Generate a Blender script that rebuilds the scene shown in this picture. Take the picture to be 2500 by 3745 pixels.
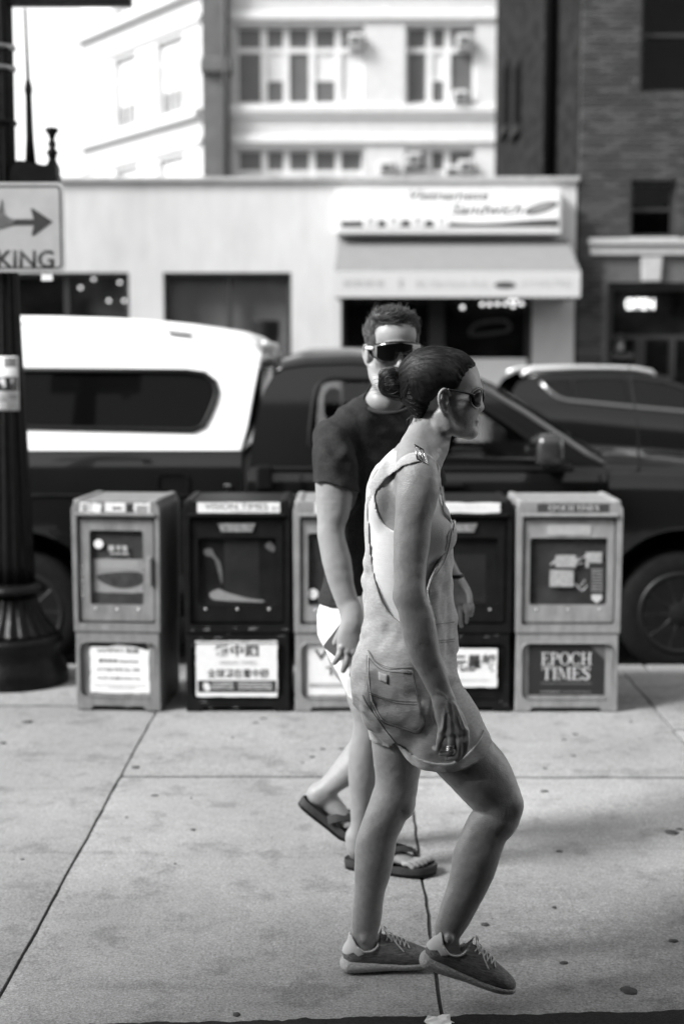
import bpy, bmesh, math, random
import numpy as np
from mathutils import Vector, Matrix, noise
from mathutils.geometry import tessellate_polygon
from mathutils.bvhtree import BVHTree

random.seed(7)
rng = np.random.default_rng(7)
for o in list(bpy.data.objects):
    bpy.data.objects.remove(o)
SC = bpy.context.scene
COL = SC.collection
R = math.radians

# ---------------------------------------------------------------- camera
FOC = 5201.0            # focal length in pixels of the 2500 x 3745 photograph (50 mm)
PITCH, YAW, CAMZ = R(6.097), R(0.275), 1.64
cam_data = bpy.data.cameras.new('camera')
cam = bpy.data.objects.new('camera', cam_data)
COL.objects.link(cam)
cam.location = (0, 0, CAMZ)
cam.rotation_euler = (math.pi / 2 - PITCH, 0, YAW)
cam_data.sensor_fit = 'VERTICAL'
cam_data.sensor_height = 36
cam_data.sensor_width = 24
cam_data.lens = 50
cam_data.clip_end = 3000
cam_data.dof.use_dof = True
cam_data.dof.focus_distance = 3.5
cam_data.dof.aperture_fstop = 2.1
SC.camera = cam

# ---------------------------------------------------------------- light
SUN_DIR = Vector((-0.70, -0.34, 0.63)).normalized()     # towards the sun
world = bpy.data.worlds.new('World')
SC.world = world
world.use_nodes = True
wn = world.node_tree
wn.nodes.clear()
sky = wn.nodes.new('ShaderNodeTexSky')
sky.sky_type = 'NISHITA'
sky.sun_disc = False
sky.sun_elevation = math.asin(SUN_DIR.z)
sky.sun_rotation = math.atan2(SUN_DIR.x, SUN_DIR.y)
sky.air_density = 1.5
sky.dust_density = 1.2
bw = wn.nodes.new('ShaderNodeRGBToBW')                   # black and white film
bg = wn.nodes.new('ShaderNodeBackground')
bg.inputs['Strength'].default_value = 0.15
wo = wn.nodes.new('ShaderNodeOutputWorld')
wn.links.new(sky.outputs[0], bw.inputs[0])
wn.links.new(bw.outputs[0], bg.inputs['Color'])
wn.links.new(bg.outputs[0], wo.inputs['Surface'])
sun_data = bpy.data.lights.new('sun', 'SUN')
sun_data.energy = 3.1
sun_data.angle = R(17)
sun_data.color = (1, 1, 1)
sun = bpy.data.objects.new('sun', sun_data)
COL.objects.link(sun)
sun.rotation_euler = SUN_DIR.to_track_quat('Z', 'Y').to_euler()
sun.location = (-6, 3, 9)

SC.view_settings.view_transform = 'Standard'
SC.view_settings.look = 'None'
SC.view_settings.gamma = 1
SC.view_settings.use_curve_mapping = False
SC.view_settings.exposure = 1.2

# ---------------------------------------------------------------- helpers
def ray(u, v):
    a = (u - 1250) / FOC; b = (v - 1872.5) / FOC
    s, c, sp, cp = math.sin(PITCH), math.cos(PITCH), math.sin(YAW), math.cos(YAW)
    return (-sp * c + a * cp + b * sp * s, cp * c + a * sp - b * cp * s, -s - b * c)

def P(u, v, Y):
    """world point seen at photo pixel (u, v) that lies at distance Y across the street"""
    d = ray(u, v); t = Y / d[1]
    return Vector((d[0] * t, Y, CAMZ + d[2] * t))

def G(u, v, z=0.0):
    d = ray(u, v); t = (z - CAMZ) / d[2]
    return Vector((d[0] * t, d[1] * t, z))

K = 2500 / 1568
def D(x, y, Y):
    """(x, z) of a point read off the 1568-wide picture at distance Y"""
    p = P(x * K, y * K, Y)
    return (p.x, p.z)

MATS = {}
def mat(name, base, rough=0.6, metal=0.0, var=0.12, scale=18.0, bump=0.0, bscale=90.0, spec=None,
        coat=0.0, stretch=(1, 1, 1), detail=5.0, emit=0.0, sss=0.0, alpha=1.0, trans=0.0, rvar=0.0, blotch=0.0):
    if name in MATS:
        return MATS[name]
    if spec is None:
        spec = 0.5 if rough < 0.5 else (0.3 if rough < 0.7 else 0.12)
    m = bpy.data.materials.new(name)
    m.use_nodes = True
    nt = m.node_tree
    N, L = nt.nodes, nt.links
    b = N['Principled BSDF']
    b.inputs['Base Color'].default_value = (base, base, base, 1)
    b.inputs['Roughness'].default_value = rough
    b.inputs['Metallic'].default_value = metal
    b.inputs['Specular IOR Level'].default_value = spec
    b.inputs['Coat Weight'].default_value = coat
    b.inputs['Coat Roughness'].default_value = 0.04
    if trans:
        b.inputs['Transmission Weight'].default_value = trans
    if sss:
        b.inputs['Subsurface Weight'].default_value = sss
        b.inputs['Subsurface Radius'].default_value = (0.012, 0.012, 0.012)
        b.inputs['Subsurface Scale'].default_value = 1.0
    if emit:
        b.inputs['Emission Color'].default_value = (1, 1, 1, 1)
        b.inputs['Emission Strength'].default_value = emit
    tc = N.new('ShaderNodeTexCoord')
    mp = N.new('ShaderNodeMapping')
    mp.inputs['Scale'].default_value = stretch
    L.new(tc.outputs['Object'], mp.inputs['Vector'])
    if var > 0 or rvar > 0:
        n1 = N.new('ShaderNodeTexNoise')
        n1.inputs['Scale'].default_value = scale
        n1.inputs['Detail'].default_value = detail
        n1.inputs['Roughness'].default_value = 0.62
        L.new(mp.outputs[0], n1.inputs['Vector'])
        mr = N.new('ShaderNodeMapRange')
        mr.inputs['From Min'].default_value = 0.3
        mr.inputs['From Max'].default_value = 0.7
        mr.inputs['To Min'].default_value = base * (1 - var)
        mr.inputs['To Max'].default_value = min(0.95, base * (1 + var))
        L.new(n1.outputs['Fac'], mr.inputs['Value'])
        out = mr.outputs[0]
        if blotch > 0:
            n3 = N.new('ShaderNodeTexNoise')
            n3.inputs['Scale'].default_value = scale * 0.12
            n3.inputs['Detail'].default_value = 3
            L.new(mp.outputs[0], n3.inputs['Vector'])
            m3 = N.new('ShaderNodeMapRange')
            m3.inputs['From Min'].default_value = 0.3
            m3.inputs['From Max'].default_value = 0.7
            m3.inputs['To Min'].default_value = 1 - blotch
            m3.inputs['To Max'].default_value = 1.0
            L.new(n3.outputs['Fac'], m3.inputs['Value'])
            mm = N.new('ShaderNodeMath'); mm.operation = 'MULTIPLY'
            L.new(out, mm.inputs[0]); L.new(m3.outputs[0], mm.inputs[1])
            out = mm.outputs[0]
        L.new(out, b.inputs['Base Color'])
        if rvar > 0:
            mq = N.new('ShaderNodeMapRange')
            mq.inputs['From Min'].default_value = 0.3
            mq.inputs['From Max'].default_value = 0.7
            mq.inputs['To Min'].default_value = max(0.02, rough - rvar)
            mq.inputs['To Max'].default_value = min(1, rough + rvar)
            L.new(n1.outputs['Fac'], mq.inputs['Value'])
            L.new(mq.outputs[0], b.inputs['Roughness'])
    if bump > 0:
        n2 = N.new('ShaderNodeTexNoise')
        n2.inputs['Scale'].default_value = bscale
        n2.inputs['Detail'].default_value = 6
        L.new(mp.outputs[0], n2.inputs['Vector'])
        bp = N.new('ShaderNodeBump')
        bp.inputs['Strength'].default_value = min(1, bump)
        bp.inputs['Distance'].default_value = 0.01
        L.new(n2.outputs['Fac'], bp.inputs['Height'])
        L.new(bp.outputs[0], b.inputs['Normal'])
    MATS[name] = m
    return m

def glass_mat(name, tint=0.6, rough=0.02, ior=1.55):
    """window glass: mostly mirror-like at grazing angles, see-through otherwise"""
    if name in MATS:
        return MATS[name]
    m = bpy.data.materials.new(name)
    m.use_nodes = True
    nt = m.node_tree
    nt.nodes.clear()
    o = nt.nodes.new('ShaderNodeOutputMaterial')
    mx = nt.nodes.new('ShaderNodeMixShader')
    fr = nt.nodes.new('ShaderNodeFresnel'); fr.inputs['IOR'].default_value = ior
    tr = nt.nodes.new('ShaderNodeBsdfTransparent'); tr.inputs['Color'].default_value = (tint, tint, tint, 1)
    gl = nt.nodes.new('ShaderNodeBsdfGlossy'); gl.inputs['Roughness'].default_value = rough
    ge = nt.nodes.new('ShaderNodeNewGeometry')
    sb_ = nt.nodes.new('ShaderNodeMath'); sb_.operation = 'SUBTRACT'; sb_.inputs[0].default_value = 1.0
    mu_ = nt.nodes.new('ShaderNodeMath'); mu_.operation = 'MULTIPLY'
    nt.links.new(ge.outputs['Backfacing'], sb_.inputs[1])
    nt.links.new(fr.outputs[0], mu_.inputs[0]); nt.links.new(sb_.outputs[0], mu_.inputs[1])
    nt.links.new(mu_.outputs[0], mx.inputs[0])
    nt.links.new(tr.outputs[0], mx.inputs[1])
    nt.links.new(gl.outputs[0], mx.inputs[2])
    nt.links.new(mx.outputs[0], o.inputs['Surface'])
    MATS[name] = m
    return m

def link(name, me, m, parent=None, smooth=False):
    if m is not None and not me.materials:
        me.materials.append(m)
    if smooth:
        me.polygons.foreach_set('use_smooth', [True] * len(me.polygons))
    o = bpy.data.objects.new(name, me)
    COL.objects.link(o)
    if parent is not None:
        o.parent = parent
    return o

def empty(name, loc=(0, 0, 0), rz=0.0):
    o = bpy.data.objects.new(name, None)
    COL.objects.link(o)
    o.location = loc
    o.rotation_euler = (0, 0, rz)
    o.empty_display_size = 0.1
    return o

def tag(o, label=None, cat=None, group=None, kind=None):
    if label: o['label'] = label
    if cat: o['category'] = cat
    if group: o['group'] = group
    if kind: o['kind'] = kind
    return o

def root(name, loc, label, cat, group=None, rz=0.0):
    return tag(empty(name, loc, rz), label, cat, group)

class MB:
    """collects simple shapes and links them as one mesh"""
    def __init__(self):
        self.v = []; self.f = []
    def _add(self, vs, fs):
        n = len(self.v)
        self.v += [tuple(x) for x in vs]
        self.f += [tuple(i + n for i in f) for f in fs]
        return self
    def box(self, x0, x1, y0, y1, z0, z1, M=None):
        vs = [Vector((x, y, z)) for z in (z0, z1) for y in (y0, y1) for x in (x0, x1)]
        if M is not None:
            vs = [M @ q for q in vs]
        return self._add(vs, [(0, 2, 3, 1), (4, 5, 7, 6), (0, 1, 5, 4), (2, 6, 7, 3), (0, 4, 6, 2), (1, 3, 7, 5)])
    def plate(self, outer, holes=(), y=0.0, th=0.02, shear=None):
        """flat panel in the xz plane facing -y, with openings"""
        polys = [[Vector((p[0], p[1], 0)) for p in outer]] + [[Vector((p[0], p[1], 0)) for p in h] for h in holes]
        tris = tessellate_polygon(polys)
        flat = [p for q in polys for p in q]
        n = len(flat)
        yy = (lambda p: y + (shear(p.x, p.y) if shear else 0.0))
        vs = [(p.x, yy(p), p.y) for p in flat] + [(p.x, yy(p) + th, p.y) for p in flat]
        fs = []
        for t in tris:
            a, b, c = t
            pa, pb, pc = flat[a], flat[b], flat[c]
            if (pb.x - pa.x) * (pc.y - pa.y) - (pb.y - pa.y) * (pc.x - pa.x) < 0:
                a, b, c = a, c, b
            fs.append((a, b, c)); fs.append((a + n, c + n, b + n))
        s = 0
        for q in polys:
            L = len(q)
            for i in range(L):
                j = (i + 1) % L
                fs.append((s + i, s + i + n, s + j + n, s + j))
            s += L
        return self._add(vs, fs)
    def tube(self, pts, r, seg=8, closed=False, caps=True, flat=None):
        pts = [Vector(p) for p in pts]
        n = len(pts)
        rs = r if isinstance(r, (list, tuple)) else [r] * n
        rings = []
        prev = None
        for i in range(n):
            if closed:
                t = pts[(i + 1) % n] - pts[i - 1]
            else:
                t = pts[min(i + 1, n - 1)] - pts[max(i - 1, 0)]
            t.normalize()
            if prev is None:
                a = Vector((0, 0, 1)) if abs(t.z) < 0.9 else Vector((1, 0, 0))
                prev = t.cross(a).normalized()
            nrm = (prev - t * prev.dot(t))
            if nrm.length < 1e-6:
                nrm = t.orthogonal()
            nrm.normalize(); prev = nrm
            bn = t.cross(nrm)
            rings.append([pts[i] + rs[i] * (math.cos(2 * math.pi * k / seg) * nrm + math.sin(2 * math.pi * k / seg) * bn) for k in range(seg)])
        vs = [p for ring in rings for p in ring]
        fs = []
        m = n if closed else n - 1
        for i in range(m):
            for k in range(seg):
                a = i * seg + k; b = i * seg + (k + 1) % seg
                c = ((i + 1) % n) * seg + (k + 1) % seg; d = ((i + 1) % n) * seg + k
                fs.append((a, b, c, d))
        if caps and not closed:
            fs.append(tuple(range(seg - 1, -1, -1)))
            fs.append(tuple((n - 1) * seg + k for k in range(seg)))
        return self._add(vs, fs)
    def lathe(self, prof, c=(0, 0, 0), seg=32, flutes=0, depth=0.0, fr=(None, None), axis='z'):
        """profile [(r, z)] turned about a vertical axis; optional flutes"""
        vs = []
        for (r, z) in prof:
            for k in range(seg):
                a = 2 * math.pi * k / seg
                q = r
                if flutes and (fr[0] is None or fr[0] <= z <= fr[1]):
                    q = r * (1 - depth * (0.5 + 0.5 * math.cos(a * flutes)))
                if axis == 'z':
                    vs.append((c[0] + q * math.cos(a), c[1] + q * math.sin(a), c[2] + z))
                elif axis == 'y':
                    vs.append((c[0] + q * math.cos(a), c[1] + z, c[2] - q * math.sin(a)))
                else:
                    vs.append((c[0] + z, c[1] + q * math.cos(a), c[2] + q * math.sin(a)))
        fs = []
        for i in range(len(prof) - 1):
            for k in range(seg):
                fs.append((i * seg + k, i * seg + (k + 1) % seg, (i + 1) * seg + (k + 1) % seg, (i + 1) * seg + k))
        fs.append(tuple(range(seg - 1, -1, -1)))
        fs.append(tuple((len(prof) - 1) * seg + k for k in range(seg)))
        return self._add(vs, fs)
    def grid(self, pts):
        """pts[i][j] -> quad sheet"""
        n, m = len(pts), len(pts[0])
        return self._add([p for row in pts for p in row],
                         [(i * m + j, i * m + j + 1, (i + 1) * m + j + 1, (i + 1) * m + j) for i in range(n - 1) for j in range(m - 1)])
    def mesh(self, name='m'):
        me = bpy.data.meshes.new(name)
        me.from_pydata(self.v, [], self.f)
        me.validate()
        me.update()
        return me
    def build(self, name, m, parent=None, smooth=False, bevel=0.0, seg=2, sharp=None):
        o = link(name, self.mesh(name), m, parent, smooth)
        if sharp is not None:
            o.data.set_sharp_from_angle(angle=R(sharp))
        if bevel:
            b = o.modifiers.new('bevel', 'BEVEL')
            b.width = bevel; b.segments = seg; b.limit_method = 'ANGLE'; b.angle_limit = R(35)
            b.harden_normals = False
        return o

def rrect(x0, x1, z0, z1, r, n=5):
    """rounded rectangle outline"""
    out = []
    for cx, cz, a0 in ((x1 - r, z1 - r, 0), (x0 + r, z1 - r, 90), (x0 + r, z0 + r, 180), (x1 - r, z0 + r, 270)):
        for k in range(n + 1):
            a = R(a0 + 90 * k / n)
            out.append((cx + r * math.cos(a), cz + r * math.sin(a)))
    return out

def rect(x0, x1, z0, z1):
    return [(x0, z0), (x1, z0), (x1, z1), (x0, z1)]

def smooth_poly(pts, n=6, closed=True):
    """Catmull-Rom through 2D/3D points"""
    pts = [Vector(p) for p in pts]
    L = len(pts)
    out = []
    rngi = range(L) if closed else range(L - 1)
    for i in rngi:
        if closed:
            p0, p1, p2, p3 = pts[i - 1], pts[i], pts[(i + 1) % L], pts[(i + 2) % L]
        else:
            p0, p1, p2, p3 = pts[max(i - 1, 0)], pts[i], pts[i + 1], pts[min(i + 2, L - 1)]
        for k in range(n):
            t = k / n
            out.append(0.5 * ((2 * p1) + (p2 - p0) * t + (2 * p0 - 5 * p1 + 4 * p2 - p3) * t * t + (3 * p1 - p0 - 3 * p2 + p3) * t ** 3))
    if not closed:
        out.append(pts[-1])
    return out

def text(name, s, m, size, x, y, z, parent=None, width=None, th=0.001, align='CENTER', tilt=0.0, shear=0.0, bold=0.0, rx=math.pi / 2, squash=1.0):
    """lettering that faces -y; (x, z) is the middle of the line; size is the letter height"""
    cu = bpy.data.curves.new(name, 'FONT')
    cu.body = s
    cu.size = 1.0
    cu.extrude = 0.0
    cu.offset = bold
    cu.shear = shear
    cu.align_x = 'LEFT'
    t = bpy.data.objects.new('tmp_text', cu)
    COL.objects.link(t)
    me = bpy.data.meshes.new_from_object(t)
    bpy.data.objects.remove(t)
    bpy.data.curves.remove(cu)
    n = len(me.vertices)
    co = np.zeros(n * 3, np.float32)
    me.vertices.foreach_get('co', co)
    co = co.reshape(-1, 3)
    if n:
        lo, hi = co.min(0), co.max(0)
        sc = size / max(1e-6, hi[1] - lo[1])
        sx = sc * squash if width is None else width / max(1e-6, hi[0] - lo[0])
        co[:, 0] = (co[:, 0] - (lo[0] + hi[0]) / 2) * sx
        co[:, 1] = (co[:, 1] - (lo[1] + hi[1]) / 2) * sc
        me.vertices.foreach_set('co', co.ravel())
    o = link(name, me, m, parent)
    o.location = (x, y, z)
    o.rotation_euler = (rx, tilt, 0)
    if th:
        so = o.modifiers.new('solid', 'SOLIDIFY')
        so.thickness = th; so.offset = 1
    return o
# ================================================================ setting
KERB = 7.6
FAR_KERB = 16.3
FRONT = 18.0            # building line on the far side
STREET_Z = -0.16

def concrete(name, base):
    """broom-finished paving: fine aggregate speckle, soft dirt, scuffs"""
    m = mat(name, base, 0.92, var=0.0)
    nt = m.node_tree; N, L = nt.nodes, nt.links
    tc = [n for n in N if n.type == 'TEX_COORD'][0]
    def nz(scale, detail, lo, hi, fmin=0.3, fmax=0.7, st=(1, 1, 1), rough=0.6):
        mp = N.new('ShaderNodeMapping'); mp.inputs['Scale'].default_value = st
        L.new(tc.outputs['Object'], mp.inputs['Vector'])
        t = N.new('ShaderNodeTexNoise'); t.inputs['Scale'].default_value = scale; t.inputs['Detail'].default_value = detail; t.inputs['Roughness'].default_value = rough
        L.new(mp.outputs[0], t.inputs['Vector'])
        r = N.new('ShaderNodeMapRange'); r.inputs['From Min'].default_value = fmin; r.inputs['From Max'].default_value = fmax
        r.inputs['To Min'].default_value = lo; r.inputs['To Max'].default_value = hi
        L.new(t.outputs['Fac'], r.inputs['Value'])
        return r.outputs[0], t
    outs = [nz(150, 2, 0.66, 1.34)[0], nz(70, 2, 0.85, 1.12)[0], nz(22, 6, 0.90, 1.06)[0], nz(1.1, 4, 0.74, 1.08)[0], nz(5.5, 5, 0.76, 1.0, 0.34, 0.47)[0], nz(3.0, 4, 0.82, 1.0, 0.30, 0.42, (0.35, 2.2, 1))[0], nz(48, 2, 0.55, 1.0, 0.24, 0.31)[0]]
    cur = outs[0]
    for o in outs[1:]:
        mu = N.new('ShaderNodeMath'); mu.operation = 'MULTIPLY'
        L.new(cur, mu.inputs[0]); L.new(o, mu.inputs[1]); cur = mu.outputs[0]
    mu = N.new('ShaderNodeMath'); mu.operation = 'MULTIPLY'; mu.inputs[1].default_value = base
    L.new(cur, mu.inputs[0])
    L.new(mu.outputs[0], N['Principled BSDF'].inputs['Base Color'])
    _, t = nz(300, 4, 0, 1)
    bp = N.new('ShaderNodeBump'); bp.inputs['Strength'].default_value = 0.6; bp.inputs['Distance'].default_value = 0.004
    L.new(t.outputs['Fac'], bp.inputs['Height']); L.new(bp.outputs[0], N['Principled BSDF'].inputs['Normal'])
    return m
M_conc = [concrete('concrete_%d' % i, b) for i, b in enumerate((0.31, 0.335, 0.28))]
M_joint = mat('joint_dirt', 0.07, 0.95, var=0.3, scale=60)
M_asph = mat('asphalt', 0.025, 0.9, var=0.3, scale=120, bump=0.6, bscale=220)
M_kerb = mat('kerb_granite', 0.30, 0.8, var=0.3, scale=80, bump=0.4, bscale=160)
M_gum = mat('old_gum', 0.07, 0.8, var=0.3, scale=60)
M_ground = mat('earth', 0.08, 0.95, var=0.3, scale=3)

tag(MB().box(-600, 600, -300, 900, STREET_Z - 0.5, STREET_Z - 0.02).build('ground', M_ground), kind='structure')
tag(MB().box(-60, 60, KERB + 0.15, FAR_KERB - 0.15, STREET_Z - 0.018, STREET_Z).build('road', M_asph), kind='structure')

# near pavement: dirt bed with separate concrete slabs, open joints between them
pav = tag(MB().box(-9, 9, 3.2, KERB, STREET_Z, -0.012).build('pavement', M_joint), kind='structure')
SLABS = []
def slab(x0, x1, y0, y1, mi, parent=pav, dz=0.0, name='slab'):
    j = 0.0055
    SLABS.append((x0, x1, y0, y1, dz))
    nx, ny = max(2, int((x1 - x0) / 0.06)), max(2, int((y1 - y0) / 0.06))
    nx, ny = min(nx, 26), min(ny, 30)
    x0 += j; x1 -= j; y0 += j * 1.9; y1 -= j * 1.9
    def pt(i, k):
        x = x0 + (x1 - x0) * i / nx; y = y0 + (y1 - y0) * k / ny
        e = min(i, nx - i, k, ny - k)
        q = noise.noise((x * 9, y * 9, 1.7)) * 0.006
        if i in (0, nx): x += q
        if k in (0, ny): y += q
        z = dz + noise.noise((x * 0.9, y * 0.9, 3.1)) * 0.003 - (0.004 if e == 0 else 0)
        return (x, y, z)
    mb = MB()
    mb.grid([[pt(i, k) for k in range(ny + 1)] for i in range(nx + 1)])
    edge = [(i, 0) for i in range(nx)] + [(nx, k) for k in range(ny)] + [(i, ny) for i in range(nx, 0, -1)] + [(0, k) for k in range(ny, 0, -1)]
    top = [pt(*e) for e in edge]
    n = len(top)
    mb._add(top + [(p[0], p[1], -0.0115) for p in top], [(i, i + n, (i + 1) % n + n, (i + 1) % n) for i in range(n)])
    return mb.build(name, M_conc[mi], parent, smooth=True, sharp=40)
XJ = [-4.55, -3.34, -2.12, -0.904, 0.236, 1.448, 2.66, 3.88]
for c in range(len(XJ) - 1):
    x0, x1 = XJ[c], XJ[c + 1]
    if x1 <= -0.9:
        ys = [3.28, 6.65, 7.42]
    elif x0 >= 1.44:
        ys = [3.28, 5.5, 6.22, 7.42]
    else:
        ys = [3.28, 5.49, 7.42]
    for r in range(len(ys) - 1):
        slab(x0, x1, ys[r], ys[r + 1], (c + 2 * r) % 3 if x1 > -0.9 else 2, dz=0.0022 * r + 0.0006 * (c % 2))
# kerb stones
xk = -6.0
while xk < 6:
    w = 1.9
    MB().box(xk + 0.004, xk + w - 0.004, 7.425, 7.6, STREET_Z - 0.017, -0.003).build('kerb_stone', M_kerb, pav, bevel=0.012)
    xk += w

# dark broken edge in front of the slabs (asphalt patch at the foot of the near building)
mb = MB()
rows = []
for j in range(12):
    row = []
    for i in range(700):
        x = -3 + 6 * i / 699
        y = 2.3 + 1.1 * j / 11
        if j == 11:
            y = 3.405 + 0.055 * x + 0.010 * noise.noise((x * 5, 0.2, 5)) + 0.007 * noise.noise((x * 22, 0.2, 5)) + 0.004 * noise.noise((x * 70, 0.2, 5))
        z = 0.009 + 0.003 * noise.noise((x * 14, y * 14, 2)) + 0.002 * noise.noise((x * 40, y * 40, 2)) + (-0.006 if j == 11 else 0)
        row.append((x, y, z))
    rows.append(row)
mb.grid(rows)
tag(mb.build('asphalt_strip', M_asph, smooth=True), kind='structure')

def ground_z(x, y):
    for (a, b, c, d, dz) in SLABS:
        if a <= x <= b and c <= y <= d:
            return dz + noise.noise((x * 0.9, y * 0.9, 3.1)) * 0.003
    return 0.0
# old gum and oil spots pressed into the concrete (thin discs of their own)
def spot(u, v, w, h):
    c = G(u, v)
    rx = w / 2 / FOC * c.y
    a0 = random.random() * 6
    ring = []
    ry = rx * random.uniform(0.75, 1.2)
    zz = ground_z(c.x, c.y) + 0.0022
    for k in range(14):
        a = 2 * math.pi * k / 14
        q = 1 + 0.10 * math.sin(2 * a + a0) + 0.07 * math.sin(5 * a + 2 * a0)
        ring.append((c.x + rx * q * math.cos(a), c.y + ry * q * math.sin(a), zz))
    mb = MB()
    mb._add([(c.x, c.y, zz + 0.0004)] + ring + [(x, y, z - 0.004) for x, y, z in ring],
            [(0, 1 + k, 1 + (k + 1) % 14) for k in range(14)] + [(1 + k, 15 + k, 15 + (k + 1) % 14, 1 + (k + 1) % 14) for k in range(14)])
    mb.build('gum_spot', M_gum, pav, smooth=True)
for s in ((963, 2629, 28, 9), (935, 2645, 24, 8), (1180, 2743, 22, 9), (1246, 2742, 20, 7), (1140, 2772, 22, 9), (1106, 2793, 12, 6),
          (496, 2809, 30, 10), (566, 2910, 26, 12), (706, 3036, 18, 6), (11, 2719, 30, 11), (82, 3144, 16, 8), (100, 2642, 44, 18), (463, 2990, 12, 5),
          (2101, 2687, 20, 9), (2060, 2706, 20, 7), (2096, 2765, 18, 5), (1990, 2812, 18, 7), (1988, 2895, 30, 12), (2454, 3046, 54, 26), (2482, 3034, 24, 8),
          (2044, 3114, 24, 9), (2025, 3318, 18, 8), (2460, 3440, 34, 22), (2298, 3622, 62, 30), (1772, 3380, 34, 16), (2060, 3520, 34, 22), (1583, 3149, 12, 7),
          (850, 2700, 14, 5), (1320, 2680, 10, 4), (700, 2920, 10, 5), (640, 3160, 10, 5), (865, 3712, 30, 20), (2305, 2640, 14, 6), (1850, 2960, 12, 5)):
    spot(*s)
# scrap of white paper lying on the dark strip
c = G(1604, 3752, 0.012)
mb = MB()
mb.grid([[(c.x - 0.032 + 0.016 * i + 0.006 * math.sin(k * 2 + i), c.y - 0.02 + 0.012 * k + 0.004 * math.sin(i * 3), 0.018 + 0.022 * abs(noise.noise((i * 0.9, k * 0.9, 4)))) for k in range(5)] for i in range(5)])
lp = mb.build('paper_scrap', mat('paper', 0.75, 0.8, var=0.05), None)
s_ = lp.modifiers.new('s', 'SOLIDIFY'); s_.thickness = 0.001
tag(lp, 'torn scrap of white paper on the dark asphalt edge of the pavement', 'litter')

# far pavement with its kerb
tag(MB().box(-40, 40, FAR_KERB, 62, STREET_Z - 0.017, 0.0).build('far_pavement', M_conc[0]), kind='structure')

# ---------------------------------------------------------------- white one-storey shop building
M_stucco = mat('white_stucco', 0.54, 0.9, var=0.08, scale=5, bump=0.25, bscale=60, blotch=0.16, stretch=(1, 1, 0.35))
M_coping = mat('coping_metal', 0.35, 0.6, var=0.2, scale=10)
M_frame = mat('dark_frame', 0.03, 0.5, var=0.1)
M_inside = mat('interior_dark', 0.025, 0.9, var=0.5, scale=3)
M_curtain = mat('interior_blind', 0.42, 0.9, var=0.25, scale=2.2, stretch=(1, 1, 0.5), detail=1)
M_glass = glass_mat('window_glass', 0.75)
M_white = mat('white_plastic', 0.78, 0.45, var=0.03)
M_black = mat('black_print', 0.02, 0.6, var=0.1)
M_bulb = mat('lit_bulb', 0.8, 0.5, var=0, emit=1.6)

Y = FRONT
xl = -22.0
xr, zt = D(1322, 420, Y)
zt = D(700, 418, Y)[1]
shop = root('shop_building', (0, Y, 0), 'white rendered one-storey shop building with wide dark windows and an awning', 'building')
def loc(o):
    return o
def wx(x): return D(x, 700, FRONT)[0]
def wz(y): return D(800, y, FRONT)[1]
sill = 0.75
w1 = (wx(-330), wx(297), sill, wz(625))
w2 = (wx(375), wx(668), sill, wz(625))
door = (wx(782), wx(1222), 0.02, wz(655))
w0 = (wx(-1100), wx(-520), sill, wz(625))
holes = [rect(*w0), rect(*w1), rect(*w2), rect(*door)]
def pm(o):          # re-parent a world-space mesh under the shop root
    o.parent = shop
    o.matrix_parent_inverse = Matrix.Translation((0, -FRONT, 0))
    return o
pm(MB().plate(rect(xl, xr, 0, zt), holes, Y, 0.3).build('wall', M_stucco))
pm(MB().box(xl, xr, Y + 0.302, 30, 0, zt - 0.25).build('building_body', M_inside))
pm(MB().box(xl, xr + 0.03, Y - 0.06, Y + 0.36, zt + 0.002, zt + 0.06).build('coping', M_coping, bevel=0.01))
def shop_window(x0, x1, z0, z1, mulls, back):
    f = pm(MB().plate(rect(x0 + 0.003, x1 - 0.003, z0 + 0.003, z1 - 0.003), [rect(a, b, z0 + 0.06, z1 - 0.06) for a, b in zip([x0 + 0.06] + [m + 0.03 for m in mulls], [m - 0.03 for m in mulls] + [x1 - 0.06])], Y + 0.10, 0.07).build('window_frame', M_frame))
    for a, b in zip([x0 + 0.06] + [m + 0.03 for m in mulls], [m - 0.03 for m in mulls] + [x1 - 0.06]):
        g = MB().box(a, b, Y + 0.13, Y + 0.136, z0 + 0.06, z1 - 0.06).build('window_pane', M_glass, f)
    pm(MB().box(x0 + 0.01, x1 - 0.01, Y + 0.27, Y + 0.298, z0 + 0.01, z1 - 0.01).build('blind', back))
    return f
shop_window(*w2, [wx(525)], M_curtain)
shop_window(*w1, [wx(150), wx(-90)], mat('interior_room', 0.09, 0.8, var=0.9, scale=1.6, detail=2))
shop_window(*w0, [wx(-800)], M_inside)
# hanging lamps seen in the left window
for (x, y, r) in ((275, 648, 5), (185, 660, 5), (250, 690, 4), (265, 735, 4), (215, 640, 4), (285, 690, 4)):
    px, pz = D(x, y, Y + 0.22)
    pm(MB().lathe([(0.001, -0.02), (0.02, -0.008), (0.022, 0.008), (0.001, 0.02)], (px, Y + 0.22, pz), 10).build('hanging_lamp', M_bulb, smooth=True))
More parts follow.
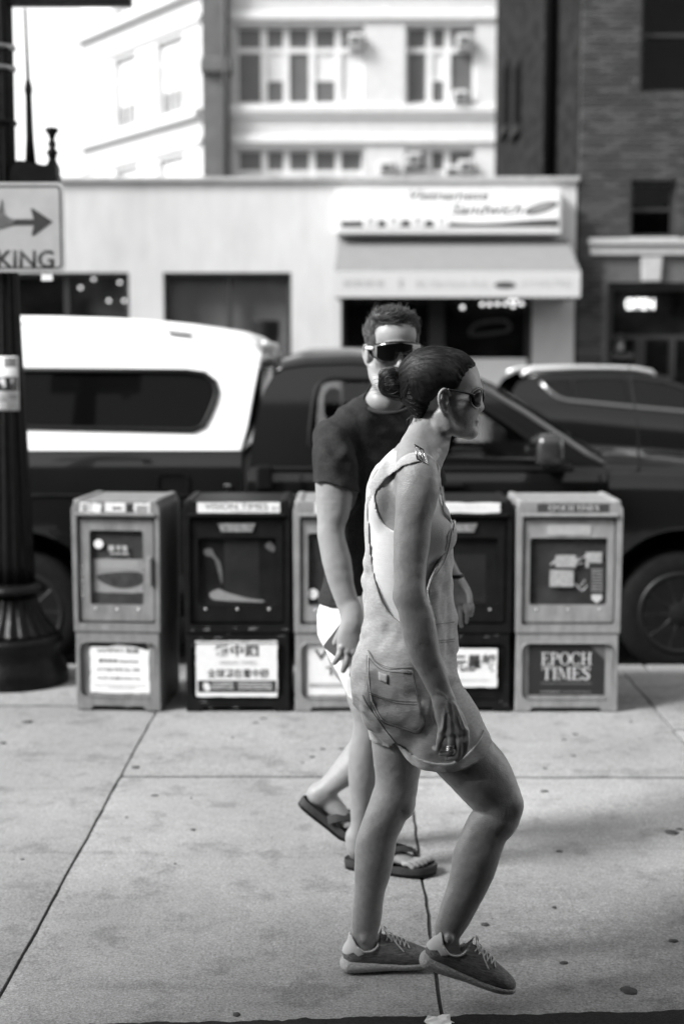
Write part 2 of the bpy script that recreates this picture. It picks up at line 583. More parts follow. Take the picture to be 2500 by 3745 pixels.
# storefront under the awning
dx0, dx1, dz0, dz1 = door
ms = [wx(865), wx(990), wx(1015)]
op = [(dx0 + 0.06, ms[0] - 0.04), (ms[0] + 0.04, ms[1] - 0.03), (ms[2] + 0.03, dx1 - 0.08)]
fr = pm(MB().plate(rect(dx0 + 0.004, dx1 - 0.004, dz0, dz1 - 0.004), [rect(op[0][0], op[0][1], 0.5, dz1 - 0.1), rect(op[1][0], op[1][1], 0.2, dz1 - 0.1), rect(op[2][0], op[2][1], 0.95, dz1 - 0.1)], Y + 0.12, 0.08).build('storefront_frame', M_frame))
for a, b, z in ((op[0][0], op[0][1], 0.5), (op[1][0], op[1][1], 0.2), (op[2][0], op[2][1], 0.95)):
    MB().box(a, b, Y + 0.15, Y + 0.156, z, dz1 - 0.1).build('window_pane', M_glass, fr)
MB().box(op[2][0] - 0.02, op[2][1] + 0.02, Y + 0.095, Y + 0.119, 0.15, wz(822)).build('stall_riser', M_white, fr)
pm(MB().box(dx0 + 0.01, dx1 - 0.01, Y + 0.275, Y + 0.299, 0.03, dz1 - 0.01).build('shop_interior', M_inside))
for (x, y) in ((1105, 698), (1122, 698), (1140, 697), (1158, 697), (1170, 690), (1182, 690), (1195, 697), (1176, 702), (1060, 705)):
    px, pz = D(x, y, Y + 0.24)
    pm(MB().lathe([(0.001, -0.026), (0.024, -0.01), (0.026, 0.01), (0.001, 0.026)], (px, Y + 0.24, pz), 10).build('ceiling_bulb', M_bulb, smooth=True))
cx, cz = D(1122, 755, Y + 0.235)
ringp = smooth_poly([(cx - 0.24, Y + 0.235, cz - 0.07), (cx - 0.18, Y + 0.235, cz + 0.05), (cx + 0.02, Y + 0.235, cz + 0.10), (cx + 0.22, Y + 0.235, cz + 0.09), (cx + 0.25, Y + 0.235, cz - 0.01), (cx + 0.05, Y + 0.235, cz - 0.05)], 6)
pm(MB().tube(ringp, 0.022, 8, closed=True).build('sandwich_ornament', mat('dull_tube', 0.22, 0.5, var=0.2), smooth=True))
# sign box above the awning
sx0, sx1 = D(770, 480, Y - 0.3)[0], D(1288, 480, Y - 0.3)[0]
sz0, sz1 = D(1000, 537, Y - 0.3)[1], D(1000, 432, Y - 0.3)[1]
ys = Y - 0.30
sb = tag(MB().box(sx0, sx1, ys, Y - 0.001, sz0, sz1).build('shop_sign', mat('sign_case', 0.6, 0.5, var=0.05), bevel=0.02), 'white box sign with script lettering and a sandwich drawing above the awning', 'sign')
def sxz(x, y): return D(x, y, ys)
a = sxz(783, 525); b = sxz(1280, 442)
MB().box(a[0], b[0], ys - 0.006, ys - 0.001, a[1], b[1]).build('sign_face', M_white, sb)
M_dk = mat('print_dark', 0.06, 0.6, var=0.1)
M_md = mat('print_grey', 0.28, 0.6, var=0.1)
wave = [sxz(783, 521), sxz(1279, 521)] + [sxz(x, 507 + 5 * math.sin((x - 1000) / 60.0) * (1 if x > 930 else 0.3)) for x in range(1279, 782, -16)]
MB().plate(wave, (), ys - 0.010, 0.003).build('wave_band', M_dk, sb)
for x in (849, 902, 957, 1012):
    q0 = sxz(x - 17, 521); q1 = sxz(x + 17, 494)
    MB().plate(rrect(q0[0], q1[0], q0[1], q1[1], 0.03), (), ys - 0.014, 0.003).build('letter_tile', M_white, sb)
for x, ch in ((849, '越'), (902, '南'), (957, '面'), (1012, '包')):
    p = sxz(x, 508)
    text('lettering', ch, M_md, 0.10, p[0], ys - 0.0155, p[1], sb, th=0.001)
p = sxz(1030, 448); text('lettering', 'Vietnamese', M_dk, 0.12, p[0], ys - 0.0075, p[1], sb, width=0.96, shear=0.35, bold=0.012)
p = sxz(1115, 480); text('lettering', 'Sandwich', M_dk, 0.14, p[0], ys - 0.0075, p[1], sb, width=0.88, shear=0.35, bold=0.012)
p = sxz(868, 446); text('lettering', '163', mat('print_pale', 0.55, 0.6, var=0.05), 0.10, p[0], ys - 0.0075, p[1], sb)
# sandwich drawing
def ell(cx, cz, rx, rz, tilt, n=24):
    ct, st = math.cos(tilt), math.sin(tilt)
    return [(cx + rx * math.cos(t) * ct - rz * math.sin(t) * st, cz + rx * math.cos(t) * st + rz * math.sin(t) * ct) for t in [2 * math.pi * k / n for k in range(n)]]
p = sxz(1240, 477)
MB().plate(ell(p[0], p[1], 0.21, 0.065, 0.28), (), ys - 0.009, 0.003).build('sandwich_drawing', M_dk, sb)
MB().plate(ell(p[0], p[1] + 0.022, 0.17, 0.028, 0.28), (), ys - 0.0115, 0.002).build('sandwich_drawing', M_md, sb)
MB().plate(ell(p[0] + 0.01, p[1] - 0.03, 0.15, 0.014, 0.28), (), ys - 0.0115, 0.002).build('sandwich_drawing', M_md, sb)
# awning
ya = Y - 1.05
ax0, ax1 = D(766, 650, ya)[0], D(1330, 650, ya)[0]
at0, at1 = wx(778), wx(1296)
az_t = wz(548)
az_m, az_b = D(1000, 622, ya)[1], D(1000, 682, ya)[1]
aw = root('awning', ((ax0 + ax1) / 2, Y, az_b), 'grey fabric shop awning with a white lettered valance', 'awning')
def pa(o):
    o.parent = aw
    o.matrix_parent_inverse = Matrix.Translation(-aw.location)
    return o
M_awn = mat('awning_cloth', 0.19, 0.85, var=0.06, scale=8, bump=0.1, bscale=300)
mb = MB()
mb._add([(at0, Y - 0.01, az_t), (at1, Y - 0.01, az_t), (ax1, ya, az_m), (ax0, ya, az_m), (at0, Y - 0.01, az_t - 0.02), (at1, Y - 0.01, az_t - 0.02), (ax1, ya, az_m - 0.02), (ax0, ya, az_m - 0.02)],
        [(0, 3, 2, 1), (4, 5, 6, 7), (0, 1, 5, 4), (1, 2, 6, 5), (2, 3, 7, 6), (3, 0, 4, 7)])
pa(mb.build('slope', M_awn))
pa(MB().box(ax0, ax1, ya - 0.012, ya - 0.001, az_b, az_m).build('valance', mat('valance_white', 0.5, 0.8, var=0.04)))
for sx, xa, xb in ((1, at1, ax1), (-1, at0, ax0)):
    mb = MB()
    mb._add([(xb, ya, az_b), (xb, ya, az_m), (xa, Y - 0.02, az_t), (xa, Y - 0.02, az_b), (xb - sx * 0.012, ya, az_b), (xb - sx * 0.012, ya, az_m - 0.03), (xa - sx * 0.012, Y - 0.02, az_t - 0.03), (xa - sx * 0.012, Y - 0.02, az_b)],
            [(0, 1, 2, 3), (7, 6, 5, 4), (0, 4, 5, 1), (1, 5, 6, 2), (2, 6, 7, 3), (3, 7, 4, 0)])
    pa(mb.build('side_cheek', M_awn))
M_vt = mat('valance_print', 0.40, 0.7, var=0.05)
for s, x, w, h, ms_ in (('新新美食', 835, 0.50, 0.10, M_vt), ('美食', 919, 0.06, 0.12, M_vt), ('66 Harrison Ave.', 1037, 0.86, 0.10, M_vt), ('617.542.7902', 1252, 0.58, 0.085, M_vt)):
    p = D(x, 650, ya)
    pa(text('lettering', s, ms_, h, p[0], ya - 0.0135, p[1], None, width=w, th=0.001))
p = D(1157, 654, ya)
pa(MB().plate(ell(p[0], p[1], 0.13, 0.04, 0.0), (), ya - 0.016, 0.003).build('sandwich_print', M_dk))

# roof plant: boxes that peep over the parapet
def acbox(name, x, y, w, h, Yd, label, m):
    px, pz = D(x, y, Yd)
    o = MB().box(-w / 2, w / 2, 0, 0.4, 0, h).box(-w / 2 + 0.05, w / 2 - 0.05, -0.012, 0.0, 0.08, h - 0.08).build(name, m, None, bevel=0.01)
    o.location = (px, Yd, zt - 0.25)
    return tag(o, label, 'vent')
M_ac = mat('ac_metal', 0.55, 0.5, var=0.1, scale=4)
# ---------------------------------------------------------------- brick building
M_brick = [mat('brick_%d' % i, b, 0.9, var=0.25, scale=30, bump=0.4, bscale=80) for i, b in enumerate((0.055, 0.075, 0.045))]
M_mortar = mat('mortar', 0.11, 0.95, var=0.2, scale=20, bump=0.3, bscale=100)
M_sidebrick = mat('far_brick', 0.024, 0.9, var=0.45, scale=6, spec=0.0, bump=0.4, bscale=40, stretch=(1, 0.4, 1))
M_stone = mat('limestone', 0.40, 0.85, var=0.12, scale=15, bump=0.2, bscale=60)
bx0 = wx(1324)
bx1 = bx0 + 9
bz1 = 16.0
brick_b = root('brick_building', (bx0, Y, 0), 'dark brick building with stone belt course and an open sign in its shop window', 'building')
def pb(o):
    o.parent = brick_b
    o.matrix_parent_inverse = Matrix.Translation(-brick_b.location)
    return o
win_hi = (wx(1455), wx(1640), wz(213), wz(-60))
win_mid = (wx(1440), wx(1545), wz(545), wz(413))
shopw = (wx(1392), wx(1392) + 3.2, 0.05, wz(648))
pb(MB().plate(rect(bx0 + 0.006, bx1, 0, bz1), [rect(*win_hi), rect(*win_mid), rect(*shopw)], Y + 0.012, 0.3).build('front_wall', M_mortar))
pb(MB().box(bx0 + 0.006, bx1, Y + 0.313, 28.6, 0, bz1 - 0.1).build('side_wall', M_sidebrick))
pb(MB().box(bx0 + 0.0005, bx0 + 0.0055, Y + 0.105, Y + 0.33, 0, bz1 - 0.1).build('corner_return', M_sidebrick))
# bricks laid one by one on the visible front
bl, bh, gap = 0.190, 0.051, 0.010
shared = {}
placed = []
z = 0.9
r = 0
while z < wz(-30):
    x = bx0 + (0.0 if r % 2 == 0 else -0.10)
    while x < bx0 + 5.5:
        a, b_ = x, x + bl
        a = max(a, bx0)
        if b_ - a > 0.05:
            cands = [(a, b_)]
            for (h0, h1, v0, v1) in (win_hi, win_mid, (shopw[0] - 0.05, shopw[1], shopw[2], wz(590)), (wx(1342), 99, wz(588), wz(546))):
                out = []
                for (p_, q_) in cands:
                    if z + bh <= v0 or z >= v1 or q_ <= h0 or p_ >= h1:
                        out.append((p_, q_))
                    else:
                        if p_ < h0 - 0.03: out.append((p_, h0))
                        if q_ > h1 + 0.03: out.append((h1, q_))
                cands = out
            for c_ in cands:
                placed.append((c_[0], c_[1], z))
        x += bl + gap
    z += bh + gap
    r += 1
vis = [p for p in placed if wz(845) < p[2] < wz(-10) and p[0] < wx(1575)]
vset = set(vis)
rest = [p for p in placed if p not in vset]
vis.sort(key=lambda p: p[2])
bulk = vis[300:] + rest
vis = vis[:300]
bricks_parent = brick_b
for (a, b_, z) in vis:
    key = (round(b_ - a, 3), random.randrange(3))
    if key not in shared:
        me = MB().box(0, key[0], 0, 0.1, 0, bh).mesh('brick')
        me.materials.append(M_brick[key[1]])
        shared[key] = me
    o = bpy.data.objects.new('brick', shared[key])
    COL.objects.link(o)
    o.location = (a - bx0, -0.004 * random.random(), z)
    o.parent = brick_b
mb = MB()
for (a, b_, z) in bulk:
    mb.box(a, b_, Y - 0.004 * random.random(), Y + 0.1, z, z + bh)
bw_ = tag(pb(mb.build('brickwork', M_brick[0])), kind='stuff')
bw_.data.materials.append(M_brick[1]); bw_.data.materials.append(M_brick[2])
for i_, p_ in enumerate(bw_.data.polygons):
    p_.material_index = (i_ // 6 * 7919 + i_ // 6 // 3) % 3
# narrow windows and a pipe on the receding side wall
def side_y(x): return bx0 * (3262.0 / (x - 800.0))
for xa, xb in ((1146, 1158), (1170, 1184)):
    ya_, yb_ = side_y(xb), side_y(xa)
    zt1 = D(xb, 135, ya_)[1]; zb1 = D(xb, 285, ya_)[1]
    f = pb(MB().box(bx0 - 0.012, bx0 + 0.05, ya_, yb_, zb1, zt1).build('side_window', mat('side_window_dark', 0.008, 0.9, spec=0.0)))
    MB().box(bx0 - 0.09, bx0 - 0.0125, ya_ - 0.05, yb_ + 0.05, zb1 - 0.14, zb1 - 0.002).build('window_sill', mat('side_sill', 0.04, 0.9, spec=0.0), f)
yp = side_y(1265)
pb(MB().tube([(bx0 - 0.10, yp, zt), (bx0 - 0.10, yp, 14)], 0.085, 10).build('side_pipe', mat('side_window_dark', 0.008), smooth=True))
# stone trims
pb(MB().box(wx(1345), bx1, Y - 0.10, Y + 0.05, wz(563), wz(548)).build('belt_course', M_stone, bevel=0.012))
pb(MB().box(wx(1350), bx1, Y - 0.06, Y + 0.05, wz(586), wz(564)).build('belt_course', M_stone, bevel=0.012))
k0, k1 = wx(1466), wx(1514)
pb(MB().plate([(k0 + 0.02, wz(646)), (k1 - 0.02, wz(646)), (k1, wz(590)), (k0, wz(590))], (), Y - 0.05, 0.12).build('keystone', M_stone, bevel=0.01))
pb(MB().box(wx(1436), wx(1549), Y - 0.04, Y + 0.10, win_mid[2] - 0.05, win_mid[2] - 0.001).build('window_sill', M_stone))
for wv in (win_hi, win_mid):
    mz = (wv[2] + wv[3]) / 2
    f = pb(MB().plate(rect(wv[0] + 0.003, wv[1] - 0.003, wv[2] + 0.003, wv[3] - 0.003), [rect(wv[0] + 0.05, wv[1] - 0.05, wv[2] + 0.05, mz - 0.02), rect(wv[0] + 0.05, wv[1] - 0.05, mz + 0.02, wv[3] - 0.05)], Y + 0.12, 0.06).build('window', M_frame))
    MB().box(wv[0] + 0.05, wv[1] - 0.05, Y + 0.15, Y + 0.155, wv[2] + 0.05, mz - 0.02).build('window_pane', glass_mat('dim_glass', 0.5, 0.05, 1.22), f)
    MB().box(wv[0] + 0.05, wv[1] - 0.05, Y + 0.14, Y + 0.145, mz + 0.02, wv[3] - 0.05).build('window_pane', glass_mat('dim_glass', 0.5, 0.05, 1.22), f)
    pb(MB().box(wv[0] + 0.01, wv[1] - 0.01, Y + 0.26, Y + 0.30, wv[2] + 0.01, wv[3] - 0.01).build('window_back', M_inside))
# shop window and door of the brick building
a, b_, z0, z1 = shopw
m1, m2 = wx(1462), wx(1486)
f = pb(MB().plate(rect(a + 0.003, b_ - 0.003, z0, z1 - 0.003), [rect(a + 0.09, b_ - 0.1, wz(768), z1 - 0.09), rect(a + 0.09, m1, 0.6, wz(778)), rect(m2, wx(1542), 0.25, wz(778)), rect(wx(1556), b_ - 0.1, 0.6, wz(778))], Y + 0.13, 0.08).build('storefront_frame', M_frame))
for (q0, q1, v0, v1) in ((a + 0.09, b_ - 0.1, wz(768), z1 - 0.09), (a + 0.09, m1, 0.6, wz(778)), (m2, wx(1542), 0.25, wz(778)), (wx(1556), b_ - 0.1, 0.6, wz(778))):
    MB().box(q0, q1, Y + 0.16, Y + 0.166, v0, v1).build('window_pane', M_glass, f)
pb(MB().box(a + 0.01, b_ - 0.01, Y + 0.282, Y + 0.311, 0.02, z1 - 0.01).build('shop_interior', mat('interior_dim', 0.03, 0.9, var=0.8, scale=2.5, detail=3)))
p = D(1467, 697, Y + 0.2)
op_ = tag(text('open_sign', 'OPEN', mat('neon', 0.9, 0.5, var=0, emit=3), 0.135, p[0], Y + 0.225, p[1], None, width=0.36, th=0.01), 'glowing OPEN sign in the brick building shop window', 'sign')
p = D(1430, 815, Y + 0.2)
tag(text('window_lettering', 'chocolat', M_white, 0.10, p[0], Y + 0.2, p[1], brick_b and None, width=0.36, th=0.01, bold=0.01), 'pale lettering low in the brick building shop window', 'lettering')
p = D(1420, 790, Y + 0.22)
tag(MB().lathe([(0.06, -0.08), (0.055, 0.02), (0.02, 0.09), (0.012, 0.13)], (p[0], Y + 0.22, p[1]), 14).build('window_figurine', M_white, smooth=True), 'small pale bottle-shaped ornament behind the shop window lettering', 'ornament')

# ---------------------------------------------------------------- tall pale building behind
YT = 41.0
M_pale = mat('pale_brick', 0.55, 0.9, var=0.06, scale=4, bump=0.2, bscale=40, blotch=0.08)
M_paletrim = mat('pale_stone', 0.66, 0.85, var=0.06, scale=3)
M_colm = mat('dark_pier', 0.12, 0.8, var=0.15, scale=3)
M_panel = mat('window_panel', 0.10, 0.45, var=0.15, scale=1.5)
M_blind = mat('pale_blind', 0.6, 0.8, var=0.06, scale=2)
def tx(x): return D(x, 250, YT)[0]
def tz(y): return D(700, y, YT)[1]
tall = root('tall_building', (tx(525), YT, 0), 'pale tall building with grouped windows rising behind the shop', 'building')
def pt_(o):
    o.parent = tall
    o.matrix_parent_inverse = Matrix.Translation(-tall.location)
    return o
st = tz(57) - tz(340)                         # storey height
tops = [tz(57) + st * k for k in (-2, -1, 0, 1, 2)]
wh = tz(57) - tz(240)
groups = [(tx(540), tx(835), [605, 656, 715, 775]), (tx(928), tx(1090), [984, 1026]), (tx(1200), tx(1420), [1270, 1340])]
holes = [rect(g[0], g[1], t - wh, t) for g in groups for t in tops]
pt_(MB().plate(rect(tx(525), tx(1560), 0, tops[-1] + 3), holes, YT, 0.5).build('front_wall', M_pale))
for g in groups[:2]:
    for ti, t in enumerate(tops[1:4]):
        ms_ = [tx(m) for m in g[2]]
        xs0 = [g[0] + 0.08] + [m + 0.09 for m in ms_]
        xs1 = [m - 0.09 for m in ms_] + [g[1] - 0.08]
        tr = t - wh * 0.31
        hs = [rect(a, b, tr + 0.09, t - 0.06) for a, b in zip(xs0, xs1)] + [rect(a, b, t - wh + 0.1, tr - 0.05) for a, b in zip(xs0, xs1)]
        f = pt_(MB().plate(rect(g[0] + 0.01, g[1] - 0.01, t - wh + 0.01, t - 0.01), hs, YT + 0.22, 0.12).build('window', M_paletrim))
        for bi, (a, b) in enumerate(zip(xs0, xs1)):
            MB().box(a, b, YT + 0.28, YT + 0.30, tr + 0.09, t - 0.06).build('window_pane', M_panel, f)
            if (bi + ti) % 2 == 0:
                md = (t - wh + tr) / 2
                MB().box(a, b, YT + 0.27, YT + 0.29, md, tr - 0.05).build('blind', M_blind, f)
                MB().box(a, b, YT + 0.25, YT + 0.29, md - 0.06, md).build('sash_rail', M_paletrim, f)
                MB().box(a, b, YT + 0.28, YT + 0.30, t - wh + 0.1, md - 0.06).build('window_pane', M_blind if (bi == 0 and g is groups[0]) else M_panel, f)
                if bi == 0 and g is groups[0]:
                    for q in range(5):
                        zq = t - wh + 0.16 + q * 0.14
                        MB().box(a, b, YT + 0.255, YT + 0.279, zq, zq + 0.045).build('slat', M_panel, f)
            else:
                MB().box(a, b, YT + 0.28, YT + 0.30, t - wh + 0.1, tr - 0.05).build('window_pane', M_panel if bi < 4 else M_blind, f)
        pt_(MB().box(g[0], g[1], YT + 0.36, YT + 0.42, t - wh + 0.01, t - 0.01).build('window_back', M_inside))
for t in tops[1:4]:
    pt_(MB().box(tx(525), tx(1560), YT - 0.16, YT + 0.1, t - wh - 0.22, t - wh - 0.03).build('sill_course', M_paletrim, bevel=0.02))
    pt_(MB().box(tx(525), tx(1560), YT - 0.09, YT + 0.1, t - wh - 0.36, t - wh - 0.222).build('sill_course', M_colm if False else M_paletrim, bevel=0.02))
    pt_(MB().box(tx(528), tx(1560), YT - 0.10, YT + 0.1, t + st - wh * 0 - st + 0.14, t + 0.36).build('lintel_course', M_paletrim, bevel=0.02))
# window air conditioners
for (x, y) in ((815, 97), (1063, 98), (1054, 226), (885, 388), (1066, 385), (948, 368), (1035, 398)):
    px, pz = D(x, y, YT)
    o = pt_(MB().box(px - 0.2, px + 0.2, YT - 0.25, YT + 0.21, pz - 0.16, pz + 0.2).build('air_conditioner', M_ac, bevel=0.02))
    MB().box(px - 0.15, px + 0.15, YT - 0.262, YT - 0.251, pz - 0.11, pz + 0.1).build('grille', M_panel, o)
# small diamond ornaments
for (x, y) in ((885, 30), (1118, 32)):
    px, pz = D(x, y, YT)
    pt_(MB().plate([(px - 0.2, pz), (px, pz - 0.2), (px + 0.2, pz), (px, pz + 0.2)], (), YT - 0.05, 0.06).build('ornament', M_paletrim))
# dark corner pier
c0, c1 = tx(466), tx(524)
pt_(MB().box(c0, c1, YT - 0.25, YT + 0.6, 0, tops[-1] + 3).build('corner_pier', M_colm))
pt_(MB().box(c0 - 0.05, c1 + 0.12, YT - 0.42, YT + 0.4, tz(172), tz(138)).build('pier_band', M_colm, bevel=0.05))
px = tx(520)
pt_(MB().tube([(px, YT - 0.34, 0), (px, YT - 0.34, tops[-1])], 0.09, 10).build('downpipe', M_frame, smooth=True))
# receding left face of the tall building
ang = math.atan2(1.0, -0.709)
left = root('corner_wing', (c0, YT + 0.1, 0), 'sunlit pale side wing turning away from the street beyond the corner pier', 'building')
left.rotation_euler = (0, 0, ang + math.pi)     # local +x runs back towards the corner, local -y faces out
LW = 8.0
def cols(): return [(-2.35, -1.35), (-5.3, -4.3), (-7.9, -7.2)]
holes = [rect(a, b, t - wh, t) for a, b in [(-2.75, -1.15), (-5.6, -4.1)] for t in tops]
wl = MB().plate(rect(-LW, -0.0, 0, tops[-1] + 3), holes, 0, 0.4).build('side_face', M_pale, left)
for a, b in [(-2.75, -1.15), (-5.6, -4.1)]:
    for t in tops[1:]:
        m_ = (a + b) / 2
        tr = t - wh * 0.31
        f = MB().plate(rect(a + 0.01, b - 0.01, t - wh + 0.01, t - 0.01), [rect(a + 0.1, b - 0.1, tr + 0.08, t - 0.08), rect(a + 0.1, m_ - 0.25, t - wh + 0.1, tr - 0.05), rect(m_ - 0.17, m_ + 0.17, t - wh + 0.1, tr - 0.05), rect(m_ + 0.25, b - 0.1, t - wh + 0.1, tr - 0.05)], 0.15, 0.1).build('window', M_paletrim, left)
        MB().box(a + 0.1, b - 0.1, 0.2, 0.22, tr + 0.08, t - 0.08).build('window_pane', M_blind, f)
        for q0, q1 in ((a + 0.1, m_ - 0.25), (m_ - 0.17, m_ + 0.17), (m_ + 0.25, b - 0.1)):
            md = t - wh * 0.66
            MB().box(q0, q1, 0.2, 0.22, md, tr - 0.05).build('blind', M_blind, f)
            MB().box(q0, q1, 0.2, 0.22, t - wh + 0.1, md - 0.03).build('window_pane', M_panel, f)
        MB().box(a, b, 0.28, 0.34, t - wh + 0.01, t - 0.01).build('window_back', M_inside, left)
for t in tops[1:]:
    MB().box(-LW, -0.05, -0.28, -0.002, t - wh - 0.3, t - wh - 0.05).build('cornice', M_paletrim, left, bevel=0.03)
    MB().box(-LW, -0.05, -0.12, -0.002, t - wh - 1.05, t - wh - 0.85).build('cornice', M_paletrim, left, bevel=0.03)
MB().box(-LW, 0, 0.402, 6, 0, tops[-1] + 2.9).build('wing_body', M_pale, left)

# building on the near side of the street, behind the photographer; its unseen canopy is added to shade the pavement and figures
M_near = mat('near_brick', 0.06, 0.9, var=0.2, scale=8, bump=0.3, bscale=60)
near = root('near_building', (0, -1.2, 0), 'low brown brick building behind the near pavement with a deep flat canopy over it', 'building')
MB().box(-26, 26, -8, 0, 0, 5.5).build('wall', M_near, near)
MB().box(-4.5, 9, 0.002, 3.62, 3.15, 3.3).build('canopy', mat('shade_canopy', 0.05, 0.8), near)
# ================================================================ newspaper boxes
M_pane = glass_mat('scratched_pane', 0.8, 0.12)
M_paper = mat('poster_paper', 0.72, 0.7, var=0.05, scale=30)
M_ink = mat('poster_ink', 0.03, 0.7, var=0.1)
M_ink2 = mat('poster_ink_grey', 0.35, 0.7, var=0.1)
M_screw = mat('screw', 0.6, 0.3, metal=1.0, var=0.1)
def glyph(ch):
    """roman capitals with serifs as lists of (outer, holes), unit height"""
    Rr = lambda a, b, c, d: (rect(a, b, c, d), ())
    el = lambda cx, cz, rx, rz, a0=0, a1=360, n=20: [(cx + rx * math.cos(R(a0 + (a1 - a0) * k / n)), cz + rz * math.sin(R(a0 + (a1 - a0) * k / n))) for k in range(n + (0 if a1 - a0 == 360 else 1))]
    stem = [Rr(.10, .27, .06, .94), Rr(0, .37, 0, .06), Rr(0, .37, .94, 1)]
    if ch == 'E': return stem + [Rr(.37, .72, .93, 1), Rr(.37, .76, 0, .07), Rr(.67, .72, .76, .93), Rr(.71, .76, .07, .25), Rr(.27, .55, .47, .54), Rr(.50, .55, .38, .47), Rr(.50, .55, .54, .63)], .80
    if ch == 'P': return stem + [(el(.30, .72, .44, .28, -90, 90) + el(.30, .72, .27, .22, 90, -90), ())], .78
    if ch == 'O': return [(el(.47, .5, .47, .52), [el(.47, .5, .29, .46)])], .96
    if ch == 'C': return [(el(.47, .5, .47, .52, 42, 318, 26) + el(.47, .5, .29, .46, 318, 42, 26), ()), Rr(.76, .81, .66, .95), Rr(.76, .80, .07, .28)], .90
    if ch == 'H': return stem + [Rr(.27, .65, .47, .54), Rr(.65, .82, .06, .94), Rr(.55, .92, 0, .06), Rr(.55, .92, .94, 1)], .96
    if ch == 'T': return [Rr(.30, .47, .06, .93), Rr(.20, .57, 0, .06), Rr(0, .77, .93, 1), Rr(0, .05, .74, .93), Rr(.72, .77, .74, .93)], .82
    if ch == 'I': return stem, .42
    if ch == 'M': return [Rr(.08, .14, .06, .94), Rr(0, .25, 0, .06), Rr(0, .22, .94, 1), ([(.16, .94), (.33, .94), (.60, .2), (.52, .0)], ()), ([(.52, .0), (.585, .17), (.85, .94), (.80, .94)], ()), Rr(.82, .99, .06, .94), Rr(.72, 1.09, 0, .06), Rr(.80, 1.05, .94, 1)], 1.12
    if ch == 'S':
        mid = smooth_poly([(.60, .80), (.45, .95), (.22, .92), (.12, .76), (.25, .60), (.45, .46), (.58, .28), (.46, .07), (.22, .06), (.08, .22)], 5, False)
        L_, R_ = [], []
        for i, p in enumerate(mid):
            t = (mid[min(i + 1, len(mid) - 1)] - mid[max(i - 1, 0)]).normalized()
            n_ = Vector((-t.y, t.x)); w = 0.035 + 0.06 * math.sin(math.pi * i / (len(mid) - 1))
            L_.append(tuple(p + n_ * w)); R_.append(tuple(p - n_ * w))
        return [(L_ + R_[::-1], ()), Rr(.60, .65, .72, 1.0), Rr(.02, .07, 0.0, .28)], .74
    return [], .35
def serif(s, x, y, z, width, height, m, parent):
    x_, polys = 0.0, []
    for ch in s:
        g, adv = glyph(ch)
        for (o, h) in g:
            polys.append(([(x_ + p[0], p[1]) for p in o], [[(x_ + p[0], p[1]) for p in q] for q in h]))
        x_ += adv
    sx = width / x_
    mb = MB()
    for i, (o, h) in enumerate(polys):
        mb.plate([(x - width / 2 + p[0] * sx, z + p[1] * height) for p in o], [[(x - width / 2 + p[0] * sx, z + p[1] * height) for p in q] for q in h], y - 0.0008 - 0.00005 * (i % 7), 0.0006)
    return mb.build('lettering', m, parent)

def sheet(par, name, x0, x1, z0, z1, y, m, torn=0.0, th=0.0012, tilt=0.0, seed=1):
    """paper stuck flat on a panel, edge a little ragged"""
    r = random.Random(seed)
    n = 10
    pts = []
    for (a, b) in (((x0, z0), (x1, z0)), ((x1, z0), (x1, z1)), ((x1, z1), (x0, z1)), ((x0, z1), (x0, z0))):
        for k in range(n):
            t = k / n
            pts.append((a[0] + (b[0] - a[0]) * t + r.uniform(-torn, torn), a[1] + (b[1] - a[1]) * t + r.uniform(-torn, torn)))
    if tilt:
        cx, cz = (x0 + x1) / 2, (z0 + z1) / 2
        pts = [(cx + (p[0] - cx) * math.cos(tilt) - (p[1] - cz) * math.sin(tilt), cz + (p[0] - cx) * math.sin(tilt) + (p[1] - cz) * math.cos(tilt)) for p in pts]
    return MB().plate(pts, (), y - th, th).build(name, m, par)

